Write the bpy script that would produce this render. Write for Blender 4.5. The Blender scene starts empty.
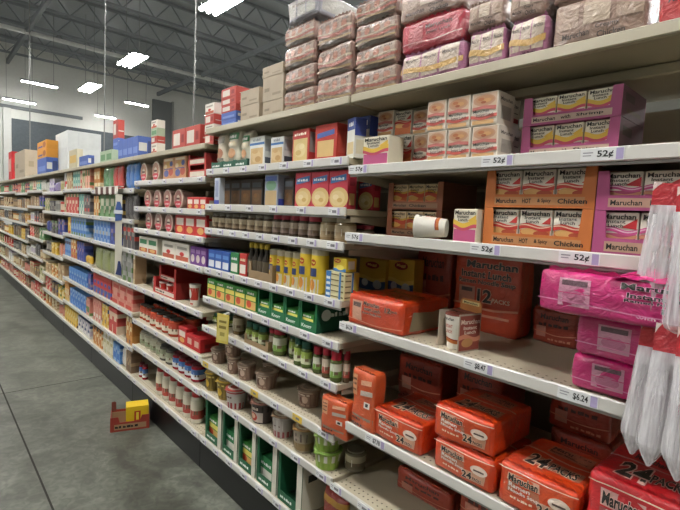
import bpy, bmesh, math, random
from mathutils import Vector, Matrix, noise
C = bpy.context.scene.collection
S = bpy.context.scene
PI = math.pi

# ------------------------------------------------------------------ materials
MATS = {}
def lin(c):
    return c / 12.92 if c <= .04045 else ((c + .055) / 1.055) ** 2.4
def rgb(h):
    h = h.lstrip('#')
    return tuple(lin(int(h[i:i + 2], 16) / 255) for i in (0, 2, 4)) + (1,)
def M(col, kind='card'):
    key = (col, kind)
    if key in MATS: return MATS[key]
    m = bpy.data.materials.new(kind + '_' + col.lstrip('#')); m.use_nodes = True
    nt = m.node_tree; N = nt.nodes; L = nt.links
    b = N['Principled BSDF']; base = rgb(col)
    tc = N.new('ShaderNodeTexCoord')
    nz = N.new('ShaderNodeTexNoise'); nz.inputs['Scale'].default_value = 14; nz.inputs['Detail'].default_value = 3
    L.new(tc.outputs['Object'], nz.inputs['Vector'])
    mx = N.new('ShaderNodeMix'); mx.data_type = 'RGBA'
    v = {'card': .12, 'film': .18, 'plastic': .05, 'metal': .08, 'matte': .06, 'fibre': .2, 'glass': .05}.get(kind, .1)
    mx.inputs['A'].default_value = tuple(c * (1 - v) for c in base[:3]) + (1,)
    mx.inputs['B'].default_value = tuple(min(1, c * (1 + v)) for c in base[:3]) + (1,)
    L.new(nz.outputs['Fac'], mx.inputs['Factor']); L.new(mx.outputs['Result'], b.inputs['Base Color'])
    b.inputs['Roughness'].default_value = {'card': .55, 'film': .3, 'plastic': .35, 'metal': .4, 'matte': .8, 'fibre': .85, 'glass': .12}.get(kind, .5)
    b.inputs['Specular IOR Level'].default_value = {'matte': .2, 'fibre': .15}.get(kind, .45)
    if kind == 'metal': b.inputs['Metallic'].default_value = .3
    if kind == 'film':
        b.inputs['Coat Weight'].default_value = 1; b.inputs['Coat Roughness'].default_value = .07
        n2 = N.new('ShaderNodeTexNoise'); n2.inputs['Scale'].default_value = 24; n2.inputs['Detail'].default_value = 5
        n2.inputs['Distortion'].default_value = 2.6; L.new(tc.outputs['Object'], n2.inputs['Vector'])
        bp = N.new('ShaderNodeBump'); bp.inputs['Strength'].default_value = .9; bp.inputs['Distance'].default_value = .02
        L.new(n2.outputs['Fac'], bp.inputs['Height'])
        L.new(bp.outputs['Normal'], b.inputs['Coat Normal'])
        b2 = N.new('ShaderNodeBump'); b2.inputs['Strength'].default_value = .35; b2.inputs['Distance'].default_value = .009
        L.new(n2.outputs['Fac'], b2.inputs['Height']); L.new(b2.outputs['Normal'], b.inputs['Normal'])
    MATS[key] = m
    return m
def emit(name, col, s):
    m = bpy.data.materials.new(name); m.use_nodes = True
    b = m.node_tree.nodes['Principled BSDF']
    b.inputs['Base Color'].default_value = rgb(col); b.inputs['Emission Color'].default_value = rgb(col)
    b.inputs['Emission Strength'].default_value = s
    return m
def clear_mat():
    m = bpy.data.materials.new('clear_film'); m.use_nodes = True
    nt = m.node_tree; N = nt.nodes; L = nt.links
    b = N['Principled BSDF']; b.inputs['Base Color'].default_value = rgb('#f0eef2'); b.inputs['Roughness'].default_value = .16
    tc = N.new('ShaderNodeTexCoord'); mp = N.new('ShaderNodeMapping'); mp.inputs['Scale'].default_value = (60, 60, 5)
    nz = N.new('ShaderNodeTexNoise'); nz.inputs['Scale'].default_value = 1.0; nz.inputs['Detail'].default_value = 4
    L.new(tc.outputs['Object'], mp.inputs['Vector']); L.new(mp.outputs['Vector'], nz.inputs['Vector'])
    bp = N.new('ShaderNodeBump'); bp.inputs['Strength'].default_value = .7; bp.inputs['Distance'].default_value = .006
    L.new(nz.outputs['Fac'], bp.inputs['Height']); L.new(bp.outputs['Normal'], b.inputs['Normal'])
    tr = N.new('ShaderNodeBsdfTransparent'); mx = N.new('ShaderNodeMixShader')
    rp = N.new('ShaderNodeMapRange'); rp.inputs['From Min'].default_value = .3; rp.inputs['From Max'].default_value = .7
    rp.inputs['To Min'].default_value = .12; rp.inputs['To Max'].default_value = .62
    L.new(nz.outputs['Fac'], rp.inputs['Value']); L.new(rp.outputs['Result'], mx.inputs['Fac'])
    L.new(tr.outputs[0], mx.inputs[1]); L.new(b.outputs[0], mx.inputs[2])
    L.new(mx.outputs[0], N['Material Output'].inputs['Surface'])
    return m
CLEAR = clear_mat()

# ------------------------------------------------------------------ mesh helpers
def mesh_from(name, verts, faces, mats, mi=None, smooth=False):
    me = bpy.data.meshes.new(name); me.from_pydata(verts, [], faces)
    for m in mats: me.materials.append(m)
    if mi: me.polygons.foreach_set('material_index', mi)
    if smooth: me.polygons.foreach_set('use_smooth', [True] * len(me.polygons))
    me.update()
    return me
def link(name, me, parent=None, loc=(0, 0, 0), rot=(0, 0, 0)):
    o = bpy.data.objects.new(name, me); C.objects.link(o)
    o.location = loc; o.rotation_euler = rot
    if parent is not None: o.parent = parent
    return o
def tag(o, label, cat, group=None, kind=None):
    o['label'] = label
    if kind: o['kind'] = kind
    if cat: o['category'] = cat
    if group: o['group'] = group
    return o
def struct(o, label=None):
    o['kind'] = 'structure'
    if label: o['label'] = label
    return o
def box_me(name, w, d, h, mat, bev=.002, z0=0.0, y0=0.0, x0=0.0):
    """box centred in x and y (offset x0, y0), standing on z0"""
    bm = bmesh.new(); bmesh.ops.create_cube(bm, size=1)
    for v in bm.verts: v.co = Vector((v.co.x * w + x0, v.co.y * d + y0, (v.co.z + .5) * h + z0))
    if bev > 0 and min(w, d, h) > bev * 3:
        bmesh.ops.bevel(bm, geom=bm.edges[:] + bm.verts[:], offset=bev, segments=1, affect='EDGES')
    me = bpy.data.meshes.new(name); bm.to_mesh(me); bm.free(); me.materials.append(mat)
    return me
def panel_me(name, pts, y0, t, mat):
    """polygon in x,z extruded from y0 to y0+t"""
    n = len(pts)
    vs = [(x, y0, z) for x, z in pts] + [(x, y0 + t, z) for x, z in pts]
    fs = [list(range(n))[::-1], list(range(n, 2 * n))] + [(i, (i + 1) % n, n + (i + 1) % n, n + i) for i in range(n)]
    me = mesh_from(name, vs, fs, [mat]); bm = bmesh.new(); bm.from_mesh(me)
    bmesh.ops.recalc_face_normals(bm, faces=bm.faces[:]); bm.to_mesh(me); bm.free()
    return me
def lathe_me(name, prof, seg=24, closed=True):
    """prof: list of (r, z, colour, kind): the colour is that of the ring below the point"""
    vs, fs, mi, mats, idx = [], [], [], [], {}
    def mid(c, k):
        if (c, k) not in idx: idx[(c, k)] = len(mats); mats.append(M(c, k))
        return idx[(c, k)]
    for r, z, c, k in prof:
        for i in range(seg):
            a = 2 * PI * i / seg; vs.append((r * math.sin(a), -r * math.cos(a), z))
    for j in range(1, len(prof)):
        for i in range(seg):
            a, b = (j - 1) * seg + i, (j - 1) * seg + (i + 1) % seg
            fs.append((a, b, b + seg, a + seg)); mi.append(mid(prof[j][2], prof[j][3]))
    if closed:
        fs.append(tuple(range(seg))[::-1]); mi.append(mid(prof[0][2], prof[0][3]))
        o = (len(prof) - 1) * seg
        fs.append(tuple(range(o, o + seg))); mi.append(mid(prof[-1][2], prof[-1][3]))
    me = mesh_from(name, vs, fs, mats, mi)
    me.polygons.foreach_set('use_smooth', [len(p.vertices) == 4 for p in me.polygons])
    bm = bmesh.new(); bm.from_mesh(me)
    for e in bm.edges:
        if len(e.link_faces) == 2 and e.calc_face_angle(0) > .6: e.smooth = False
    bm.to_mesh(me); bm.free()
    return me

# ------------------------------------------------------------------ printed graphics
TXT = {}
def text_geo(s, off=.022):
    if (s, off) in TXT: return TXT[s, off]
    cu = bpy.data.curves.new('t', 'FONT'); cu.body = s; cu.resolution_u = 2; cu.offset = off
    ob = bpy.data.objects.new('t', cu); C.objects.link(ob)
    dg = bpy.context.evaluated_depsgraph_get(); dg.update()
    me = bpy.data.meshes.new_from_object(ob.evaluated_get(dg))
    vs = [(v.co.x, v.co.y) for v in me.vertices]; fs = [tuple(p.vertices) for p in me.polygons]
    x0 = min(v[0] for v in vs) + off; x1 = max(v[0] for v in vs) - off; y0 = min(v[1] for v in vs) + off; y1 = max(v[1] for v in vs) - off
    vs = [((x - x0) / (x1 - x0) - .5, (y - y0) / (y1 - y0) - .5) for x, y in vs]
    bpy.data.objects.remove(ob); bpy.data.curves.remove(cu); bpy.data.meshes.remove(me)
    TXT[s, off] = (vs, fs)
    return TXT[s, off]
def print_me(name, prims, surf, kind='card', eps=.0006, box=(0, 0, 1, 1)):
    """prims in unit coordinates, surf(u, v, e) maps them onto the thing's surface"""
    vs, fs, mi, mats, idx = [], [], [], [], {}
    bx0, by0, bx1, by1 = box
    def mid(c):
        if c not in idx: idx[c] = len(mats); mats.append(M(c, kind))
        return idx[c]
    def add(pts, faces, c, lay):
        o = len(vs)
        for x, y in pts: vs.append(tuple(surf(bx0 + (bx1 - bx0) * x, by0 + (by1 - by0) * y, eps * (1 + .5 * lay))))
        for f in faces: fs.append(tuple(i + o for i in f)); mi.append(mid(c))
    for lay, p in enumerate(prims):
        t = p[0]
        if t == 'r':
            _, x0, y0, x1, y1, c = p; nx = max(1, int((x1 - x0) * 8)); ny = max(1, int((y1 - y0) * 8))
            pts = [(x0 + (x1 - x0) * i / nx, y0 + (y1 - y0) * j / ny) for j in range(ny + 1) for i in range(nx + 1)]
            add(pts, [(j * (nx + 1) + i, j * (nx + 1) + i + 1, (j + 1) * (nx + 1) + i + 1, (j + 1) * (nx + 1) + i) for j in range(ny) for i in range(nx)], c, lay)
        elif t == 'e':
            _, cx, cy, rx, ry, c = p; n = 20
            pts = [(cx, cy)] + [(cx + rx * math.cos(2 * PI * i / n), cy + ry * math.sin(2 * PI * i / n)) for i in range(n)]
            add(pts, [(0, 1 + i, 1 + (i + 1) % n) for i in range(n)], c, lay)
        elif t == 'w':
            _, y0, y1, amp, ph, c = p; n = 12
            pts = []
            for i in range(n + 1):
                s = amp * math.sin(ph + 2 * PI * i / n); pts += [(i / n, y0 + s), (i / n, y1 + s)]
            add(pts, [(2 * i, 2 * i + 2, 2 * i + 3, 2 * i + 1) for i in range(n)], c, lay)
        elif t == 't':
            _, s, cx, cy, w, h, c = p; tv, tf = text_geo(s)
            add([(cx + x * w, cy + y * h) for x, y in tv], tf, c, lay)
        elif t == 'o':                                   # dark letters with a pale outline
            _, s, cx, cy, w, h, c = p; tv, tf = text_geo(s, .075)
            add([(cx + x * w, cy + y * h) for x, y in tv], tf, c, lay)
            tv, tf = text_geo(s, .03)
            add([(cx + x * w, cy + y * h) for x, y in tv], tf, K, lay + .8)
        elif t == 'b':                                   # a line of print too small to read
            _, _s, cx, cy, w, h, c = p; k = 6; x = cx - w / 2
            for q in range(k):
                ww = w / k * (.55 + .35 * ((q * 7 + 3) % 5) / 4)
                add([(x, cy - h * .4), (x + ww, cy - h * .4), (x + ww, cy + h * (.1 + .3 * (q % 2))), (x, cy + h * .3)], [(0, 1, 2, 3)], c, lay); x += w / k
        elif t == 'p':
            _, pts, c = p; add(pts, [tuple(range(len(pts)))], c, lay)
    return mesh_from(name, vs, fs, mats, mi)
def flat(w, h, y, z0=0.0, ang=0.0):
    return lambda u, v, e: ((u - .5) * w, y - e, z0 + v * h)
def flat_right(d, h, x):
    return lambda u, v, e: (x + e, (u - .5) * d, v * h)
def curved(rf, h, span):
    def s(u, v, e):
        r = rf(v) + e; a = (u - .5) * span
        return (r * math.sin(a), -r * math.cos(a), v * h)
    return s
def bg(c): return ('r', .0, .0, 1., 1., c)

K = '#1d1a18'
ST = {
 # front prints: base colour, prims, side prims
 'soup_orange': ('#cdb690', [('r', .03, .03, .97, .5, '#b8602c'), ('e', .35, .44, .3, .1, '#d0a050'), ('w', .5, .66, .05, 0, '#b84428'), ('w', .66, .74, .05, 0, '#c9a040'), ('t', 'Maruchan', .5, .9, .86, .12, K), ('t', 'Instant', .42, .78, .5, .08, '#2a2624'), ('t', 'Lunch', .42, .68, .4, .08, '#2a2624')], []),
 'soup': ('#d9d2c4', [('r', .03, .03, .97, .46, '#c06a38'), ('e', .35, .4, .3, .1, '#d0a060'), ('e', .7, .36, .24, .08, '#a8482c'), ('w', .46, .6, .04, 0, '#b8342c'), ('w', .54, .57, .04, .5, '#e0b8a0'), ('p', [(.7, .62), (.97, .62), (.97, .82)], '#b8302c'), ('t', 'Maruchan', .5, .9, .86, .12, K), ('t', 'Instant', .42, .78, .5, .08, '#2a2624'), ('t', 'Lunch', .42, .68, .4, .08, '#2a2624')], [('r', .1, .2, .9, .35, '#b3302c'), ('t', 'Maruchan', .5, .75, .7, .12, '#4b4642'), ('r', .15, .5, .85, .53, '#6a645e')]),
 'soup_red': ('#d8cfc2', [('r', .05, .5, .95, .97, '#c4aa92'), ('e', .48, .76, .42, .17, '#b48a70'), ('e', .5, .78, .34, .12, '#b3845e'), ('e', .36, .8, .12, .05, '#a8643c'), ('e', .6, .75, .14, .06, '#c29460'), ('e', .46, .7, .1, .04, '#94502f'), ('p', [(.05, .46), (.5, .5), (.95, .44), (.95, .56), (.5, .6), (.05, .56)], '#b56a62'), ('w', .2, .3, .03, 2, '#c05a50'), ('r', .08, .04, .9, .16, '#c99f6c'), ('t', 'Maruchan', .4, .43, .6, .08, K), ('t', 'Instant Lunch', .55, .31, .66, .1, '#5d2b24')], [('r', .2, .2, .8, .6, '#a7a198'), ('t', 'Maruchan', .5, .8, .7, .1, '#4b4642')]),
 'soup_pink': ('#ddd5c8', [('r', .03, .03, .97, .5, '#b0486c'), ('w', .36, .44, .04, 1, '#c98c6c'), ('w', .5, .62, .05, 0, '#c24c86'), ('w', .56, .59, .05, 0, '#e4b8cc'), ('p', [(.56, .64), (.97, .6), (.97, .86)], '#b5262c'), ('t', 'Maruchan', .5, .9, .86, .12, K), ('t', 'Instant', .42, .78, .5, .08, '#2a2624'), ('t', 'Lunch', .42, .68, .4, .08, '#2a2624')], []),
 'soup_yellow': ('#ddd5c0', [('r', .03, .03, .97, .4, '#b4507c'), ('w', .4, .52, .05, 2, '#c24c60'), ('w', .5, .64, .06, 2, '#d8b040'), ('p', [(.62, .66), (.97, .62), (.97, .84)], '#d8b040'), ('t', 'Maruchan', .5, .9, .86, .12, K), ('t', 'Instant', .42, .78, .5, .08, '#2a2624'), ('t', 'Lunch', .42, .68, .4, .08, '#2a2624')], []),
 'pasta': ('#d8dad6', [('r', .0, .72, 1, .8, '#3f6fa8'), ('r', .08, .08, .92, .62, '#c2a678'), ('e', .45, .34, .34, .2, '#ccb284'), ('e', .6, .24, .2, .1, '#b08c58'), ('e', .4, .5, .2, .07, '#bf9c68'), ('b', '', .5, .89, .5, .12, '#8f959c')], [('r', .1, .1, .9, .3, '#39404c'), ('r', .1, .5, .9, .9, '#b6b9bb')]),
 'redyellow': ('#b23a34', [('r', .08, .06, .92, .72, '#ccb478'), ('e', .5, .38, .34, .22, '#d4c08c'), ('e', .4, .3, .18, .08, '#c2a466'), ('e', .6, .48, .16, .08, '#dccc9c'), ('b', '', .5, .86, .72, .1, '#f0e2d0')], [('r', .1, .3, .9, .9, '#8e8a86')]),
 'mac': ('#b83444', [('e', .55, .28, .5, .28, '#c9ad72'), ('e', .5, .27, .38, .2, '#d2bc88'), ('e', .4, .3, .16, .07, '#dccba0'), ('e', .62, .22, .14, .06, '#bf9f60'), ('p', [(.1, .66), (.92, .74), (.92, .9), (.1, .82)], '#4a78b4'), ('b', '', .5, .78, .66, .09, '#eef2f6')], [('r', .2, .1, .8, .4, '#c7a66a'), ('r', .2, .6, .8, .8, '#8e2433')]),
 'redbox': ('#b7392f', [('r', .12, .1, .88, .55, '#d2b176'), ('p', [(.1, .62), (.9, .7), (.9, .84), (.1, .76)], '#4b5fa0')], [('r', .15, .2, .85, .8, '#c04a3c')]),
 'bluewhite': ('#d7d6cf', [('r', .0, .7, 1, 1, '#3d4f92'), ('r', .1, .1, .9, .4, '#cdb88a'), ('b', '', .5, .85, .6, .14, '#f0f0f0')], [('r', .0, .55, 1, 1, '#3a4a96'), ('r', .15, .1, .85, .45, '#d2c9ae')]),
 'narrowblue': ('#b9c0cd', [('r', 0, 0, 1, .18, '#38419a'), ('r', .2, .3, .8, .9, '#8f98b4')], []),
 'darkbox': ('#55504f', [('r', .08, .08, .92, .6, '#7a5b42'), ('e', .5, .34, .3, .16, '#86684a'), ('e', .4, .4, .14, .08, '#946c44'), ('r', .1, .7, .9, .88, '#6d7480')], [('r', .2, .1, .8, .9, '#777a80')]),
 'bluetall': ('#8f9aac', [('r', .06, .05, .94, .5, '#b39a70'), ('e', .5, .66, .4, .16, '#72987c'), ('r', .06, .8, .94, .95, '#4a5f9c')], [('r', .1, .05, .9, .25, '#2e3a94')]),
 'greensoup': ('#3f8a3c', [('r', .05, .05, .95, .45, '#d2a860'), ('e', .35, .3, .22, .18, '#c24a2c'), ('r', .05, .5, .95, .72, '#e3d86c'), ('b', '', .5, .84, .6, .14, '#f2f4ea')], []),
 'smallgreen': ('#2f7d4a', [('r', .1, .1, .9, .5, '#e0ddd2'), ('b', '', .5, .72, .7, .16, '#f0f0f0')], []),
 'smallred': ('#b8302c', [('r', .1, .1, .9, .5, '#e0ddd2'), ('b', '', .5, .72, .7, .16, '#f4e8c0')], []),
 'smallblue': ('#3358a6', [('r', .1, .1, .9, .45, '#d2d6de'), ('r', .1, .6, .9, .8, '#5a86c8')], []),
 'maggi': ('#c9a43a', [('r', 0, 0, 1, .36, '#3a5686'), ('w', .3, .42, .04, 1, '#d9bd5c'), ('e', .5, .8, .26, .11, '#8a2a20'), ('t', 'Maggi', .5, .8, .34, .1, '#e8cf6a'), ('e', .25, .22, .12, .12, '#c9cfd4'), ('e', .72, .2, .16, .14, '#b9bfc4')], []),
 'maggiyellow': ('#ddc13c', [('r', 0, 0, 1, .22, '#3f78b4'), ('e', .32, .78, .26, .16, '#b8402a'), ('e', .55, .3, .3, .2, '#e8d868'), ('t', 'Maggi', .32, .78, .34, .14, '#f0d860')], [('r', .2, .2, .8, .8, '#e4e0cc')]),
 'striped': ('#d8cfa0', [('r', 0, 0, .28, 1, '#3a76b4')] + [('r', .04, .1 + .2 * i, .24, .2 + .2 * i, '#d9e0e0') for i in range(4)] + [('r', .3, .08 + .2 * i, .72, .12 + .2 * i, '#6d5f38') for i in range(5)] + [('r', .74, 0, .84, 1, '#3a76b4')] + [('r', .86, .08 + .2 * i, .98, .13 + .2 * i, '#6d5f38') for i in range(5)], [('r', .04, .08 + .2 * i, .44, .12 + .2 * i, '#6d5f38') for i in range(5)] + [('r', .48, 0, .6, 1, '#3a76b4'), ('r', .64, 0, 1, 1, '#cdb64c')]),
 'floorcarton': ('#d9b71c', [('r', .36, .3, .64, .78, '#b0341c'), ('r', .44, .36, .56, .72, '#e0c93c'), ('r', .1, .08, .9, .12, '#a88a10')], [('r', .2, .2, .8, .8, '#c9a614')]),
 'whitesoup': ('#d9d5c8', [('r', .05, .04, .95, .3, '#b9552f'), ('r', .1, .55, .9, .85, '#3f7d55'), ('e', .5, .18, .3, .1, '#d8a86c')], []),
 'whitered': ('#d8d3c8', [('r', .05, .04, .95, .28, '#b0553c'), ('e', .5, .4, .16, .12, '#b8302c'), ('r', .15, .65, .85, .8, '#9a958c')], []),
 'purple': ('#6b3a86', [('e', .5, .35, .34, .22, '#c9bcb8'), ('r', .1, .65, .9, .85, '#a07ab4')], []),
 'redmix': ('#bb2b2c', [('r', .12, .45, .88, .8, '#d8ccc0'), ('e', .5, .25, .3, .16, '#d2a05c')], [('r', .2, .35, .8, .75, '#cfc4b4')]),
 'redplain': ('#b51f24', [('r', .2, .3, .8, .75, '#c9a89a')], [('r', .25, .3, .75, .6, '#8e1a1e')]),
 'patterned': ('#b98862', [('e', .3, .3, .22, .16, '#565e90'), ('e', .72, .36, .2, .18, '#a8503f'), ('e', .5, .7, .3, .14, '#b8904c'), ('e', .24, .62, .14, .1, '#cdb890'), ('e', .76, .72, .14, .12, '#4c5688'), ('r', .1, .86, .9, .96, '#cdbfa4'), ('r', .1, .48, .9, .52, '#4a547e')], []),
 'browncard': ('#a89a86', [('r', .1, .4, .35, .55, '#867a68'), ('r', .5, .2, .9, .3, '#8c806e')], [('r', .3, .4, .7, .6, '#94876f')]),
 'redcase': ('#b0453c', [('r', .1, .2, .6, .8, '#cfc6bc'), ('r', .7, .3, .9, .7, '#8c2a28')], [('r', .1, .35, .9, .42, '#c7bfb4')]),
 'bluecase': ('#4a63a8', [('r', .1, .2, .9, .5, '#6f86c0')], [('r', .05, .3, .5, .7, '#c9c9c4'), ('r', .55, .2, .95, .8, '#3c4a78')]),
 'whitecase': ('#c6caca', [('r', .35, .1, .42, .95, '#c2c6c8')], [('r', .3, .1, .34, .9, '#c0c4c6')]),
 'orangecase': ('#d08f34', [('r', .1, .25, .6, .45, '#4a4a86'), ('e', .78, .5, .16, .34, '#9c5a2c')], []),
 'greencase': ('#a3b49a', [('r', .1, .2, .9, .7, '#5f8a62')], []),
 'creamcase': ('#bfb79c', [('r', .1, .3, .9, .7, '#c9a860')], []),
}
def gstyle(s):
    return ST[s]

# ------------------------------------------------------------------ builders: each returns the root of a thing
def root(name):
    o = bpy.data.objects.new(name, None); o.empty_display_size = .03; C.objects.link(o)
    return o
def carton(name, w, d, h, style, rnd):
    col, fr, sd = gstyle(style); r = root(name)
    link('body', box_me('body', w, d, h, M(col), .0015), r)
    link('front_print', print_me('front_print', fr, flat(w, h, -d / 2)), r)
    if sd: link('side_print', print_me('side_print', sd, flat_right(d, h, w / 2)), r)
    return r
def soup_carton(name, w, d, h, style, rnd):
    r = carton(name, w, d, h, style, rnd)
    link('top_flap', box_me('top_flap', w * .9, d * .45, .0012, M('#b8b0a2'), 0, h + .0002, -d * .2), r)
    return r
def plain_carton(name, w, d, h, cols, rnd):
    """one connected box whose front is a patchwork of colours: columns x rows"""
    nx, nz = 3, len(cols)
    vs, fs, mi = [], [], []; pal = []
    for c in cols:
        for q in (c if isinstance(c, tuple) else (c, c, c)):
            if q not in pal: pal.append(q)
    xs = [-w / 2, -w * .3, w * .3, w / 2]
    for y in (-d / 2, d / 2):
        for j in range(nz + 1):
            for i in range(4): vs.append((xs[i], y, h * j / nz))
    n = 4 * (nz + 1)
    for j in range(nz):
        row = cols[j] if isinstance(cols[j], tuple) else (cols[j],) * 3
        for i in range(3):
            a = j * 4 + i; fs.append((a, a + 1, a + 5, a + 4)); mi.append(pal.index(row[i]))
            fs.append((n + a + 1, n + a, n + a + 4, n + a + 5)); mi.append(pal.index(row[0]))
        a = j * 4; fs.append((n + a, a, a + 4, n + a + 4)); mi.append(pal.index(row[0]))
        a = j * 4 + 3; fs.append((a, n + a, n + a + 4, a + 4)); mi.append(pal.index(row[2]))
    for i in range(3):
        fs.append((i + 1, i, n + i, n + i + 1)); mi.append(0)
        a = nz * 4 + i; fs.append((a, a + 1, n + a + 1, n + a)); mi.append(len(pal) - 1)
    return link(name, mesh_from(name, vs, fs, [M(c) for c in pal], mi))
def plain_can(name, w, d, h, cols, rnd):
    r = w / 2; body, band, lid = cols
    p = [(r * .96, 0, lid, 'plastic'), (r, h * .03, lid, 'plastic'), (r, h * .2, body, 'card'), (r, h * .72, band, 'card'), (r, h * .92, body, 'card'), (r * .98, h * .93, lid, 'metal'), (r * .98, h, lid, 'metal'), (r * .85, h * .985, lid, 'metal')]
    return link(name, lathe_me(name, p, 14))
def plain_pouch(name, w, d, h, cols, rnd):
    o = link(name, pouch_me(name, w, d, h, M(cols[0], 'film'), M(cols[1], 'film'), rnd)[0])
    return o
def softgrid(w, d, h, rad, amp, seed, bulge=0.0):
    """surface function of a soft wrapped block: face, u, v -> point"""
    off = Vector((seed * 3.7, seed * 1.3, seed * 2.1))
    def pt(a, b, c):
        p = Vector((a * w / 2, b * d / 2, c * h / 2))
        q = Vector((max(-w / 2 + rad, min(w / 2 - rad, p.x)), max(-d / 2 + rad, min(d / 2 - rad, p.y)), max(-h / 2 + rad, min(h / 2 - rad, p.z))))
        n = p - q
        if n.length > 1e-9: n.normalize(); s = q + n * rad
        else: s = p; n = Vector((0, 0, 0))
        s += n * (amp * (noise.noise(s * 9 + off) + .5 * noise.noise(s * 24 + off)))
        k = (1 - a * a) * (1 - c * c); s.y += (-bulge * k if b < 0 else 0) if abs(b) == 1 else 0
        s.z += h / 2
        return s, n
    def F(face):
        def s(u, v, e):
            a, b = 2 * u - 1, 2 * v - 1
            P, n = {'front': lambda: pt(a, -1, b), 'back': lambda: pt(-a, 1, b), 'right': lambda: pt(1, a, b), 'left': lambda: pt(-1, -a, b), 'top': lambda: pt(a, b, 1), 'bottom': lambda: pt(a, -b, -1)}[face]()
            return P + n * e
        return s
    return F
def soft_me(name, F, mat, nu=26, nv=18, mats=None):
    bm = bmesh.new(); cols = {}
    for k, f in enumerate(('front', 'back', 'right', 'left', 'top', 'bottom')):
        g = [[bm.verts.new(F(f)(i / nu, j / nv, 0)) for i in range(nu + 1)] for j in range(nv + 1)]
        for j in range(nv):
            for i in range(nu):
                q = bm.faces.new((g[j][i], g[j][i + 1], g[j + 1][i + 1], g[j + 1][i])); q.smooth = True
                q.material_index = 0 if not mats else mats.get(f, 0)
    bmesh.ops.remove_doubles(bm, verts=bm.verts[:], dist=.0008)
    me = bpy.data.meshes.new(name); bm.to_mesh(me); bm.free()
    for m in (mat if isinstance(mat, list) else [mat]): me.materials.append(m)
    return me
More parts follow.
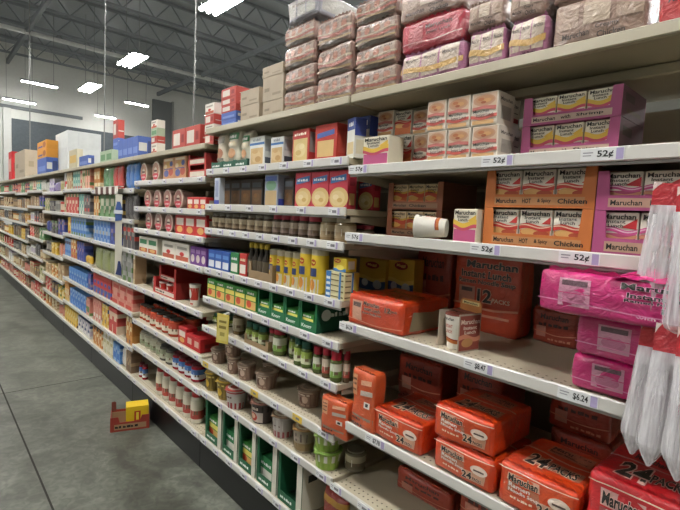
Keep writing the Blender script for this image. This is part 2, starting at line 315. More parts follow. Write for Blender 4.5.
SOFT = {
 'orange12': ('#c63e14', [('r', .1, .2, .3, .82, '#cf9c84'), ('r', .12, .62, .28, .76, '#5d4a44'), ('o', 'Maruchan', .48, .78, .3, .12, '#d8a084'), ('o', 'Instant Lunch', .5, .62, .3, .1, '#d8a084'), ('o', 'Ramen Noodle Soup', .5, .48, .34, .09, '#d8a084'), ('o', '12', .78, .72, .08, .14, '#d8a084'), ('o', 'PACKS', .88, .7, .1, .06, '#d8a084'), ('w', .16, .19, .03, 1, '#d8876a')], [('t', 'Maruchan', .5, .7, .6, .14, '#4a1d14'), ('t', '12 PACKS', .5, .4, .4, .16, '#4a1d14')]),
 'orange_big': ('#bb3f20', [('o', 'Maruchan', .58, .84, .74, .085, '#d09078'), ('o', 'Instant Lunch', .5, .72, .74, .085, '#d09078'), ('o', 'Ramen Noodle Soup', .52, .62, .86, .07, '#d09078'), ('r', .1, .34, .36, .56, '#b87c68'), ('r', .14, .49, .32, .54, '#3a2a28'), ('o', '12', .51, .46, .2, .15, '#d09078'), ('t', 'PACKS', .76, .42, .26, .05, '#d8b8a0'), ('w', .3, .325, .02, 1, '#d08a6c'), ('r', .3, .2, .9, .23, '#c98468')], []),
 'pink12': ('#c01a6c', [('r', .12, .2, .29, .84, '#c98aa4'), ('r', .135, .68, .275, .8, '#5e3f4c'), ('e', .205, .42, .065, .16, '#b8688a'), ('w', .5, .52, .0, 0, '#c01a6c'), ('o', 'Maruchan', .62, .82, .36, .12, '#e0a0c4'), ('o', 'Instant Lunch', .64, .64, .34, .1, '#e0a0c4'), ('o', 'Ramen Noodle Soup', .66, .52, .4, .08, '#e0a0c4'), ('o', '12', .66, .4, .06, .1, '#e0a0c4'), ('w', .26, .29, .04, 1, '#d880ac'), ('t', 'with Shrimp', .64, .2, .24, .08, '#d8a0bc')], []),
 'orange24': ('#c43a10', [('r', .08, .1, .94, .92, '#cb4a1e'), ('p', [(.12, .66), (.56, .64), (.54, .84), (.13, .83)], '#d3a48c'), ('p', [(.13, .4), (.58, .36), (.55, .62), (.14, .64)], '#b56a4c'), ('p', [(.54, .2), (.88, .2), (.9, .48), (.55, .46)], '#cf9c80'), ('o', 'Maruchan', .34, .74, .38, .16, '#e2bfa4'), ('t', 'Ramen', .3, .58, .28, .1, '#e0d6cc'), ('t', 'Noodle Soup', .36, .45, .4, .1, '#e0d6cc'), ('b', '', .34, .3, .3, .07, '#e6c8a8'), ('o', '24', .62, .34, .14, .2, '#e2bfa4'), ('o', 'PACKS', .78, .3, .14, .09, '#e2bfa4'), ('e', .8, .6, .13, .14, '#d8c4b4'), ('r', .72, .56, .88, .61, '#54403a'), ('w', .9, .915, .01, 0, '#e0c8b0')], [('r', .2, .22, .9, .42, '#b0755c'), ('o', '24', .34, .32, .24, .24, '#e2bfa4'), ('o', 'PACKS', .68, .3, .34, .14, '#e2bfa4'), ('r', .3, .6, .86, .82, '#a8664e'), ('t', 'Maruchan', .58, .75, .5, .09, '#3a1712'), ('t', 'Ramen Noodle Soup', .58, .65, .5, .07, '#3a1712'), ('w', .5, .53, .03, 1, '#c9907c')]),
 'red24': ('#c01822', [('p', [(.14, .64), (.6, .62), (.58, .84), (.13, .85)], '#cfa09a'), ('p', [(.14, .36), (.64, .34), (.6, .6), (.14, .62)], '#a24a4a'), ('o', 'Maruchan', .36, .74, .4, .15, '#e0b0a8'), ('t', 'Ramen', .34, .56, .26, .1, '#e6dcd4'), ('t', 'Noodle Soup', .4, .42, .4, .1, '#e6dcd4'), ('b', '', .38, .28, .3, .07, '#e6c8b8'), ('o', '24', .7, .34, .14, .2, '#e0b0a8'), ('e', .82, .6, .13, .14, '#d8c4b4'), ('w', .9, .915, .01, 0, '#e0c8b0')], [('o', '24', .36, .3, .3, .3, '#e0b0a8'), ('o', 'PACKS', .7, .28, .34, .15, '#e0b0a8'), ('t', 'Maruchan Ramen', .55, .66, .6, .12, '#3a1014'), ('w', .5, .53, .03, 1, '#c99090')]),
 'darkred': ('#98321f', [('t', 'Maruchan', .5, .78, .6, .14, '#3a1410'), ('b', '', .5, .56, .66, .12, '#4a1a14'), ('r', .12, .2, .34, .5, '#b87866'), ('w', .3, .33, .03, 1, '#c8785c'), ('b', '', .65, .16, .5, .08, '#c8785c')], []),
 'multipack': ('#c9552a', [('r', .0, .0, 1, .24, '#93806f'), ('b', '', .3, .17, .4, .05, '#3c2c26'), ('b', '', .34, .08, .5, .05, '#3c2c26'), ('r', .08, .56, .3, .92, '#d8966c'), ('b', '', .19, .84, .18, .05, '#4a3028'), ('b', '', .19, .76, .18, .05, '#4a3028'), ('b', '', .19, .66, .18, .05, '#4a3028'), ('p', [(.5, .78), (.92, .82), (.92, .9), (.5, .86)], '#d8a080'), ('p', [(.5, .6), (.95, .64), (.95, .72), (.5, .69)], '#b5a89c'), ('r', .66, .42, .88, .52, '#d8cfc4'), ('r', .72, .445, .82, .5, K)], []),
 'tan_cups': ('#93766b', [('r', .04 + .24 * i, .14, .25 + .24 * i, .9, '#a48f80') for i in range(4)] + [('e', .1 + .24 * i, .62, .07, .16, '#a8705c') for i in range(4)] + [('w', .3, .42, .06, 1, '#a05f50'), ('w', .44, .5, .06, 2, '#b8a48c'), ('w', .16, .22, .03, 0, '#ab9068')] + [('b', '', .145 + .24 * i, .78, .17, .12, '#574843') for i in range(4)] + [('p', [(.02, .0), (.98, .0), (.8, .1), (.5, .14), (.2, .1)], '#766c66')], [('r', .06, .12, .94, .9, '#937c70'), ('w', .4, .52, .05, 0, '#9c6454'), ('e', .4, .66, .2, .12, '#ab8a72')]),
 'grey_cups': ('#8a8a92', [('r', .06 + .3 * i, .2, .32 + .3 * i, .92, '#a09e98') for i in range(3)] + [('t', 'Maruchan', .5, .7, .6, .14, '#6c6258'), ('r', 0, 0, 1, .12, '#73737c')], [('r', .06, .2, .94, .86, '#9a9890')]),
 'pink_cups': ('#a8708c', [('r', .05 + .31 * i, .2, .33 + .31 * i, .95, '#b5a392') for i in range(3)] + [('w', .34, .5, .05, 1, '#c09a58'), ('t', 'Maruchan', .2, .76, .2, .1, '#4b3f3c'), ('t', 'Maruchan', .51, .76, .2, .1, '#4b3f3c'), ('t', 'Maruchan', .82, .76, .2, .1, '#4b3f3c'), ('t', 'with Shrimp', .6, .1, .4, .1, '#54384a')], []),
 'red_case': ('#a32034', [('r', .14, .2, .4, .8, '#a84a50'), ('t', 'Maruchan', .64, .7, .4, .14, '#4a1820'), ('t', 'Instant Lunch', .64, .5, .36, .1, '#4a1820'), ('w', .24, .28, .04, 1, '#c8888c')], []),
 'brown_case': ('#8f7668', [('r', .04, .42, .3, .95, '#a48d7c'), ('r', .36, .42, .64, .95, '#b3a08c'), ('r', .7, .42, .96, .95, '#a48d7c'), ('t', 'Maruchan', .28, .26, .3, .12, '#403630'), ('t', 'Creamy', .62, .32, .24, .12, '#403630'), ('t', 'Chicken', .66, .16, .28, .12, '#403630')], []),
 'red_top': ('#b3141c', [('t', 'Maruchan', .4, .6, .5, .2, '#2a1012'), ('t', 'Ramen', .5, .3, .3, .14, '#2a1012')], []),
}
def case(name, w, d, h, style, rnd):
    col, fr, tp = SOFT[style]; r = root(name); w -= .008; d -= .012; h -= .004
    F = softgrid(w, d, h, min(.013, h * .14), .0062, rnd.random() * 30, .006)
    link('body', soft_me('body', F, M(col, 'film')), r)
    link('front_print', print_me('front_print', fr, F('front'), 'film', .0012), r)
    if tp:
        if style in ('tan_cups', 'grey_cups'): link('side_print', print_me('side_print', tp, F('right'), 'film', .0012), r)
        else: link('top_print', print_me('top_print', tp, F('top'), 'film', .0012), r)
    # heat-sealed seam of the wrap along the upper front edge
    vs = []; fs = []; n = 24
    for i in range(n + 1):
        p = F('top')(.04 + .92 * i / n, .04, 0); j = .004 * math.sin(i * 2.3) + .003
        vs += [tuple(p + Vector((0, .002, -.003))), tuple(p + Vector((0, -.002 - j * .4, .005 + j)))]
    fs = [(2 * i, 2 * i + 2, 2 * i + 3, 2 * i + 1) for i in range(n)]
    link('film_seam', mesh_from('film_seam', vs, fs, [M(col, 'film')]), r)
    return r
def open_case(name, w, d, h, style, rnd):
    r = case(name, w, d, h, style, rnd)
    vs = [(w / 2 + .001, -d * .36, h * .12), (w / 2 + .001, d * .4, h * .1), (w / 2 + .001, d * .42, h * .72), (w / 2 + .001, d * .1, h * .62), (w / 2 + .001, -d * .3, h * .68)]
    link('torn_opening', mesh_from('torn_opening', vs, [(0, 1, 2, 3, 4)], [M('#85765c', 'card')]), r)
    return r
def bunched_case(name, w, d, h, style, rnd):
    r = case(name, w, d, h, style, rnd)
    bm = bmesh.new(); bmesh.ops.create_grid(bm, x_segments=14, y_segments=8, size=.5)
    for v in bm.verts:
        x, y = v.co.x, v.co.y
        k = max(0, 1 - (2 * x) ** 2)
        v.co = Vector((x * w * .42 + w * .1, -d / 2 - .003 + (y + .5) * .07 + .01 * noise.noise(Vector((x * 9, y * 9, 3))), h - .006 + k * (.026 * (1 - abs(2 * y)) + .014 * noise.noise(Vector((x * 11, y * 7, 1))))))
    for f in bm.faces: f.smooth = True
    me = bpy.data.meshes.new('bunched_film'); bm.to_mesh(me); bm.free(); me.materials.append(M(SOFT[style][0], 'film'))
    link('bunched_film', me, r)
    return r
def tray(name, w, d, h, style, rnd):
    """cardboard display caddy: cut-out front, sides, back and floor"""
    card, right_card, cut, words, wc = TRAYS[style]
    r = root(name); t = .003; lip = h * cut; pil = w * (.2 if style == 'redfloor' else .09)
    pts = [(-w / 2, 0), (w / 2, 0), (w / 2, h), (w / 2 - pil, h), (w / 2 - pil * 1.2, lip), (-w / 2 + pil * 1.2, lip), (-w / 2 + pil, h), (-w / 2, h)]
    link('front_panel', panel_me('front_panel', pts, -d / 2, t, M(card)), r)
    for s in (-1, 1): link('side_panel', box_me('side_panel', t, d - 2 * t, h, M(right_card if s > 0 and right_card else card), 0, 0, 0, s * (w / 2 - t / 2)), r)  # right side panel takes its own colour, in most styles a darker one
    link('back_panel', box_me('back_panel', w, t, h, M(card), 0, 0, d / 2 - t / 2), r)
    link('base_panel', box_me('base_panel', w - 2 * t, d - 2 * t, t, M(card), 0, .0002), r)
    pr = [('r', .1, .2, .92, .8, wc)] if wc else []
    n = len(words); x = .1
    for k, (s, ww) in enumerate(words):
        pr.append(('t' if s else 'b', s, x + ww / 2 + .02, .5, ww, .34, K if wc else '#e6ece4')); x += ww + .06
    if pr: link('front_print', print_me('front_print', pr, flat(w, lip, -d / 2)), r)
    if style == 'greenwhite':
        link('white_edge', box_me('white_edge', w * .2, .002, h, M('#c9c6b8'), 0, 0, -d / 2 - .0012, w * .4), r)
        link('side_print', print_me('side_print', [('r', .12, .6, .3, .74, '#2a2c28')], flat_right(d, h, w / 2)), r)
    sp = [('r', .12, .55, .5, .8, '#3a2a24'), ('r', .2, .2, .8, .34, '#5a4234')] if style in ('orange', 'pinkdark') else ([('e', .2, .6, .1, .2, '#d8e4dc'), ('b', '', .55, .6, .5, .2, '#d8e4dc')] if style == 'green' else None)
    if sp: link('side_print', print_me('side_print', sp, flat_right(d, h, w / 2)), r)
    return r
TRAYS = {
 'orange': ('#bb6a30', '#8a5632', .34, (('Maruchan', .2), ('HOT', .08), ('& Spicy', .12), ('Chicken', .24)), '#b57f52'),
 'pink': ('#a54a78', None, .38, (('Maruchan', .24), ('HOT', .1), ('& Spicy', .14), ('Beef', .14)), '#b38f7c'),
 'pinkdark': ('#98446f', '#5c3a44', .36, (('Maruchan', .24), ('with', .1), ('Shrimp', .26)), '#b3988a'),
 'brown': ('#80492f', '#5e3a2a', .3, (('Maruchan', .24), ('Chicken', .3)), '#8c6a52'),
 'green': ('#1d6a40', '#17523a', .36, (('Knorr', .6),), None),
 'greenbag': ('#2c5a48', '#24483c', .9, (('', .66),), None),
 'kraft': ('#8e7758', '#75603f', .5, (), None),
 'redfloor': ('#96382c', '#7c3226', .62, (('', .6),), '#a08060'),
 'redwhite': ('#b8302e', '#8e2624', .4, (('', .4),), '#d8ccc0'),
 'redclear': ('#b0302c', '#8e2624', .62, (), '#cfc3b4'),
 'greenwhite': ('#1f5a3c', '#c9c6b8', .2, (('', .5),), None),
}
def cup(name, w, d, h, style, rnd):
    """tapered paper cup with a lid and a wrapped print"""
    base, lidc, prims = CUPS[style]; r = root(name); rt = w / 2; rb = rt * .72
    p = [(rb * .94, 0, base, 'plastic'), (rb, .002, base, 'plastic'), (rt * .97, h * .95, base, 'plastic'), (rt, h * .955, base, 'plastic'), (rt, h * .985, base, 'plastic')]
    link('body', lathe_me('body', p, 28), r)
    link('lid', lathe_me('lid', [(rt * 1.0, h * .985, lidc, 'film'), (rt * 1.0, h * .992, lidc, 'film'), (rt * .9, h, lidc, 'film')], 28), r)
    link('label_print', print_me('label_print', prims, curved(lambda v: rb + (rt * .97 - rb) * v / .95, h, 3.6), 'card', .0008), r)
    return r
def bowl(name, w, d, h, style, rnd):
    """wide instant-noodle bowl with peel-back lid"""
    base, lidc, mid, prims = BOWLS[style]; r = root(name); rt = w / 2; rb = rt * .78
    p = [(rb * .95, 0, base, 'plastic'), (rb, .002, base, 'plastic'), (rt * .93, h * .86, base, 'plastic'), (rt * .97, h * .88, base, 'plastic'), (rt * .97, h * .95, base, 'plastic')]
    link('body', lathe_me('body', p, 30), r)
    l = link('lid', lathe_me('lid', [(rt * .99, h * .92, lidc, 'film'), (rt, h * .95, lidc, 'film'), (rt * .97, h * .985, lidc, 'film'), (rt * .8, h * .99, lidc, 'film'), (rt * .55, h * .992, mid, 'film'), (rt * .3, h * .992, lidc, 'film')], 30), r)
    link('peel_tab', box_me('peel_tab', rt * .3, rt * .28, .0015, M(lidc, 'film'), 0, h * .962, -rt * 1.06), l)
    link('label_print', print_me('label_print', prims, curved(lambda v: rb + (rt * .93 - rb) * v / .86, h, 3.8), 'card', .0008), r)
    return r
def disc_bowl(name, w, d, h, style, rnd):
    """noodle bowl stood on its rim with the lid facing the aisle"""
    base, lidc, mid, prims = BOWLS[style]; r = root(name); rt = h / 2
    p = [(rt * .75, -d, base, 'plastic'), (rt * .78, -d + .002, base, 'plastic'), (rt * .94, -d * .12, base, 'plastic'), (rt, -d * .1, base, 'plastic'), (rt, -.004, base, 'plastic')]
    me = lathe_me('body', p, 26); me.transform(Matrix.Translation((0, -d / 2, rt)) @ Matrix.Rotation(PI / 2, 4, 'X')); link('body', me, r)
    me = lathe_me('lid', [(rt, -.004, lidc, 'film'), (rt * .97, 0, lidc, 'film'), (rt * .86, .001, lidc, 'film'), (rt * .4, .001, mid, 'film'), (rt * .28, .001, '#d8cbb4', 'film')], 26)
    me.transform(Matrix.Translation((0, -d / 2, rt)) @ Matrix.Rotation(PI / 2, 4, 'X')); link('lid', me, r)
    pr = [('p', [(.08, .32), (.24, .12), (.5, .05), (.76, .12), (.92, .32), (.7, .4), (.3, .4)], '#b83444'), ('r', .3, .46, .7, .56, '#4a2620'), ('b', '', .5, .24, .5, .12, '#d8c4c0')]
    link('label_print', print_me('label_print', pr, flat(h, h, -d / 2 - .001)), r)
    return r
CUPS = {
 'soupcup': ('#dcd8ce', '#c9b27a', [('w', .18, .27, .03, 0, '#b5662f'), ('w', .27, .3, .03, 0, '#8e2a20'), ('t', 'Maruchan', .5, .82, .3, .08, K), ('t', 'INSTANT', .5, .62, .24, .09, '#b0401c'), ('t', 'LUNCH', .5, .48, .22, .09, '#b0401c')]),
 'redcup': ('#d6d0c6', '#a8a49c', [('r', .0, .3, 1, .85, '#b8382c'), ('e', .5, .58, .12, .2, '#d8d0c4'), ('r', .3, .1, .7, .16, '#b8382c')]),
 'brownbowl': ('#9a8478', '#6a5a4c', [('r', 0, .2, 1, .7, '#80604f'), ('e', .4, .45, .12, .2, '#c9b8a4'), ('e', .68, .45, .09, .16, '#3d2c24')]),
}
BOWLS = {
 'yellow': ('#8a7434', '#d2ae42', '#e0d2a8', [('r', 0, .1, 1, .7, '#6d5a2c'), ('e', .5, .4, .12, .2, '#c9a83c'), ('r', .2, .72, .8, .8, '#d8c26c')]),
 'redlid': ('#b3ada7', '#b84c44', '#e2d8c8', [('r', 0, .04, 1, .34, '#8e2c30'), ('r', .3, .38, .7, .78, '#b5b0aa'), ('b', '', .5, .6, .3, .12, '#5d3a38'), ('r', 0, .8, 1, .86, '#9c3a38')]),
 'blackred': ('#453b39', '#9c6a5c', '#e0d6c0', [('r', 0, .56, 1, .84, '#2c2524'), ('b', '', .5, .7, .3, .16, '#c8b8a8'), ('r', .24, .08, .76, .54, '#b8aca4'), ('e', .5, .32, .12, .2, '#a8382c'), ('e', .5, .36, .07, .12, '#d0a890')]),
 'grey': ('#a8a09a', '#94785f', '#e0d5bf', [('r', 0, .04, 1, .3, '#8e4648'), ('r', .26, .36, .74, .8, '#b6b0aa'), ('r', .34, .5, .66, .56, '#6a5a58')]),
 'tan': ('#8e8272', '#ac8452', '#e3d8bc', [('r', .2, .46, .8, .8, '#4a3c38'), ('r', 0, .1, 1, .4, '#7c6846'), ('b', '', .5, .62, .2, .14, '#a8988c')]),
 'green': ('#8ba04c', '#7da043', '#a9b878', [('r', 0, 0, 1, .4, '#7d9c3c'), ('r', .14, .46, .5, .82, '#4a3436'), ('r', .52, .44, 1, .84, '#c4c2b8'), ('b', '', .32, .64, .2, .12, '#c8a8a0')]),
 'brown': ('#8d7464', '#7c6858', '#a8937c', [('r', 0, .1, 1, .78, '#7e6355'), ('e', .34, .44, .09, .2, '#d6c6b8'), ('e', .5, .4, .06, .16, '#5a3c30'), ('e', .62, .46, .08, .2, '#c4aa98'), ('b', '', .5, .72, .5, .1, '#d8c8b8'), ('b', '', .5, .16, .5, .1, '#a89080'), ('r', .2, .8, .8, .86, '#b09c8c')]),
 'creamred': ('#d2b8ac', '#e0d2c0', '#b07c64', []),
 'pinkred': ('#c8a8a0', '#d8beb2', '#9a5c52', []),
}
def jar(name, w, d, h, style, rnd):
    body, lab, lid, lh, acc = JARS[style]; r = root(name); R = w / 2
    z1 = h * (1 - lh)
    p = [(R * .9, 0, body, 'glass'), (R, h * .05, body, 'glass'), (R, h * .14, body, 'glass'), (R * .985, h * .15, body, 'glass'), (R * .985, z1 * .86, body, 'glass'), (R, z1 * .87, body, 'glass'), (R * .96, z1 * .94, body, 'glass'), (R * .76, z1, body, 'glass')]
    link('glass_body', lathe_me('glass_body', p, 22), r)
    link('label_band', lathe_me('label_band', [(R * 1.0, h * .16, lab, 'card'), (R * 1.005, z1 * .5, acc, 'card'), (R * 1.0, z1 * .84, lab, 'card')], 22, False), r)
    link('label_print', print_me('label_print', [('r', .42, .3, .58, .66, '#3a332c' if style.startswith('dark') else '#d8d6c8'), ('r', .3, .5, .4, .6, '#c9c0a8'), ('r', .6, .36, .7, .5, '#6c5844')], curved(lambda v: R * 1.006, z1, 6.0), 'card', .0008), r)
    link('lid', lathe_me('lid', [(R * .84, z1 - .001, lid, 'plastic'), (R * .86, z1 + .002, lid, 'plastic'), (R * .86, h * .985, lid, 'plastic'), (R * .8, h, lid, 'plastic')], 22), r)
    return r
JARS = {
 'dark': ('#453a30', '#b5a68c', '#807a70', .16, '#86745c'),
 'darkred': ('#453a30', '#a89888', '#b0384a', .2, '#6c5a50'),
 'large': ('#8a7658', '#a8987c', '#b0a690', .16, '#8e7a5c'),
 'tan': ('#5d4c30', '#b5aa92', '#4a3f2e', .14, '#98907c'),
 'green': ('#4a5a2c', '#8ca048', '#1f5040', .26, '#c2c6a4'),
 'greenred': ('#4f5a30', '#bfc0ac', '#a82436', .27, '#6f9440'),
 'redstripe': ('#5a4a34', '#bfae9c', '#a82436', .27, '#a8483c'),
 'yellowcap': ('#2a2520', '#3c342c', '#c9ae3c', .13, '#4a4036'),
 'can': ('#77715f', '#a39a80', '#8a8676', .06, '#5f5640'),
 'redcan': ('#a8452f', '#b0432c', '#45413c', .08, '#cfc4b0'),
 'darkcan': ('#5a5650', '#8a8c74', '#3c3a3a', .1, '#a8a894'),
 'bluecan': ('#8c2430', '#3f6aa8', '#5a2028', .14, '#c9ccd0'),
 'whitered': ('#cfcab8', '#cfc8b4', '#a32a2a', .12, '#a5453a'),
 'whitecan': ('#b5b09c', '#b8b6a0', '#8c8a7c', .06, '#8a9474'),
}
def bottle(name, w, d, h, style, rnd):
    body, lab, capc = {'yellowcap': ('#2e2822', '#564c3c', '#c2a838')}[style]; r = root(name); R = w / 2
    link('glass_body', lathe_me('glass_body', [(R * .92, 0, body, 'glass'), (R, h * .04, body, 'glass'), (R, h * .55, body, 'glass'), (R * .5, h * .72, body, 'glass'), (R * .38, h * .86, body, 'glass')], 18), r)
    link('label_band', lathe_me('label_band', [(R * 1.01, h * .12, lab, 'card'), (R * 1.01, h * .5, lab, 'card')], 18, False), r)
    link('cap', lathe_me('cap', [(R * .6, h * .84, capc, 'plastic'), (R * .66, h * .87, capc, 'plastic'), (R * .66, h * .98, capc, 'plastic'), (R * .5, h, capc, 'plastic')], 18), r)
    return r
def shaker(name, w, d, h, style, rnd):
    r = root(name); R = w / 2; y = '#d6b838'
    link('body', lathe_me('body', [(R * .95, 0, y, 'plastic'), (R, h * .02, y, 'plastic'), (R, h * .8, y, 'plastic'), (R * .97, h * .84, y, 'plastic')], 22), r)
    link('cap', lathe_me('cap', [(R * .97, h * .83, '#b7ae98', 'plastic'), (R * .98, h * .85, '#b7ae98', 'plastic'), (R * .96, h * .985, '#b7ae98', 'plastic'), (R * .85, h, '#b7ae98', 'plastic')], 22), r)
    pr = [('r', .3, .0, .72, .32, '#c9cbbf'), ('e', .5, .68, .11, .07, '#b0401c'), ('t', 'Maggi', .5, .68, .16, .05, '#e8d46a'), ('r', .36, .38, .64, .56, '#33406c'), ('e', .5, .2, .1, .12, '#c9873a')]
    link('label_print', print_me('label_print', pr, curved(lambda v: R, h, 3.6), 'card', .0008), r)
    return r
def pouch_me(name, w, d, h, mat, mat2, rnd):
    nu, nv = 14, 16; sd = rnd.random() * 40
    def prof(v):
        return max(.02, (1 - abs(2 * v - 1) ** 5)) if v > .5 else max(.25, (1 - abs(2 * v - 1) ** 6))
    def s(u, v, e, sgn=-1):
        a = 2 * u - 1
        th = d / 2 * prof(v) * math.sqrt(max(0, 1 - abs(a) ** 2.6))
        th += .004 * noise.noise(Vector((u * 5, v * 5, sd))) * (1 if 0 < u < 1 else 0)
        x = a * w / 2 * (1 - .05 * math.sin(PI * v) + .02 * math.sin(9 * v + sd))
        return Vector((x, sgn * (max(th, .0008) + e), v * h))
    bm = bmesh.new()
    for sg in (-1, 1):
        g = [[bm.verts.new(s(i / nu, j / nv, 0, sg)) for i in range(nu + 1)] for j in range(nv + 1)]
        for j in range(nv):
            for i in range(nu):
                q = (g[j][i], g[j][i + 1], g[j + 1][i + 1], g[j + 1][i]); f = bm.faces.new(q if sg < 0 else q[::-1]); f.smooth = True
                f.material_index = 1 if j >= nv - 2 else 0
    bmesh.ops.remove_doubles(bm, verts=bm.verts[:], dist=.0025)
    me = bpy.data.meshes.new(name); bm.to_mesh(me); bm.free(); me.materials.append(mat); me.materials.append(mat2)
    return me, s
POUCH = {
 'chicken': ('#c9582c', '#c9582c', [('r', .0, .0, 1, .3, '#9a8a7e'), ('b', '', .3, .2, .4, .05, '#3c2c26'), ('b', '', .3, .1, .5, .05, '#3c2c26'), ('r', .1, .6, .34, .9, '#d8966c'), ('b', '', .22, .82, .2, .06, '#4a3028'), ('b', '', .22, .7, .2, .06, '#4a3028'), ('p', [(.5, .74), (.92, .8), (.92, .88), (.5, .84)], '#d8a080'), ('p', [(.52, .62), (.95, .64), (.95, .72), (.52, .7)], '#cfc4b8'), ('r', .66, .42, .86, .52, '#d8cfc4'), ('r', .72, .45, .8, .5, K)]),
 'grain': ('#cfccb8', '#dedbcc', [('r', .06, .72, .94, .9, '#35804c'), ('b', '', .5, .8, .7, .1, '#eef0ea'), ('e', .5, .36, .3, .13, '#cf9c70'), ('r', .2, .56, .8, .66, '#d8b888'), ('r', .1, .54, .9, .64, '#c9c0a4')]),
 'grainred': ('#d2c6b2', '#c9c5b4', [('e', .5, .42, .3, .14, '#b8785a'), ('r', .2, .22, .8, .28, '#a08c78'), ('r', .1, .7, .9, .88, '#8c8578'), ('r', .1, .2, .9, .28, '#7c7468')]),
 'bluebag': ('#4f7aa8', '#b8c4cc', [('r', .1, .5, .9, .8, '#cfd6d8'), ('e', .5, .3, .3, .16, '#335a94')]),
 'greenbag': ('#4f8a5c', '#cfd0c0', [('r', .1, .5, .9, .8, '#b9c4a8'), ('e', .5, .3, .3, .16, '#2f6a3c')]),
 'redbag': ('#b8b0a0', '#b8423c', [('r', .1, .5, .9, .8, '#b03a34'), ('e', .5, .3, .3, .16, '#a87c50')]),
 'yellowbag': ('#b8862c', '#8e2c20', [('r', .1, .5, .9, .8, '#8e2c20'), ('e', .5, .3, .3, .16, '#d9c04c')]),
 'gluten': ('#c9602c', '#d8cfc0', [('r', .1, .2, .9, .6, '#b8b09c')]),
}
def pouch(name, w, d, h, style, rnd):
    a, b, pr = POUCH[style]; r = root(name)
    me, s = pouch_me('body', w, d, h, M(a, 'film'), M(b, 'film'), rnd); link('body', me, r)
    link('front_print', print_me('front_print', pr, lambda u, v, e: s(.06 + .88 * u, .02 + .9 * v, e), 'film', .0022), r)
    return r
def twin_cup_carton(name, w, d, h, style, rnd):
    """open-sided card sleeve, cup showing through its front"""
    r = root(name); t = .0025
    for s in (-1, 1): link('side_panel', box_me('side_panel', t, d, h, M('#a89c8c'), 0, 0, 0, s * (w / 2 - t / 2)), r)
    link('back_panel', panel_me('back_panel', [(-w / 2, 0), (w / 2, 0), (w / 2, h * 1.22), (w / 2 - .01, h * 1.3), (-w / 2 + .01, h * 1.3), (-w / 2, h * 1.22)], d / 2 - t, t, M('#b8763c')), r)
    link('top_panel', box_me('top_panel', w, d * .25, t, M('#8e4a3c'), 0, h - t, d * .2), r)
    link('front_print', print_me('front_print', [('r', .1, .55, .9, .9, '#d8c88c'), ('t', 'Maruchan', .5, .72, .64, .2, K)], flat(w, h * .28, d / 2 - t, h * 1.0)), r)
    R = w * .4
    prims = CUPS['soupcup'][2]
    c = link('cup', lathe_me('cup', [(R * .7, .001, '#dcd8ce', 'plastic'), (R, h * .9, '#dcd8ce', 'plastic'), (R * 1.04, h * .91, '#dcd8ce', 'plastic'), (R * 1.0, h * .95, '#7c3a30', 'film')], 26), r, (-.004, -d * .1, 0))
    link('label_print', print_me('label_print', prims, curved(lambda v: R * .7 + R * .3 * v / .9, h, 3.6), 'card', .0008), c)
    sp = [('r', .04, .04, .96, .96, '#8e463a'), ('w', .3, .42, .05, 0, '#c9886c'), ('e', .4, .24, .26, .12, '#b88a58'), ('t', 'Maruchan', .5, .8, .84, .12, '#e0d0c0'), ('t', 'Instant', .5, .64, .6, .09, '#e0d0c0'), ('t', 'Lunch', .5, .52, .5, .09, '#e0d0c0')]
    link('side_print', print_me('side_print', sp, flat_right(d, h, w / 2)), r)
    return r
KINDS = dict(carton=carton, soup=soup_carton, gbox=plain_carton, gcan=plain_can, gpouch=plain_pouch, case=case, opencase=open_case, bunched=bunched_case, tray=tray, cup=cup, bowl=bowl, disc=disc_bowl, jar=jar, bottle=bottle, shaker=shaker, pouch=pouch, twin=twin_cup_carton)

ORD = 'first second third fourth fifth sixth seventh eighth ninth tenth eleventh twelfth thirteenth fourteenth fifteenth sixteenth'.split()
PROTO = {}
def copy_tree(o, parent=None):
    c = o.copy(); C.objects.link(c)
    if parent is not None: c.parent = parent
    for ch in list(o.children): copy_tree(ch, c)
    return c
LABELS = set()
def place(kind, style, name, cat, label, group, x, y, z, w, d, h, rot=0.0, tilt=0.0, roll=0.0):
    key = (kind, str(style), round(w, 4), round(d, 4), round(h, 4))
    if key not in PROTO:
        rnd = random.Random(len(PROTO) * 7 + 3)
        o = PROTO[key] = KINDS[kind](name, w, d, h, style, rnd)
    else:
        o = copy_tree(PROTO[key])
        for p in ('label', 'category', 'group'):
            if p in o: del o[p]
        o.name = name
    o.location = (x, y, z); o.rotation_euler = (tilt, roll, rot)
    if label in LABELS: print('DUP LABEL', label)
    LABELS.add(label)
    tag(o, label, cat, group)
    return o

# ------------------------------------------------------------------ the store
FX = 1.25                      # plane of the shelf fronts
BACK = 1.87                    # back panels
PITCH = 1.235
LEVELS = [                      # bay by bay from the right: name, canopy height, shelf heights from the top down
 ('ramen bay', 2.077, (1.806, 1.545, 1.186, .786, .502, .222)),
 ('jar bay', 2.077, (1.845, 1.642, 1.503, 1.266, 1.092, .916, .70, .512, .222)),
 ('soup cup bay', 2.0, (1.806, 1.61, 1.443, 1.262, .986, .712, .50, .222)),
 ('cake mix bay', 2.0, (1.752, 1.503, 1.264, .984, .748, .463, .222)),
 ('blue box bay', 2.0, (1.772, 1.503, 1.266, 1.0, .742, .463, .222)),
 ('sixth bay', 2.0, (1.75, 1.5, 1.22, .95, .66, .42, .222)),
 ('seventh bay', 2.0, (1.78, 1.55, 1.32, 1.08, .80, .5, .222)),
 ('eighth bay', 2.0, (1.75, 1.5, 1.26, .98, .74, .463, .222)),
 ('ninth bay', 2.0, (1.78, 1.5, 1.26, .98, .74, .463, .222)),
 ('tenth bay', 2.0, (1.78, 1.5, 1.26, .98, .74, .463, .222)),
 ('eleventh bay', 2.0, (1.78, 1.5, 1.26, .98, .74, .463, .222)),
]
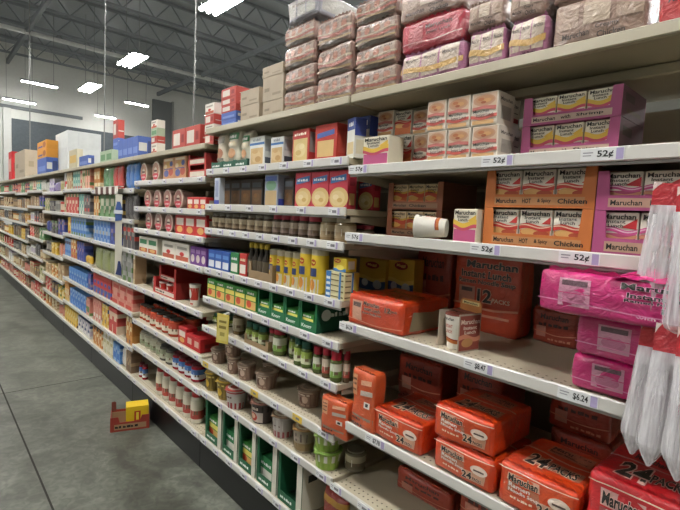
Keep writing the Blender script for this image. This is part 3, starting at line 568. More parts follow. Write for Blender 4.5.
def bay_x(b): return -.11 - PITCH * b          # right edge of bay b

# ---- camera
cam = bpy.data.cameras.new('camera'); co = bpy.data.objects.new('camera', cam); C.objects.link(co); S.camera = co
cam.sensor_width = 36; cam.lens = 24.3529; cam.clip_start = .05; cam.clip_end = 100
co.matrix_world = Matrix([[0.671325, -0.093346, 0.735261, 0.0], [0.73949, 0.017738, -0.672934, 0.0], [0.049774, 0.995476, 0.080937, 1.6], [0.0, 0.0, 0.0, 1.0]])
S.view_settings.view_transform = 'Standard'; S.view_settings.look = 'None'; S.view_settings.gamma = 1
S.view_settings.exposure = 2.3
w = bpy.data.worlds.new('world'); S.world = w; w.use_nodes = True
w.node_tree.nodes['Background'].inputs[0].default_value = (.5, .5, .5, 1); w.node_tree.nodes['Background'].inputs[1].default_value = .02

# ---- floor
def concrete():
    m = bpy.data.materials.new('polished_concrete'); m.use_nodes = True
    nt = m.node_tree; N = nt.nodes; L = nt.links; b = N['Principled BSDF']
    tc = N.new('ShaderNodeTexCoord')
    def nz(s, d, dist=0):
        n = N.new('ShaderNodeTexNoise'); n.inputs['Scale'].default_value = s; n.inputs['Detail'].default_value = d; n.inputs['Distortion'].default_value = dist
        L.new(tc.outputs['Object'], n.inputs['Vector']); return n
    a = nz(2.2, 8, 1.0); c = nz(20, 9, 1.0)
    r1 = N.new('ShaderNodeValToRGB'); r1.color_ramp.elements[0].position = .35; r1.color_ramp.elements[1].position = .68
    r1.color_ramp.elements[0].color = rgb('#474840'); r1.color_ramp.elements[1].color = rgb('#71746a')
    L.new(a.outputs['Fac'], r1.inputs[0])
    r2 = N.new('ShaderNodeValToRGB'); r2.color_ramp.elements[0].position = .38; r2.color_ramp.elements[1].position = .66
    r2.color_ramp.elements[0].color = (.25, .25, .24, 1); r2.color_ramp.elements[1].color = (.72, .72, .7, 1)
    L.new(c.outputs['Fac'], r2.inputs[0])
    mx = N.new('ShaderNodeMix'); mx.data_type = 'RGBA'; mx.blend_type = 'OVERLAY'; mx.inputs['Factor'].default_value = .5
    L.new(r1.outputs[0], mx.inputs['A']); L.new(r2.outputs[0], mx.inputs['B']); L.new(mx.outputs['Result'], b.inputs['Base Color'])
    rr = N.new('ShaderNodeMapRange'); rr.inputs['To Min'].default_value = .3; rr.inputs['To Max'].default_value = .5
    L.new(c.outputs['Fac'], rr.inputs['Value']); L.new(rr.outputs[0], b.inputs['Roughness'])
    b.inputs['Specular IOR Level'].default_value = .35
    return m
def slab(name, x0, x1, y0, y1, z0, z1, mat):
    me = box_me(name, x1 - x0, y1 - y0, z1 - z0, mat, 0)
    return struct(link(name, me, None, ((x0 + x1) / 2, (y0 + y1) / 2, z0)))
XW = -22.5; XE = 4.5; YS = -7.0; YN = 20.0; HC = 7.7
slab('floor', XW, XE, YS, YN, -.1, 0, concrete())
jm = M('#34332e', 'matte')
slab('floor_joint_long', XW, XE, .482, .492, .0002, .0014, jm).name = 'trim_1'
slab('floor_joint_cross', -4.60, -4.592, YS, 1.25, .0002, .0012, M('#4a4943', 'matte')).name = 'trim_2'
slab('floor_joint_cross', -9.2, -9.192, YS, 1.25, .0002, .0012, M('#4a4943', 'matte')).name = 'trim_3'
# ---- ceiling and walls
cm = M('#969a9e', 'matte')
slab('ceiling', XW, XE, YS, YN, HC, HC + .1, cm)
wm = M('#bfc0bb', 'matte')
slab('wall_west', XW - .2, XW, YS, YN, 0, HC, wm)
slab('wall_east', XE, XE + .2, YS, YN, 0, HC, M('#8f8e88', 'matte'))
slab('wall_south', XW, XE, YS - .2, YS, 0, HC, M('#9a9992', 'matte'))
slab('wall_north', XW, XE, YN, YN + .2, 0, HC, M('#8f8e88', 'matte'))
slab('wall_panel', XW, XW + .06, 2.72, 8.1, .0, 4.85, M('#50565a', 'fibre')).name = 'trim_4'
slab('wall_column', XW, XW + .1, 2.44, 2.70, 0, 5.3, M('#b6b7b3', 'matte')).name = 'trim_5'
slab('wall_rail', XW, XW + .12, YS, 5.2, 5.22, 5.34, M('#6e7274', 'matte')).name = 'trim_6'
slab('wall_column', XW, XW + .1, .9, 1.15, 0, 5.3, M('#b6b7b3', 'matte')).name = 'trim_7'
slab('door', XW, XW + .12, 8.15, 9.05, 0, 6.7, M('#6d7070', 'matte')).name = 'door_1'
slab('door_frame', XW, XW + .16, 9.05, 9.13, 0, 6.75, M('#8e908e', 'matte')).name = 'trim_8'
# roof steel: bar joists across the aisle, girders along it
jst = M('#7c8084', 'matte')
def bar(bm, a, b, t):
    a, b = Vector(a), Vector(b); d = (b - a); L_ = d.length; d.normalize()
    q = d.to_track_quat('Z', 'Y').to_matrix().to_4x4()
    r = bmesh.ops.create_cube(bm, size=1, matrix=Matrix.Translation((a + b) / 2) @ q @ Matrix.Diagonal((t, t, L_, 1)))
def joist():
    bm = bmesh.new()
    bar(bm, (0, YS, HC - .06), (0, YN, HC - .06), .07); bar(bm, (0, YS, HC - .6), (0, YN, HC - .6), .07)
    n = 30
    for i in range(n):
        ya = YS + (YN - YS) * i / n; yb = YS + (YN - YS) * (i + .5) / n; yc = YS + (YN - YS) * (i + 1) / n
        bar(bm, (0, ya, HC - .06), (0, yb, HC - .6), .03); bar(bm, (0, yb, HC - .6), (0, yc, HC - .06), .03)
    me = bpy.data.meshes.new('ceiling_joist'); bm.to_mesh(me); bm.free(); me.materials.append(jst)
    return me
jme = joist()
for i in range(14):
    struct(link('ceiling_joist', jme, None, (XW + 1.0 + i * 1.85, 0, 0)))
for y in (-3.2, 2.6, 8.4, 14.2):
    struct(link('ceiling_girder', box_me('ceiling_girder', XE - XW, .1, .16, jst, 0), None, ((XE + XW) / 2, y, HC - .8)))
struct(link('ceiling_pipe', box_me('ceiling_pipe', .12, YN - YS, .12, M('#c2c3c0', 'metal'), .02), None, (-17.9, (YN + YS) / 2, 6.85)))

# ---- ceiling lights
TUBE = emit('lamp_tube', '#fdfbf7', 38)
lm = M('#77797a', 'metal')
def fixture(name, n, ln, wd, label, group, loc, rot=0):
    r = root(name); r.location = loc; r.rotation_euler = (0, 0, rot)
    link('housing', box_me('housing', ln + .04, .05, .05, lm, .004, .03), r)
    if n > 1:
        for q in (-.34, .34): link('cross_bar', box_me('cross_bar', .05, wd, .03, lm, .004, .03, 0, q * ln), r)
    for k in range(n):
        y = (k - (n - 1) / 2) * (wd / max(n, 1)) * .9
        link('reflector', box_me('reflector', ln + .02, .118, .01, lm, .002, .019, y), r)
        link('tube', box_me('tube', ln, .066, .03, TUBE, .008, -.012, y), r)
    for s in (-1, 1): link('hanger', box_me('hanger', .012, .012, HC - loc[2] - .07, lm, 0, .07, 0, s * ln * .4), r)
    tag(r, label, 'ceiling light', group)
    return r
near = {(-7.8, 4.05): 'three-tube ceiling light nearest above the tan noodle cases', (-12.6, 4.05): 'three-tube ceiling light halfway along the store', (-16.6, 4.05): 'three-tube ceiling light farthest along, before the grey end wall'}
for yy in (-.35, 4.05, 8.45, 13.0, -4.75):
    for xx in (-16.6, -12.6, -7.8, -3.4, 1.0):
        if yy < -4 and xx not in (-12.6, -3.4): continue  # southernmost row: two unseen fixtures, added as frontal fill for the shelf interiors
        p = (xx, yy)
        fixture('ceiling_light', 3, 1.25, .46, near.get(p, 'three-tube ceiling light assumed out of view over the store'), 'three-tube ceiling lights', (xx, yy, 5.3))
for k, (x, y, ln, wh) in enumerate(((-17.5, 2.85, .95, 'single-tube strip light over the orange cases, higher of two'), (-21.1, 2.8, 1.0, 'single-tube strip light over the orange cases, lower of two'), (-17.65, 5.85, .8, 'single-tube strip light beside the grey wall panel'), (-21.3, 5.8, .76, 'single-tube strip light lowest, over the blue cases'))):
    fixture('strip_light', 1, ln, .09, wh, 'single-tube strip lights', (x, y, 5.3), PI / 2)
for x, y, z0, t, lab in ((-12.38, 1.83, 2.004, .022, 'thin pale pole rising from the far shelving to the roof'), (-4.06, 1.84, 2.002, .012, 'thin pale pole rising behind the red boxes'), (-6.8, 1.84, 2.002, .012, 'thin pale pole rising behind the blue cases')):
    tag(link('ceiling_pole', box_me('ceiling_pole', t, t, HC - z0, M('#747573', 'metal'), .003), None, (x, y, z0)), lab, 'pole')

# ---- shelving
def deck_mat():
    m = bpy.data.materials.new('shelf_deck_enamel'); m.use_nodes = True
    nt = m.node_tree; N = nt.nodes; L = nt.links; b = N['Principled BSDF']; b.inputs['Roughness'].default_value = .45
    tc = N.new('ShaderNodeTexCoord'); sp = N.new('ShaderNodeSeparateXYZ'); L.new(tc.outputs['Object'], sp.inputs[0])
    def mth(op, a, bb=None):
        n = N.new('ShaderNodeMath'); n.operation = op
        for i, q in enumerate((a, bb)):
            if q is None: continue
            if isinstance(q, (int, float)): n.inputs[i].default_value = q
            else: L.new(q, n.inputs[i])
        return n.outputs[0]
    fx = mth('SUBTRACT', mth('FRACT', mth('DIVIDE', sp.outputs[0], .0254)), .5)
    fy = mth('SUBTRACT', mth('FRACT', mth('DIVIDE', sp.outputs[1], .0254)), .5)
    inrow = mth('MULTIPLY', mth('LESS_THAN', mth('ABSOLUTE', mth('SUBTRACT', sp.outputs[1], .0508)), .025), mth('LESS_THAN', mth('ABSOLUTE', mth('ADD', fx, 0)), .13))
    hole = mth('MULTIPLY', inrow, mth('LESS_THAN', mth('ABSOLUTE', fy), .13))
    nz = N.new('ShaderNodeTexNoise'); nz.inputs['Scale'].default_value = 6; nz.inputs['Detail'].default_value = 4; L.new(tc.outputs['Object'], nz.inputs['Vector'])
    mx = N.new('ShaderNodeMix'); mx.data_type = 'RGBA'; mx.inputs['A'].default_value = rgb('#aea48e'); mx.inputs['B'].default_value = rgb('#bdb39c'); L.new(nz.outputs['Fac'], mx.inputs['Factor'])
    m2 = N.new('ShaderNodeMix'); m2.data_type = 'RGBA'; m2.inputs['B'].default_value = rgb('#4a4338'); L.new(hole, m2.inputs['Factor']); L.new(mx.outputs['Result'], m2.inputs['A'])
    L.new(m2.outputs['Result'], b.inputs['Base Color'])
    return m
def pegboard():
    m = bpy.data.materials.new('pegboard_enamel'); m.use_nodes = True
    nt = m.node_tree; N = nt.nodes; L = nt.links; b = N['Principled BSDF']; b.inputs['Roughness'].default_value = .6
    tc = N.new('ShaderNodeTexCoord'); mp = N.new('ShaderNodeMapping'); mp.inputs['Scale'].default_value = (39.4, 1, 39.4); L.new(tc.outputs['Object'], mp.inputs[0])
    vo = N.new('ShaderNodeTexVoronoi'); vo.inputs['Randomness'].default_value = 0; vo.inputs['Scale'].default_value = 1; L.new(mp.outputs[0], vo.inputs['Vector'])
    lt = N.new('ShaderNodeMath'); lt.operation = 'LESS_THAN'; lt.inputs[1].default_value = .16; L.new(vo.outputs['Distance'], lt.inputs[0])
    mx = N.new('ShaderNodeMix'); mx.data_type = 'RGBA'; mx.inputs['A'].default_value = rgb('#8d8473'); mx.inputs['B'].default_value = rgb('#39342c'); L.new(lt.outputs[0], mx.inputs['Factor'])
    L.new(mx.outputs['Result'], b.inputs['Base Color'])
    return m
DECK = deck_mat(); PEG = pegboard(); RAIL = M('#c9c7c1', 'plastic'); EDGE = M('#b5ad98', 'plastic'); STEEL = M('#a39a86', 'plastic')
W = PITCH - .012
shelf_meshes = dict(
    deck=box_me('deck', W, .60, .026, DECK, .002, -.032, .312), rail=box_me('price_rail', W, .012, .036, RAIL, .003, -.036, .006),
    lip=box_me('front_lip', W - .002, .005, .008, M('#8d8a86', 'plastic'), .001, -.0445, .009),
    canopy=box_me('deck', W, .60, .034, M('#968d77', 'plastic'), .006, -.034, .30), edge=box_me('front_edge', W, .008, .03, EDGE, .002, -.031, -.004),
    rib=box_me('stiffener_rib', W - .03, .03, .03, M('#9a917b', 'plastic'), .004, -.0645, .2))
def bracket_me(s):
    pts = [(.04, -.034), (.60, -.034), (.60, -.11), (.50, -.1), (.12, -.062), (.04, -.056)]
    me = panel_me('bracket', [(y, z) for y, z in pts], 0, .003, STEEL)
    me.transform(Matrix(((0, 1, 0, s * (W / 2 - .006) - (.003 if s > 0 else 0)), (1, 0, 0, 0), (0, 0, 1, 0), (0, 0, 0, 1))))
    bm = bmesh.new(); bm.from_mesh(me); bmesh.ops.recalc_face_normals(bm, faces=bm.faces[:]); bm.to_mesh(me); bm.free()
    return me
BR = {s: bracket_me(s) for s in (-1, 1)}
back_me = {}
for b, (bn, ctop, lv) in enumerate(LEVELS):
    xr = bay_x(b); xc = xr - PITCH / 2
    g = root('gondola_bay'); g.location = (xc, FX, 0)
    tag(g, f'beige steel shelving upright and back panel of the {bn}', 'shelving unit', 'shelving bays along the aisle')
    if ctop not in back_me:
        back_me[ctop] = (box_me('back_panel', PITCH - .03, .02, ctop - .2, PEG, 0, .14, .64), box_me('upright', .024, .06, ctop - .05, STEEL, .002, 0, .655, -PITCH / 2), box_me('peg_rail', PITCH - .05, .008, .012, M('#b3aa96', 'plastic'), .001, ctop - .33, .625))
    for nm, me in zip(('back_panel', 'upright', 'peg_rail'), back_me[ctop]):
        link(nm, me, g)
    link('kick_plate', box_me('kick_plate', PITCH - .002, .02, .165, M('#0c0c0d', 'plastic'), .002, .002, .022), g)
    s = root('top_shelf'); s.location = (xc, FX, ctop)
    tag(s, f'plain beige top shelf capping the {bn}', 'shelf', 'top shelves along the aisle')
    link('deck', shelf_meshes['canopy'], s); link('front_edge', shelf_meshes['edge'], s); link('stiffener_rib', shelf_meshes['rib'], s)
    for i, z in enumerate(lv):
        s = root('store_shelf'); s.location = (xc, FX, z)
        nm = 'base shelf' if i == len(lv) - 1 else ORD[i] + ' shelf from top'
        tag(s, f'beige steel shelf with pale price rail, {nm} of the {bn}', 'shelf', f'shelves of the {bn}')
        link('deck', shelf_meshes['deck'], s); link('price_rail', shelf_meshes['rail'], s); link('front_lip', shelf_meshes['lip'], s)
        if i < len(lv) - 1:
            for k in (-1, 1): link('bracket', BR[k], s)


# ------------------------------------------------------------------ goods: (kind, style, name, category, description, place, group, count, tiers, x, dx, y, z, w, d, h, rot, tilt)
GOODS = [
 ('case','tan_cups','shrink_wrapped_case','case','tan wrapped noodle case,leftmost stack,bottom of stack','on top of ramen bay',None,1,-1.7313,0.2334,1.43,2.0776,0.2264,0.3,0.0995,0,0),
 ('case','tan_cups','shrink_wrapped_case','case','tan wrapped noodle case,leftmost stack,second of stack','on top of ramen bay',None,1,-1.7384,0.2331,1.43,2.1781,0.2261,0.3,0.1001,0,0),
 ('case','tan_cups','shrink_wrapped_case','case','tan wrapped noodle case,leftmost stack,third of stack','on top of ramen bay',None,1,-1.7455,0.2328,1.43,2.2792,0.2258,0.3,0.0994,0,0),
 ('case','tan_cups','shrink_wrapped_case','case','tan wrapped noodle case,leftmost stack,topmost of stack','on top of ramen bay',None,1,-1.7525,0.2325,1.43,2.3796,0.2255,0.3,0.0851,0,0),
 ('case','grey_cups','shrink_wrapped_case','case','grey wrapped case capping the leftmost tan stack','on top of ramen bay',None,1,-1.7241,0.2414,1.45,2.4717,0.2341,0.36,0.105,-0.0,0),
 ('case','tan_cups','shrink_wrapped_case','case','tan wrapped noodle case,second stack,bottom of stack','on top of ramen bay',None,1,-1.4938,0.2277,1.44,2.0776,0.2209,0.32,0.1154,0,0),
 ('case','tan_cups','shrink_wrapped_case','case','tan wrapped noodle case,second stack,second of stack','on top of ramen bay',None,1,-1.5024,0.2274,1.44,2.194,0.2206,0.32,0.1209,0,0),
 ('case','tan_cups','shrink_wrapped_case','case','tan wrapped noodle case,second stack,topmost of stack','on top of ramen bay',None,1,-1.5113,0.227,1.44,2.3159,0.2202,0.32,0.1156,0,0),
 ('case','tan_cups','shrink_wrapped_case','case','tan wrapped noodle case,third stack,bottom of stack','on top of ramen bay',None,1,-1.256,0.2247,1.43,2.0776,0.218,0.3,0.0947,0,0),
 ('case','tan_cups','shrink_wrapped_case','case','tan wrapped noodle case,third stack,second of stack','on top of ramen bay',None,1,-1.2634,0.2244,1.43,2.1733,0.2177,0.3,0.0873,0,0),
 ('case','tan_cups','shrink_wrapped_case','case','tan wrapped noodle case,third stack,third of stack','on top of ramen bay',None,1,-1.2702,0.2241,1.43,2.2615,0.2174,0.3,0.0904,0,0),
 ('case','tan_cups','shrink_wrapped_case','case','tan wrapped noodle case,third stack,topmost of stack','on top of ramen bay',None,1,-1.2772,0.2238,1.43,2.3529,0.2171,0.3,0.0896,0,0),
 ('case','pink_cups','shrink_wrapped_case','case','wrapped case,pink-red-beige stack,bottom of stack','on top of ramen bay',None,1,-1.0017,0.2744,1.43,2.0776,0.2662,0.3,0.1099,0,0),
 ('case','red_case','shrink_wrapped_case','case','wrapped case,pink-red-beige stack,second of stack','on top of ramen bay',None,1,-1.0106,0.274,1.43,2.1885,0.2658,0.3,0.1064,0,0),
 ('case','brown_case','shrink_wrapped_case','case','wrapped case,pink-red-beige stack,topmost of stack','on top of ramen bay',None,1,-1.0193,0.2736,1.43,2.296,0.2654,0.3,0.0985,0,0),
 ('case','pink_cups','shrink_wrapped_case','case','wrapped case,stack of pink under beige,bottom of stack','on top of ramen bay',None,1,-0.7931,0.1356,1.43,2.0776,0.1315,0.3,0.1195,0,0),
 ('case','brown_case','shrink_wrapped_case','case','wrapped case,stack of pink under beige,topmost of stack','on top of ramen bay',None,1,-0.8031,0.1354,1.43,2.1981,0.1313,0.3,0.0837,0,0),
 ('case','pink_cups','shrink_wrapped_case','case','wrapped case,next pink under beige stack,bottom of stack','on top of ramen bay',None,1,-0.6632,0.1178,1.43,2.0776,0.1143,0.3,0.1126,0,0),
 ('case','brown_case','shrink_wrapped_case','case','wrapped case,next pink under beige stack,topmost of stack','on top of ramen bay',None,1,-0.6729,0.1176,1.43,2.1912,0.1141,0.3,0.086,0,0),
 ('case','brown_case','shrink_wrapped_case','case','brown creamy chicken case,bottom of stack','on top of ramen bay',None,1,-0.4786,0.2403,1.43,2.0776,0.2331,0.3,0.1243,0,0),
 ('case','brown_case','shrink_wrapped_case','case','brown creamy chicken case,topmost of stack','on top of ramen bay',None,1,-0.4896,0.2399,1.43,2.2029,0.2327,0.3,0.1031,0,0),
 ('case','red_top','shrink_wrapped_case','case','bright red wrapped case at the end of the high shelf','on top of ramen bay',None,1,-0.2775,0.1498,1.43,2.0776,0.1453,0.3,0.1108,0,0),
 ('carton','browncard','cardboard_box','box','tall plain brown box,bottom of stack','on top of jar bay',None,1,-1.9391,0.1822,1.41,2.0776,0.1767,0.26,0.0754,0,0),
 ('carton','browncard','cardboard_box','box','tall plain brown box,second of stack','on top of jar bay',None,1,-1.9443,0.182,1.41,2.154,0.1765,0.26,0.1164,0,0),
 ('carton','browncard','cardboard_box','box','tall plain brown box,topmost of stack','on top of jar bay',None,1,-1.9522,0.1817,1.41,2.2713,0.1762,0.26,0.0525,0,0),
 ('carton','browncard','cardboard_box','box','short plain brown box,bottom of stack','on top of jar bay',None,1,-2.1524,0.1886,1.36,2.0776,0.183,0.16,0.0861,0,0),
 ('carton','browncard','cardboard_box','box','short plain brown box,topmost of stack','on top of jar bay',None,1,-2.158,0.1884,1.36,2.1647,0.1828,0.16,0.0776,0,0),
 ('carton','bluecase','printed_box','box','flat box,blue and red pile,bottom of stack','on top of jar bay',None,1,-2.3742,0.1698,1.4,2.0776,0.1648,0.24,0.0375,0,0),
 ('carton','bluecase','printed_box','box','flat box,blue and red pile,second of stack','on top of jar bay',None,1,-2.3766,0.1698,1.4,2.1161,0.1647,0.24,0.0382,0,0),
 ('carton','redcase','printed_box','box','flat box,blue and red pile,third of stack','on top of jar bay',None,1,-2.379,0.1697,1.4,2.1553,0.1646,0.24,0.0381,0,0),
 ('carton','redcase','printed_box','box','flat box,blue and red pile,fourth of stack','on top of jar bay',None,1,-2.3814,0.1696,1.4,2.1944,0.1645,0.24,0.038,0,0),
 ('carton','redcase','printed_box','box','flat box,blue and red pile,topmost of stack','on top of jar bay',None,1,-2.3838,0.1695,1.4,2.2334,0.1644,0.24,0.0546,0,0),
 ('carton','redcase','printed_box','box','small red-white box,thin tower,bottom of stack','on top of soup cup bay',None,1,-2.6475,0.1227,1.35,2.0006,0.119,0.1,0.066,0,0),
 ('carton','whitered','printed_box','box','small red-white box,thin tower,second of stack','on top of soup cup bay',None,1,-2.6474,0.1226,1.35,2.0676,0.1189,0.1,0.0529,0,0),
 ('carton','redcase','printed_box','box','small red-white box,thin tower,third of stack','on top of soup cup bay',None,1,-2.6474,0.1225,1.35,2.1215,0.1188,0.1,0.0587,0,0),
 ('carton','whitered','printed_box','box','small red-white box,thin tower,topmost of stack','on top of soup cup bay',None,1,-2.6474,0.1224,1.35,2.1812,0.1187,0.1,0.0644,0,0),
 ('carton','redcase','printed_box','box','wide red box with white panel','on top of soup cup bay','wide red box with white panel row',2,-3.0441,0.2139,1.38,2.0006,0.2075,0.2,0.1301,0,0),
 ('carton','whitered','printed_box','box','red and green box,narrow tower,bottom of stack','on top of soup cup bay',None,1,-3.508,0.1191,1.32,2.0006,0.1155,0.06,0.0783,0,0),
 ('carton','redcase','printed_box','box','red and green box,narrow tower,second of stack','on top of soup cup bay',None,1,-3.5116,0.119,1.32,2.0799,0.1154,0.06,0.0507,0,0),
 ('carton','greencase','printed_box','box','red and green box,narrow tower,third of stack','on top of soup cup bay',None,1,-3.5139,0.1189,1.32,2.1316,0.1153,0.06,0.0579,0,0),
 ('carton','whitered','printed_box','box','red and green box,narrow tower,topmost of stack','on top of soup cup bay',None,1,-3.5166,0.1188,1.32,2.1906,0.1152,0.06,0.0578,0,0),
 ('carton','bluecase','printed_box','box','blue box','on top of cake mix bay','blue box row',4,-4.255,0.124,1.35,2.0006,0.1202,0.14,0.1651,0,0),
 ('carton','bluecase','printed_box','box','box of the blue and red tower,bottom of stack','on top of cake mix bay',None,1,-4.9353,0.1588,1.47,2.0006,0.154,0.06,0.1801,0,0),
 ('carton','bluecase','printed_box','box','box of the blue and red tower,second of stack','on top of cake mix bay',None,1,-4.9413,0.1584,1.47,2.1817,0.1537,0.06,0.0878,0,0),
 ('carton','redcase','printed_box','box','box of the blue and red tower,topmost of stack','on top of cake mix bay',None,1,-4.9442,0.1583,1.47,2.2705,0.1535,0.06,0.1757,0,0),
 ('carton','greencase','printed_box','box','pale green box','on top of cake mix bay','pale green box row',2,-4.7688,0.1872,1.35,2.0006,0.1816,0.14,0.1093,0,0),
 ('carton','whitecase','foam_cup_case','case','big white foam case,bottom of stack','on top of blue box bay',None,1,-7.2856,0.7418,1.635,2.0006,0.7196,0.4,0.3469,0,0),
 ('carton','whitecase','foam_cup_case','case','big white foam case,topmost of stack','on top of blue box bay',None,1,-7.2864,0.7386,1.635,2.3485,0.7165,0.4,0.211,0,0),
 ('carton','creamcase','printed_box','box','yellow box before the white foam cases','on top of blue box bay',None,1,-5.9243,0.3687,1.31,2.0006,0.3577,0.06,0.2083,0,0),
 ('carton','bluecase','printed_box','box','small blue box before the foam cases','on top of blue box bay',None,1,-5.4719,0.3633,1.31,2.0006,0.3524,0.06,0.1115,0,0),
 ('carton','bluecase','printed_box','box','case of the orange over blue pile,bottom of stack','on top of sixth bay',None,1,-7.7938,0.6745,1.36,2.0006,0.6542,0.14,0.2292,0,0),
 ('carton','orangecase','printed_box','box','case of the orange over blue pile,second of stack','on top of sixth bay',None,1,-7.7903,0.6723,1.36,2.2308,0.6521,0.14,0.1169,0,0),
 ('carton','orangecase','printed_box','box','case of the orange over blue pile,topmost of stack','on top of sixth bay',None,1,-7.7884,0.6712,1.36,2.3487,0.6511,0.14,0.1165,0,0),
 ('carton','browncard','cardboard_box','box','big brown carton at the far end','on top of seventh bay',None,1,-9.691,1.1029,1.37,2.0006,1.0698,0.18,0.4587,0,0),
 ('carton','redplain','printed_box','box','red and white box behind the far carton','on top of eighth bay',None,1,-10.8226,0.4039,1.34,2.0006,0.3918,0.12,0.5305,0,0),
 ('soup','soup_yellow','noodle_cup_carton','carton','white soup cup carton alone at left front','first shelf of ramen bay',None,1,-1.2098,0.1338,1.3025,1.8011,0.1298,0.085,0.1069,0,0),
 ('soup','soup_red','noodle_cup_carton','carton','soup carton,left column,set back,bottom of stack','first shelf of ramen bay',None,1,-1.2671,0.0863,1.43,1.8011,0.0837,0.1,0.1316,0,0),
 ('soup','soup_red','noodle_cup_carton','carton','soup carton,left column,set back,topmost of stack','first shelf of ramen bay',None,1,-1.2774,0.0861,1.43,1.9337,0.0836,0.1,0.0983,0,0),
 ('soup','soup','noodle_cup_carton','carton','soup carton,middle column,set back,bottom of stack','first shelf of ramen bay',None,1,-1.1762,0.0852,1.43,1.8011,0.0826,0.1,0.1269,0,0),
 ('soup','soup','noodle_cup_carton','carton','soup carton,middle column,set back,topmost of stack','first shelf of ramen bay',None,1,-1.1863,0.085,1.43,1.929,0.0825,0.1,0.0909,0,0),
 ('soup','soup_red','noodle_cup_carton','carton','soup carton,right column,set back,bottom of stack','first shelf of ramen bay',None,1,-1.0937,0.0701,1.43,1.8011,0.068,0.1,0.122,0,0),
 ('soup','soup_red','noodle_cup_carton','carton','soup carton,right column,set back,topmost of stack','first shelf of ramen bay',None,1,-1.1036,0.07,1.43,1.9241,0.0679,0.1,0.0875,0,0),
 ('soup','soup_red','noodle_cup_carton','carton','red-waved soup carton,left column,front,bottom of stack','first shelf of ramen bay',None,1,-0.9414,0.0767,1.32,1.8011,0.0744,0.1,0.1005,0,0),
 ('soup','soup_red','noodle_cup_carton','carton','red-waved soup carton,left column,front,topmost of stack','first shelf of ramen bay',None,1,-0.9496,0.0766,1.32,1.9026,0.0743,0.1,0.0979,0,0),
 ('soup','soup_red','noodle_cup_carton','carton','red-waved soup carton,middle column,front,bottom of stack','first shelf of ramen bay',None,1,-0.8564,0.0854,1.32,1.8011,0.0829,0.1,0.0987,0,0),
 ('soup','soup_red','noodle_cup_carton','carton','red-waved soup carton,middle column,front,topmost of stack','first shelf of ramen bay',None,1,-0.8646,0.0853,1.32,1.9008,0.0828,0.1,0.1004,0,0),
 ('soup','soup_red','noodle_cup_carton','carton','red-waved soup carton,right column,front,bottom of stack','first shelf of ramen bay',None,1,-0.7645,0.0913,1.32,1.8011,0.0885,0.1,0.0985,0,0),
 ('soup','soup_red','noodle_cup_carton','carton','red-waved soup carton,right column,front,topmost of stack','first shelf of ramen bay',None,1,-0.7728,0.0911,1.32,1.9006,0.0884,0.1,0.0989,0,0),
 ('soup','soup','noodle_cup_carton','carton','pale soup carton,column behind the front ones,bottom of stack','first shelf of ramen bay',None,1,-0.7928,0.064,1.44,1.8011,0.062,0.1,0.1168,0,0),
 ('soup','soup','noodle_cup_carton','carton','pale soup carton,column behind the front ones,topmost of stack','first shelf of ramen bay',None,1,-0.8027,0.0639,1.44,1.9189,0.0619,0.1,0.0988,0,0),
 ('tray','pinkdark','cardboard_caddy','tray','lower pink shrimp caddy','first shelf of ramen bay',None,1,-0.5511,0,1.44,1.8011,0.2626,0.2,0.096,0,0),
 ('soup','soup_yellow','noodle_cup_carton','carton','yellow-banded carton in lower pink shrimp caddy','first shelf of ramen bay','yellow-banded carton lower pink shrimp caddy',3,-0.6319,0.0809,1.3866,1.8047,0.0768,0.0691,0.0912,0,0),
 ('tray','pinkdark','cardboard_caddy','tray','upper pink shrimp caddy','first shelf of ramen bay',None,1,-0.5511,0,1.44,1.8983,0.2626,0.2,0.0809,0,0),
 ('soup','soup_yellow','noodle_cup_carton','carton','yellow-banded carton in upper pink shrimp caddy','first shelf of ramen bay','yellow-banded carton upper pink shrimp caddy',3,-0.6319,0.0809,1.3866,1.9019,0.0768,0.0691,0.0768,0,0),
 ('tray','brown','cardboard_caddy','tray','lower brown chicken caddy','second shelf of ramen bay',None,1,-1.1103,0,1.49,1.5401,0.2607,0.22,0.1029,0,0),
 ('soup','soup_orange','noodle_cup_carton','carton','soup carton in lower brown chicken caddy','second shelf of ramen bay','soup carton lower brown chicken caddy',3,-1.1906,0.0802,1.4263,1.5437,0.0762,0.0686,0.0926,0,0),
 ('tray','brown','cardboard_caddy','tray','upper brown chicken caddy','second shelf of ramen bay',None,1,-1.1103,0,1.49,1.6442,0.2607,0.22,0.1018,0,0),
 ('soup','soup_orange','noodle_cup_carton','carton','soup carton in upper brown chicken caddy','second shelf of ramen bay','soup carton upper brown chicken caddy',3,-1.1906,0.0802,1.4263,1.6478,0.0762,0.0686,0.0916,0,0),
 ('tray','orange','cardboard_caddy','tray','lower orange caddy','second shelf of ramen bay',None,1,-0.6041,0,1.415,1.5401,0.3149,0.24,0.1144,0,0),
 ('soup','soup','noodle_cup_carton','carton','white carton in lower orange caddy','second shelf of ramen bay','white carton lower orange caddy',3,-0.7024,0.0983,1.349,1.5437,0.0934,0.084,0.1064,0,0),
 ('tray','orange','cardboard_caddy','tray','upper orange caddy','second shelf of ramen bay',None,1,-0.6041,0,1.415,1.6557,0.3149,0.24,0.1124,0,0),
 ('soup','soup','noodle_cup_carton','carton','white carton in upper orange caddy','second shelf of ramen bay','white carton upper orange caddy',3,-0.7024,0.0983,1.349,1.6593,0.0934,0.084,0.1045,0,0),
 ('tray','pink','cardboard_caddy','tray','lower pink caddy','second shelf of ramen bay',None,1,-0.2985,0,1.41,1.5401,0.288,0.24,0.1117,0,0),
 ('soup','soup_pink','noodle_cup_carton','carton','pink-striped carton in lower pink caddy','second shelf of ramen bay','pink-striped carton lower pink caddy',3,-0.3878,0.0893,1.3402,1.5437,0.0849,0.0764,0.1039,0,0),
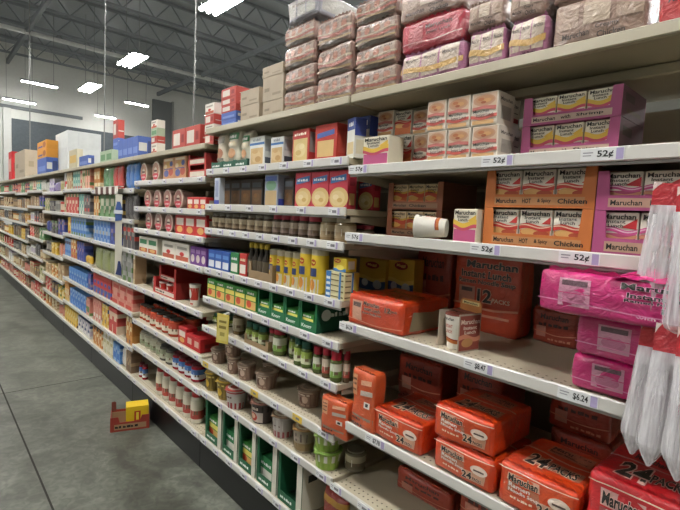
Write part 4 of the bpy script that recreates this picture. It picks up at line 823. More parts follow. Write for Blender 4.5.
 ('tray','pink','cardboard_caddy','tray','upper pink caddy','second shelf of ramen bay',None,1,-0.2985,0,1.41,1.653,0.288,0.24,0.0986,0,0),
 ('soup','soup_pink','noodle_cup_carton','carton','pink-striped carton in upper pink caddy','second shelf of ramen bay','pink-striped carton upper pink caddy',3,-0.3878,0.0893,1.3402,1.6566,0.0849,0.0764,0.0917,0,0),
 ('cup','soupcup','noodle_cup','cup','white noodle cup lying tipped before brown caddy','second shelf of ramen bay',None,1,-0.9069,0,1.3125,1.5821,0.085,0.085,0.108,1.95,-1.57),
 ('soup','soup_yellow','noodle_cup_carton','carton','white and yellow soup carton leaning by orange caddies','second shelf of ramen bay',None,1,-0.8205,0.0958,1.33,1.5401,0.0929,0.08,0.1064,-0.12,0),
 ('opencase','orange12','shrink_wrapped_case','case','orange wrapped case lying flat,torn at its right end','third shelf of ramen bay',None,1,-1.1822,0.2999,1.415,1.1811,0.2909,0.3,0.1256,0,0),
 ('case','orange_big','shrink_wrapped_case','case','orange wrapped case standing upright,reading 12 packs','third shelf of ramen bay',None,1,-0.9228,0.295,1.675,1.1811,0.2861,0.13,0.318,0,0),
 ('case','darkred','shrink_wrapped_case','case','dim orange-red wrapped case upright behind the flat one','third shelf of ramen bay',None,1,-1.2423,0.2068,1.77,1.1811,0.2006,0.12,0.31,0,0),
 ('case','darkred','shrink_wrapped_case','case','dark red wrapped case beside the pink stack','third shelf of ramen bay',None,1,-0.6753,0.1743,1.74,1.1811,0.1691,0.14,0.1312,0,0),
 ('case','pink12','shrink_wrapped_case','case','bright pink wrapped case,bottom of three','third shelf of ramen bay',None,1,-0.2439,0,1.4,1.1815,0.44,0.26,0.098,0,0),
 ('case','pink12','shrink_wrapped_case','case','bright pink wrapped case,middle of three','third shelf of ramen bay',None,1,-0.2321,0,1.38,1.2815,0.44,0.26,0.106,0,0),
 ('bunched','pink12','shrink_wrapped_case','case','bright pink wrapped case,topmost of three','third shelf of ramen bay',None,1,-0.3072,0,1.31,1.3895,0.44,0.26,0.111,0,0),
 ('twin','','soup_cup_sleeve','cup','paper soup cup in open card sleeve near shelf edge','third shelf of ramen bay',None,1,-0.85,0.0981,1.34,1.1811,0.0951,0.1,0.125,-0.2,0),
 ('case','orange24','shrink_wrapped_case','case','orange 24-pack,leftmost at the shelf edge','fourth shelf of ramen bay',None,1,-1.0337,0.2442,1.395,0.7811,0.2369,0.27,0.1172,0,0),
 ('case','orange24','shrink_wrapped_case','case','orange 24-pack,pair in the middle,bottom of stack','fourth shelf of ramen bay',None,1,-0.7572,0.2328,1.395,0.7811,0.2258,0.27,0.1092,0,0),
 ('case','orange24','shrink_wrapped_case','case','orange 24-pack,pair in the middle,topmost of stack','fourth shelf of ramen bay',None,1,-0.7663,0.2324,1.395,0.8913,0.2254,0.27,0.1135,0,0),
 ('case','orange24','shrink_wrapped_case','case','orange 24-pack beside the red pack','fourth shelf of ramen bay',None,1,-0.5188,0.2376,1.4,0.7811,0.2305,0.28,0.1282,0,0),
 ('case','red24','shrink_wrapped_case','case','glossy red 24-pack under the hanging cutlery sleeves','fourth shelf of ramen bay',None,1,-0.2769,0.2362,1.405,0.7811,0.2291,0.29,0.2069,0,0),
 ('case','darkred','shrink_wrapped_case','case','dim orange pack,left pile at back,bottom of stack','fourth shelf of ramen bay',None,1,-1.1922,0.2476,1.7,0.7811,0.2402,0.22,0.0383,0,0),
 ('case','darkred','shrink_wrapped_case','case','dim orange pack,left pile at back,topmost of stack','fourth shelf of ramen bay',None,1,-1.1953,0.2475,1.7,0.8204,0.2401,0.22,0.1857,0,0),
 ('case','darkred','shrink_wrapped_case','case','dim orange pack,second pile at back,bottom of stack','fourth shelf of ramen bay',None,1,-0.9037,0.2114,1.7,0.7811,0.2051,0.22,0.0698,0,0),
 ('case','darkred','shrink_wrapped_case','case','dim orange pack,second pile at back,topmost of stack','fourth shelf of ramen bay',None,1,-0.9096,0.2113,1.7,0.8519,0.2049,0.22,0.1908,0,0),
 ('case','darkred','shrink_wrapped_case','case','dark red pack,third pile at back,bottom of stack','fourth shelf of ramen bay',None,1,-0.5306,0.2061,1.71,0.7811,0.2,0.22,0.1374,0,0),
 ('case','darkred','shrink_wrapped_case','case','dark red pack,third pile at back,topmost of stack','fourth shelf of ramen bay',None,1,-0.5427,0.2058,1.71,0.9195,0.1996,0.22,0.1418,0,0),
 ('case','multipack','noodle_multipack','bag','tall orange noodle multipack at ramen bay left end','fourth shelf of ramen bay',None,1,-1.2009,0.141,1.2875,0.7811,0.1368,0.075,0.2354,-0.06,0),
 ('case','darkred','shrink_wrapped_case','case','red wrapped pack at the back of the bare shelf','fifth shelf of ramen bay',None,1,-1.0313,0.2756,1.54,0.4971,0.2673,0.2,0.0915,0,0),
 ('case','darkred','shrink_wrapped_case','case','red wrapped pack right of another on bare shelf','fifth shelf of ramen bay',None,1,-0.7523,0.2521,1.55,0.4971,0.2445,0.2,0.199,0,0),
 ('pouch','yellowbag','snack_pouch','bag','yellow and red pouch low by the bare shelf','base of ramen bay',None,1,-1.397,0.1603,1.335,0.2171,0.1555,0.07,0.183,0,0),
 ('tray','greenbag','display_tray','tray','dark green display tray under the tall bags','first shelf of jar bay','dark green display tray under the tall bags row',3,-2.4807,0.1352,1.37,1.8401,0.1311,0.2,0.045,0,0),
 ('pouch','grainred','grain_bag','bag','tall pale bag,left one in green trays','first shelf of jar bay',None,1,-2.4565,0.1201,1.316,1.8441,0.1165,0.08,0.2206,0,0),
 ('pouch','grain','grain_bag','bag','tall green and white bag,middle of green trays','first shelf of jar bay',None,1,-2.3185,0.1444,1.316,1.8441,0.14,0.08,0.2296,0,0),
 ('pouch','grain','grain_bag','bag','tall green bag,right one in green trays','first shelf of jar bay',None,1,-2.1893,0.0927,1.316,1.8441,0.0899,0.08,0.1969,0,0),
 ('carton','pasta','food_carton','box','white and blue rice box','first shelf of jar bay',None,1,-2.0678,0.1432,1.305,1.8401,0.1389,0.05,0.1504,0,0),
 ('carton','pasta','food_carton','box','white and blue rice box with orange side','first shelf of jar bay',None,1,-1.8871,0.1106,1.31,1.8401,0.1073,0.06,0.1322,0,0),
 ('carton','redyellow','food_carton','box','red and yellow pasta box','first shelf of jar bay',None,1,-1.7002,0.1348,1.305,1.8401,0.1307,0.05,0.148,-0.05,0),
 ('carton','redbox','food_carton','box','large red and yellow box','first shelf of jar bay',None,1,-1.525,0.145,1.31,1.8401,0.1407,0.06,0.1519,0,0),
 ('carton','bluewhite','food_carton','box','blue and white rice box,front one','first shelf of jar bay',None,1,-1.3626,0.0698,1.305,1.8401,0.0677,0.05,0.1575,-0.3,0),
 ('carton','bluewhite','food_carton','box','blue and white rice box,rear one','first shelf of jar bay',None,1,-1.3743,0.0585,1.385,1.8401,0.0568,0.05,0.1806,0,0),
 ('carton','narrowblue','food_carton','box','narrow white and blue box at shelf end','second shelf of jar bay',None,1,-2.4488,0.0607,1.2775,1.6371,0.0589,0.035,0.1545,0,0),
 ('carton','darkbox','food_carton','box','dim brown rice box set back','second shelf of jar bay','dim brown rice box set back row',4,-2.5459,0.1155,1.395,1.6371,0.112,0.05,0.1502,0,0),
 ('carton','bluetall','food_carton','box','blue and green box','second shelf of jar bay',None,1,-1.9254,0.1147,1.315,1.6371,0.1113,0.07,0.1566,0,0),
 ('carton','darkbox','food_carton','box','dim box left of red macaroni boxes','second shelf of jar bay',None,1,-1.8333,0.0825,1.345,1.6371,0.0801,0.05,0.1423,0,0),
 ('carton','mac','food_carton','box','red macaroni box','second shelf of jar bay','red macaroni box row',3,-1.6701,0.1199,1.305,1.6371,0.1163,0.05,0.1571,0,0),
 ('carton','mac','food_carton','box','red macaroni box set back in shadow','second shelf of jar bay',None,1,-1.4,0.0907,1.435,1.6371,0.0879,0.05,0.1381,0,0),
 ('jar','dark','seasoning_jar','jar','dark seasoning jar with grey lid','third shelf of jar bay','dark seasoning jar with grey lid row',8,-2.5269,0.0788,1.3178,1.4981,0.0756,0.0756,0.0933,0,0),
 ('jar','dark','seasoning_jar','jar','dark seasoning jar with grey lid','second row,third shelf of jar bay','dark seasoning jar with grey lid row behind',8,-2.5269,0.0788,1.3965,1.4981,0.0756,0.0756,0.0933,0,0),
 ('jar','darkred','seasoning_jar','jar','dark seasoning jar with red lid','third shelf of jar bay','dark seasoning jar with red lid row',5,-1.8919,0.0707,1.3139,1.4981,0.0679,0.0679,0.0998,0,0),
 ('jar','darkred','seasoning_jar','jar','dark seasoning jar with red lid','second row,third shelf of jar bay','dark seasoning jar with red lid row behind',5,-1.8919,0.0707,1.3845,1.4981,0.0679,0.0679,0.0998,0,0),
 ('jar','large','seasoning_jar','jar','large tan jar','third shelf of jar bay','large tan jar row',2,-1.5184,0.0968,1.3265,1.4981,0.0929,0.0929,0.0982,0,0),
 ('jar','darkred','seasoning_jar','jar','small dark jar deep at right end','third shelf of jar bay','small dark jar deep at right end row',2,-1.4291,0.055,1.4164,1.4981,0.0528,0.0528,0.0741,0,0),
 ('carton','smallblue','stock_box','box','small blue stock box','fourth shelf of jar bay','small blue stock box row',3,-2.5308,0.0857,1.32,1.2611,0.0831,0.08,0.1111,0,0),
 ('carton','smallgreen','stock_box','box','small green stock box','fourth shelf of jar bay',None,1,-2.261,0.0884,1.32,1.2611,0.0857,0.08,0.1168,0,0),
 ('carton','smallred','stock_box','box','small red stock box','fourth shelf of jar bay',None,1,-2.1694,0.0733,1.32,1.2611,0.0711,0.08,0.1202,0,0),
 ('tray','kraft','display_tray','tray','kraft tray holding dark bottles','fourth shelf of jar bay',None,1,-1.9833,0.2247,1.33,1.2611,0.2179,0.12,0.0881,0,0),
 ('bottle','yellowcap','sauce_bottle','bottle','dark bottle with yellow cap in kraft tray','fourth shelf of jar bay','dark bottle with yellow cap in kraft tray row',4,-2.1159,0.0482,1.3031,1.2651,0.0462,0.0462,0.1827,0,0),
 ('shaker','','seasoning_shaker','bottle','short yellow seasoning shaker','fourth shelf of jar bay','short yellow seasoning shaker row',4,-1.9059,0.0643,1.3109,1.2611,0.0618,0.0618,0.1669,0,0),
 ('shaker','','seasoning_shaker','bottle','tall yellow seasoning shaker','fourth shelf of jar bay','tall yellow seasoning shaker row',2,-1.6288,0.0823,1.2995,1.2611,0.079,0.079,0.2039,0,0),
 ('carton','striped','bouillon_box','box','striped blue and yellow bouillon box','fourth shelf of jar bay',None,1,-1.4093,0.1196,1.31,1.2611,0.116,0.08,0.1145,0,0),
 ('carton','maggiyellow','bouillon_box','box','yellow bouillon box on the striped one','fourth shelf of jar bay',None,1,-1.3972,0.0804,1.31,1.3781,0.0779,0.06,0.055,0,0),
 ('carton','maggi','bouillon_box','box','yellow and blue bouillon carton,left of pair set back','fourth shelf of jar bay',None,1,-1.5141,0.1803,1.635,1.2611,0.1749,0.07,0.15,0,0),
 ('carton','maggi','bouillon_box','box','yellow and blue bouillon carton,right of pair set back','fourth shelf of jar bay',None,1,-1.3516,0.1555,1.655,1.2611,0.1509,0.07,0.1666,0,0),
 ('carton','greensoup','soup_box','box','green and yellow soup box','fifth shelf of jar bay','green and yellow soup box row',5,-2.5213,0.111,1.325,1.0871,0.1076,0.09,0.1084,0,0),
 ('tray','green','display_tray','tray','green bouillon display tray','fifth shelf of jar bay','green bouillon display tray row',4,-1.9364,0.1198,1.41,1.0871,0.1162,0.28,0.1283,0,0),
 ('carton','greensoup','soup_box','box','soup box inside the green tray','fifth shelf of jar bay','soup box inside the green tray row',4,-1.9447,0.1165,1.33,1.0911,0.0956,0.1,0.072,0,0),
 ('jar','green','seasoning_jar','jar','green-lidded jar in shadow','sixth shelf of jar bay','green-lidded jar in shadow row',2,-2.5887,0.1085,1.3821,0.9111,0.1041,0.1041,0.0625,0,0),
 ('jar','tan','seasoning_jar','jar','large tan jar behind the yellow flag','sixth shelf of jar bay',None,1,-2.2799,0,1.3365,0.9111,0.073,0.073,0.1308,0,0),
 ('tray','kraft','display_tray','tray','low kraft tray under green jars','sixth shelf of jar bay',None,1,-1.9985,0.2312,1.32,0.9111,0.2243,0.1,0.05,0,0),
 ('jar','green','seasoning_jar','jar','green jar in the kraft tray','sixth shelf of jar bay','green jar in the kraft tray row',3,-2.107,0.0622,1.3098,0.9151,0.0597,0.0597,0.1069,0,0),
 ('jar','greenred','seasoning_jar','jar','jar with red lid and green label','sixth shelf of jar bay',None,1,-1.8322,0,1.3047,0.9111,0.0695,0.0695,0.1429,0,0),
 ('jar','redstripe','seasoning_jar','jar','thin jar with red lid beside the larger one','sixth shelf of jar bay',None,1,-1.9172,0,1.3206,0.9111,0.0412,0.0412,0.1221,0,0),
 ('jar','green','seasoning_jar','jar','green jar,first of the green-lidded trio','sixth shelf of jar bay',None,1,-1.7567,0,1.3347,0.9111,0.0493,0.0493,0.1294,0,0),
 ('jar','green','seasoning_jar','jar','green jar,second of the green-lidded trio','sixth shelf of jar bay',None,1,-1.6557,0,1.2886,0.9111,0.0471,0.0471,0.134,0,0),
 ('jar','green','seasoning_jar','jar','green jar,third of the green-lidded trio','sixth shelf of jar bay',None,1,-1.6074,0,1.2978,0.9111,0.0557,0.0557,0.1204,0,0),
 ('jar','greenred','seasoning_jar','jar','red-lidded jar,left of four at shelf end','sixth shelf of jar bay',None,1,-1.5218,0,1.2926,0.9111,0.0452,0.0452,0.1188,0,0),
 ('jar','redstripe','seasoning_jar','jar','red-lidded jar,second of four at shelf end','sixth shelf of jar bay',None,1,-1.4548,0,1.2849,0.9111,0.0398,0.0398,0.1363,0,0),
 ('jar','greenred','seasoning_jar','jar','red-lidded jar,third of four at shelf end','sixth shelf of jar bay',None,1,-1.3942,0,1.2858,0.9111,0.0516,0.0516,0.1295,0,0),
 ('jar','redstripe','seasoning_jar','jar','red-lidded jar,last of four at shelf end','sixth shelf of jar bay',None,1,-1.3605,0,1.3151,0.9111,0.0303,0.0303,0.1332,0,0),
 ('bowl','brown','noodle_bowl','bowl','brown noodle bowl under the yellow flag','seventh shelf of jar bay',None,1,-2.4733,0,1.3196,0.6951,0.0992,0.0992,0.09,0,0),
 ('bowl','brown','noodle_bowl','bowl','brown noodle bowl,second from the flag','seventh shelf of jar bay',None,1,-2.2623,0,1.299,0.6951,0.078,0.078,0.09,0,0),
 ('bowl','brown','noodle_bowl','bowl','brown noodle bowl stacked on the second one','seventh shelf of jar bay',None,1,-2.2964,0,1.315,0.7861,0.11,0.11,0.085,0,0),
 ('bowl','brown','noodle_bowl','bowl','brown noodle bowl,third from the flag','seventh shelf of jar bay',None,1,-2.1459,0,1.3137,0.6951,0.1073,0.1073,0.09,0,0),
 ('bowl','brown','noodle_bowl','bowl','brown noodle bowl with pale lid,fourth from the flag','seventh shelf of jar bay',None,1,-1.9749,0,1.3316,0.6951,0.1232,0.1232,0.09,0,0),
 ('bowl','brown','noodle_bowl','bowl','brown noodle bowl behind the fourth one','seventh shelf of jar bay',None,1,-2.0974,0,1.4451,0.6951,0.1102,0.1102,0.09,0,0),
 ('bowl','brown','noodle_bowl','bowl','brown noodle bowl alone beside the orange multipack','seventh shelf of jar bay',None,1,-1.6639,0,1.3695,0.6951,0.1191,0.1191,0.09,0,0),
 ('case','multipack','noodle_multipack','bag','orange noodle multipack at jar bay right end','seventh shelf of jar bay',None,1,-1.3512,0.157,1.273,0.6951,0.1523,0.07,0.165,0.12,0),
 ('bowl','yellow','noodle_bowl','bowl','yellow noodle bowl,first on the row','eighth shelf of jar bay',None,1,-2.541,0,1.3204,0.5071,0.1008,0.1008,0.116,0,0),
 ('bowl','yellow','noodle_bowl','bowl','yellow noodle bowl,second on the row','eighth shelf of jar bay',None,1,-2.3737,0,1.3251,0.5071,0.1302,0.1302,0.116,0,0),
 ('bowl','redlid','noodle_bowl','bowl','noodle bowl with red lid,third on the row','eighth shelf of jar bay',None,1,-2.2289,0,1.3026,0.5071,0.1252,0.1252,0.116,0,0),
 ('bowl','blackred','noodle_bowl','bowl','black and red noodle bowl','eighth shelf of jar bay',None,1,-1.9935,0,1.3269,0.5071,0.1338,0.1338,0.116,0,0),
 ('bowl','redlid','noodle_bowl','bowl','red-lidded noodle bowl behind the black one','eighth shelf of jar bay',None,1,-2.2559,0,1.4473,0.5071,0.1145,0.1145,0.116,0,0),
 ('bowl','grey','noodle_bowl','bowl','grey noodle bowl with pink base','eighth shelf of jar bay',None,1,-1.7981,0,1.3213,0.5071,0.1225,0.1225,0.116,0,0),
 ('bowl','blackred','noodle_bowl','bowl','dim noodle bowl behind the grey one','eighth shelf of jar bay',None,1,-1.9782,0,1.4586,0.5071,0.0971,0.0971,0.116,0,0),
 ('bowl','tan','noodle_bowl','bowl','tan noodle bowl with golden lid','eighth shelf of jar bay',None,1,-1.6237,0,1.3182,0.5071,0.1165,0.1165,0.116,0,0),
 ('bowl','green','noodle_bowl','bowl','lower green noodle bowl of a pair','eighth shelf of jar bay',None,1,-1.4507,0,1.3153,0.5071,0.1306,0.1306,0.0795,0,0),
 ('bowl','green','noodle_bowl','bowl','upper green noodle bowl of a pair','eighth shelf of jar bay',None,1,-1.4568,0,1.3155,0.5876,0.131,0.131,0.0744,0,0),
 ('jar','can','food_can','can','tan can beside the bare shelf','eighth shelf of jar bay',None,1,-1.3592,0,1.3963,0.5071,0.0926,0.0926,0.0891,0,0),
 ('tray','greenwhite','display_tray','tray','open green carton with white sides,first from left','base of jar bay',None,1,-2.4309,0.2045,1.42,0.2171,0.1984,0.3,0.25,0,0),
 ('tray','greenwhite','display_tray','tray','open green carton with white sides,second from left','base of jar bay',None,1,-2.2307,0.1718,1.42,0.2171,0.1667,0.3,0.25,0,0),
 ('tray','greenwhite','display_tray','tray','open green carton with white sides,third from left','base of jar bay',None,1,-2.0464,0.175,1.42,0.2171,0.1697,0.3,0.25,0,0),
 ('tray','greenwhite','display_tray','tray','open green carton with white sides,fourth from left','base of jar bay',None,1,-1.8575,0.1834,1.42,0.2171,0.1779,0.3,0.25,0,0),
 ('tray','greenwhite','display_tray','tray','open green carton with white sides,fifth from left','base of jar bay',None,1,-1.6604,0.1935,1.42,0.2171,0.1877,0.3,0.25,0,0),
 ('carton','greensoup','soup_box','box','green box inside open green carton one','base of jar bay',None,1,-2.4862,0.1699,1.355,0.2211,0.1648,0.12,0.13,0,0),
 ('carton','smallgreen','soup_box','box','green box inside open green carton two','base of jar bay',None,1,-2.2816,0.1405,1.355,0.2211,0.1363,0.12,0.13,0,0),
 ('carton','greensoup','soup_box','box','green box inside open green carton three','base of jar bay',None,1,-2.0932,0.1473,1.355,0.2211,0.1429,0.12,0.13,0,0),
 ('carton','smallgreen','soup_box','box','green box inside open green carton four','base of jar bay',None,1,-1.8996,0.1405,1.355,0.2211,0.1363,0.12,0.13,0,0),
 ('disc','creamred','noodle_bowl','bowl','round cream-lidded noodle bowl','first shelf of soup cup bay','round cream-lidded noodle bowl row',2,-3.6876,0.2461,1.325,1.8011,0.2387,0.09,0.1424,0,0),
 ('carton','patterned','food_carton','box','orange and blue patterned pack','first shelf of soup cup bay','orange and blue patterned pack row',2,-3.2038,0.1924,1.33,1.8011,0.1866,0.1,0.1499,0,0),
 ('tray','redclear','display_tray','tray','red tray of noodle cups,bottom of stack','first shelf of soup cup bay',None,1,-2.7365,0.2519,1.37,1.8011,0.2444,0.2,0.0782,0,0),
 ('tray','redclear','display_tray','tray','red tray of noodle cups,topmost of stack','first shelf of soup cup bay',None,1,-2.7409,0.2516,1.37,1.8803,0.2441,0.2,0.0683,0,0),
 ('disc','pinkred','noodle_bowl','bowl','round pink-lidded noodle bowl','second shelf of soup cup bay','round pink-lidded noodle bowl row',4,-3.5963,0.1888,1.325,1.6051,0.1831,0.09,0.1319,0,0),
 ('carton','redmix','food_carton','box','small red and white noodle box','second shelf of soup cup bay','small red and white noodle box row',3,-2.8445,0.0899,1.33,1.6051,0.0872,0.1,0.0785,0,0),
 ('disc','pinkred','noodle_bowl','bowl','round dark-based noodle bowl','third shelf of soup cup bay','round dark-based noodle bowl row',3,-3.5663,0.191,1.325,1.4381,0.1853,0.09,0.1339,0,0),
 ('carton','redmix','food_carton','box','red noodle box','third shelf of soup cup bay','red noodle box row',3,-2.9951,0.154,1.33,1.4381,0.1493,0.1,0.1339,0,0),
 ('carton','whitesoup','food_carton','box','white soup box with green panel','fourth shelf of soup cup bay','white soup box with green panel row',2,-3.6707,0.1889,1.33,1.2571,0.1832,0.1,0.1184,0,0),
 ('carton','whitered','food_carton','box','white box with red print','fourth shelf of soup cup bay','white box with red print row',2,-3.1794,0.2259,1.33,1.2571,0.2191,0.1,0.1195,0,0),
 ('carton','purple','food_carton','box','purple box','fourth shelf of soup cup bay','purple box row',3,-2.7879,0.0752,1.32,1.2571,0.073,0.08,0.1133,0,0),
 ('tray','redwhite','display_tray','tray','lower red and white cup tray','fifth shelf of soup cup bay',None,1,-3.2429,0.4217,1.43,0.9811,0.409,0.3,0.1144,0,0),
 ('tray','redwhite','display_tray','tray','upper red and white cup tray','fifth shelf of soup cup bay',None,1,-3.2642,0.3105,1.44,1.0811,0.3012,0.26,0.1,0,0),
 ('cup','redcup','noodle_cup','cup','red-labelled cup in lower tray','fifth shelf of soup cup bay','red-labelled cup in lower tray row',3,-3.5025,0.1332,1.33,0.9851,0.07,0.07,0.08,0,0),
 ('cup','redcup','noodle_cup','cup','white noodle cup with red label alone','fifth shelf of soup cup bay',None,1,-2.7988,0,1.3073,0.9811,0.0746,0.0746,0.1447,0,0),
 ('jar','redcan','soup_can','can','left red-white can','sixth shelf of soup cup bay','left red-white can row',3,-3.7737,0.0693,1.3308,0.7071,0.0666,0.0666,0.12,0,0),
 ('jar','redcan','soup_can','can','left red-white can','second row,sixth shelf of soup cup bay','left red-white can row behind',3,-3.7737,0.0693,1.4366,0.7071,0.0666,0.0666,0.12,0,0),
 ('jar','redcan','soup_can','can','middle red-white can','sixth shelf of soup cup bay','middle red-white can row',4,-3.4983,0.1182,1.3367,0.7071,0.1134,0.1134,0.12,0,0),
 ('jar','redcan','soup_can','can','middle red-white can','second row,sixth shelf of soup cup bay','middle red-white can row behind',4,-3.4983,0.1182,1.4547,0.7071,0.1134,0.1134,0.12,0,0),
 ('carton','redmix','food_carton','box','small red box left of the red pair','sixth shelf of soup cup bay',None,1,-2.9209,0.128,1.32,0.7071,0.1241,0.08,0.11,0,0),
 ('carton','redplain','food_carton','box','bright red box at shelf end','sixth shelf of soup cup bay','bright red box at shelf end row',2,-2.8053,0.1032,1.345,0.7071,0.1001,0.13,0.0866,0,0),
 ('carton','redplain','food_carton','box','tall red box behind','sixth shelf of soup cup bay','tall red box behind row',2,-3.4444,0.118,1.59,0.7071,0.1145,0.1,0.0791,0,0),
 ('jar','whitecan','soup_can','can','tan can with green label','seventh shelf of soup cup bay','tan can with green label row',4,-3.7515,0.1156,1.3504,0.4951,0.1109,0.1109,0.112,0,0),
 ('jar','whitecan','soup_can','can','tan can with green label','second row,seventh shelf of soup cup bay','tan can with green label row behind',4,-3.7515,0.1156,1.4968,0.4951,0.1109,0.1109,0.112,0,0),
 ('jar','darkcan','soup_can','can','dark-lidded can with pale label','seventh shelf of soup cup bay','dark-lidded can with pale label row',2,-3.2913,0.1104,1.333,0.4951,0.1059,0.1059,0.112,0,0),
 ('jar','darkcan','soup_can','can','dark-lidded can with pale label','second row,seventh shelf of soup cup bay','dark-lidded can with pale label row behind',2,-3.2913,0.1104,1.4431,0.4951,0.1059,0.1059,0.112,0,0),
 ('jar','bluecan','soup_can','can','red-topped can with blue band','seventh shelf of soup cup bay','red-topped can with blue band row',4,-3.0588,0.099,1.3275,0.4951,0.095,0.095,0.112,0,0),
 ('jar','bluecan','soup_can','can','red-topped can with blue band','second row,seventh shelf of soup cup bay','red-topped can with blue band row behind',4,-3.0588,0.099,1.4263,0.4951,0.095,0.095,0.112,0,0),
 ('jar','bluecan','soup_can','can','small blue and white can','base of soup cup bay','small blue and white can row',2,-3.7843,0.071,1.325,0.2171,0.0454,0.0454,0.12,0,0),
 ('jar','whitered','sauce_bottle','bottle','white bottle with red cap','base of soup cup bay','white bottle with red cap row',6,-3.3524,0.1192,1.324,0.2171,0.088,0.088,0.2,0,0),
 ('jar','whitered','sauce_bottle','bottle','white bottle with red cap','second row,base of soup cup bay','white bottle with red cap row behind',6,-3.3524,0.1192,1.4155,0.2171,0.088,0.088,0.2,0,0),
 ('gbox',(('#d8c8a0','#4a3a34','#4a3a34'),('#c98f4c','#d8c8a0','#d8c8a0'),('#b97a3c','#b97a3c','#b97a3c'),('#b97a3c','#d8c8a0','#b97a3c'),('#d8c8a0','#d8c8a0','#c98f4c'),('#b97a3c','#b97a3c','#b97a3c')),'food_carton','box','orange box','first shelf of cake mix bay','orange box row',2,-4.992,0.103,1.32,1.7471,0.0999,0.09,0.2149,0,0),
 ('gpouch',('#5a8a5c','#7a9c70'),'food_pouch','bag','green pouch','first shelf of cake mix bay','green pouch row',2,-4.7123,0.1548,1.305,1.7471,0.1502,0.05,0.2149,0,0),
 ('gpouch',('#b8403c','#c04a44'),'food_pouch','bag','red pouch','first shelf of cake mix bay','red pouch row',2,-4.417,0.1262,1.305,1.7471,0.1224,0.05,0.212,0,0),
 ('gpouch',('#3f70b4','#5888c0'),'food_pouch','bag','blue pouch','first shelf of cake mix bay','blue pouch row',3,-4.0741,0.0973,1.305,1.7471,0.0944,0.05,0.2149,0,0),
 ('gbox',(('#d8c8a0','#b97a3c','#5c7a44'),('#b97a3c','#c98f4c','#d8c8a0'),('#c98f4c','#d8c8a0','#b97a3c'),('#b97a3c','#d8c8a0','#b97a3c'),('#b97a3c','#c98f4c','#d8c8a0'),('#d8c8a0','#b97a3c','#5c7a44')),'food_carton','box','orange box','second shelf of cake mix bay','orange box row',2,-4.9987,0.0894,1.32,1.4981,0.0867,0.09,0.1937,0,0),
 ('gbox',(('#5a8a5c','#7a9c70','#5c7a44'),('#5c7a44','#7a9c70','#d0cfb8'),('#d0cfb8','#5a8a5c','#d0cfb8'),('#5a8a5c','#d0cfb8','#5a8a5c'),('#7a9c70','#d0cfb8','#7a9c70'),('#5a8a5c','#5c7a44','#5a8a5c')),'food_carton','box','green box','second shelf of cake mix bay','green box row',3,-4.7533,0.1541,1.32,1.4981,0.1494,0.09,0.2029,0,0),
 ('gbox',(('#5a5658','#4c484c','#4c484c'),('#5a5658','#8c8880','#c9a84c'),('#5a5658','#c9a84c','#4c484c'),('#4c484c','#8c8880','#4c484c'),('#4c484c','#4c484c','#c9a84c'),('#4c484c','#5a5658','#5a5658')),'food_carton','box','dark box','second shelf of cake mix bay',None,1,-4.2846,0.1104,1.32,1.4981,0.107,0.09,0.193,0,0),
 ('gpouch',('#4c484c','#5a5658'),'food_pouch','bag','dark pouch','second shelf of cake mix bay','dark pouch row',3,-4.0903,0.0986,1.305,1.4981,0.0956,0.05,0.2159,0,0),
 ('gbox',(('#3f70b4','#8aa4c4','#3f70b4'),('#8aa4c4','#3f70b4','#3f70b4'),('#c9a84c','#8aa4c4','#8aa4c4'),('#3f70b4','#8aa4c4','#3f70b4'),('#8aa4c4','#3f70b4','#3f70b4'),('#8aa4c4','#5888c0','#5888c0')),'food_carton','box','blue box','third shelf of cake mix bay','blue box row',5,-4.99,0.1072,1.32,1.2591,0.104,0.09,0.2059,0,0),
 ('gbox',(('#34408a','#34408a','#4a58a0'),('#4a3a34','#4a58a0','#34408a'),('#4a3a34','#34408a','#4a3a34'),('#34408a','#8c7488','#34408a'),('#34408a','#34408a','#34408a'),('#34408a','#34408a','#34408a')),'food_carton','box','navy blue box','third shelf of cake mix bay','navy blue box row',2,-4.449,0.1154,1.32,1.2591,0.1119,0.09,0.2059,0,0),
 ('gbox',(('#8c8880','#4c484c','#5a5658'),('#8c8880','#4c484c','#4c484c'),('#4c484c','#4c484c','#b8423a'),('#4c484c','#8c8880','#4c484c'),('#b8423a','#b8423a','#8c8880'),('#4c484c','#8c8880','#4c484c')),'food_carton','box','dark box','third shelf of cake mix bay','dark box row',3,-4.0913,0.0995,1.32,1.2591,0.0965,0.09,0.2059,0,0),
 ('gpouch',('#8c9460','#98a06c'),'food_pouch','bag','olive green pouch','fourth shelf of cake mix bay','olive green pouch row',3,-4.9279,0.2352,1.305,0.9791,0.2282,0.05,0.2126,0,0),
 ('gbox',(('#a8a8a2','#5c7a44','#a8a8a2'),('#5c7a44','#9a9a94','#9a9a94'),('#7c7c78','#7c7c78','#5c7a44'),('#9a9a94','#7c7c78','#9a9a94'),('#a8a8a2','#9a9a94','#7c7c78'),('#7c7c78','#a8a8a2','#5c7a44')),'food_carton','box','grey box','fourth shelf of cake mix bay','grey box row',2,-4.094,0.1272,1.32,0.9791,0.1234,0.09,0.2469,0,0),
 ('gbox',(('#c8b894','#c8b894','#a88a68'),('#b09474','#b09474','#b09474'),('#b09474','#a88a68','#a88a68'),('#a88a68','#c8b894','#a88a68'),('#a88a68','#b09474','#a88a68'),('#d8d4c8','#d8d4c8','#b09474')),'food_carton','box','tan box','fourth shelf of cake mix bay',None,1,-3.8553,0.0476,1.32,0.9791,0.0461,0.09,0.2426,0,0),
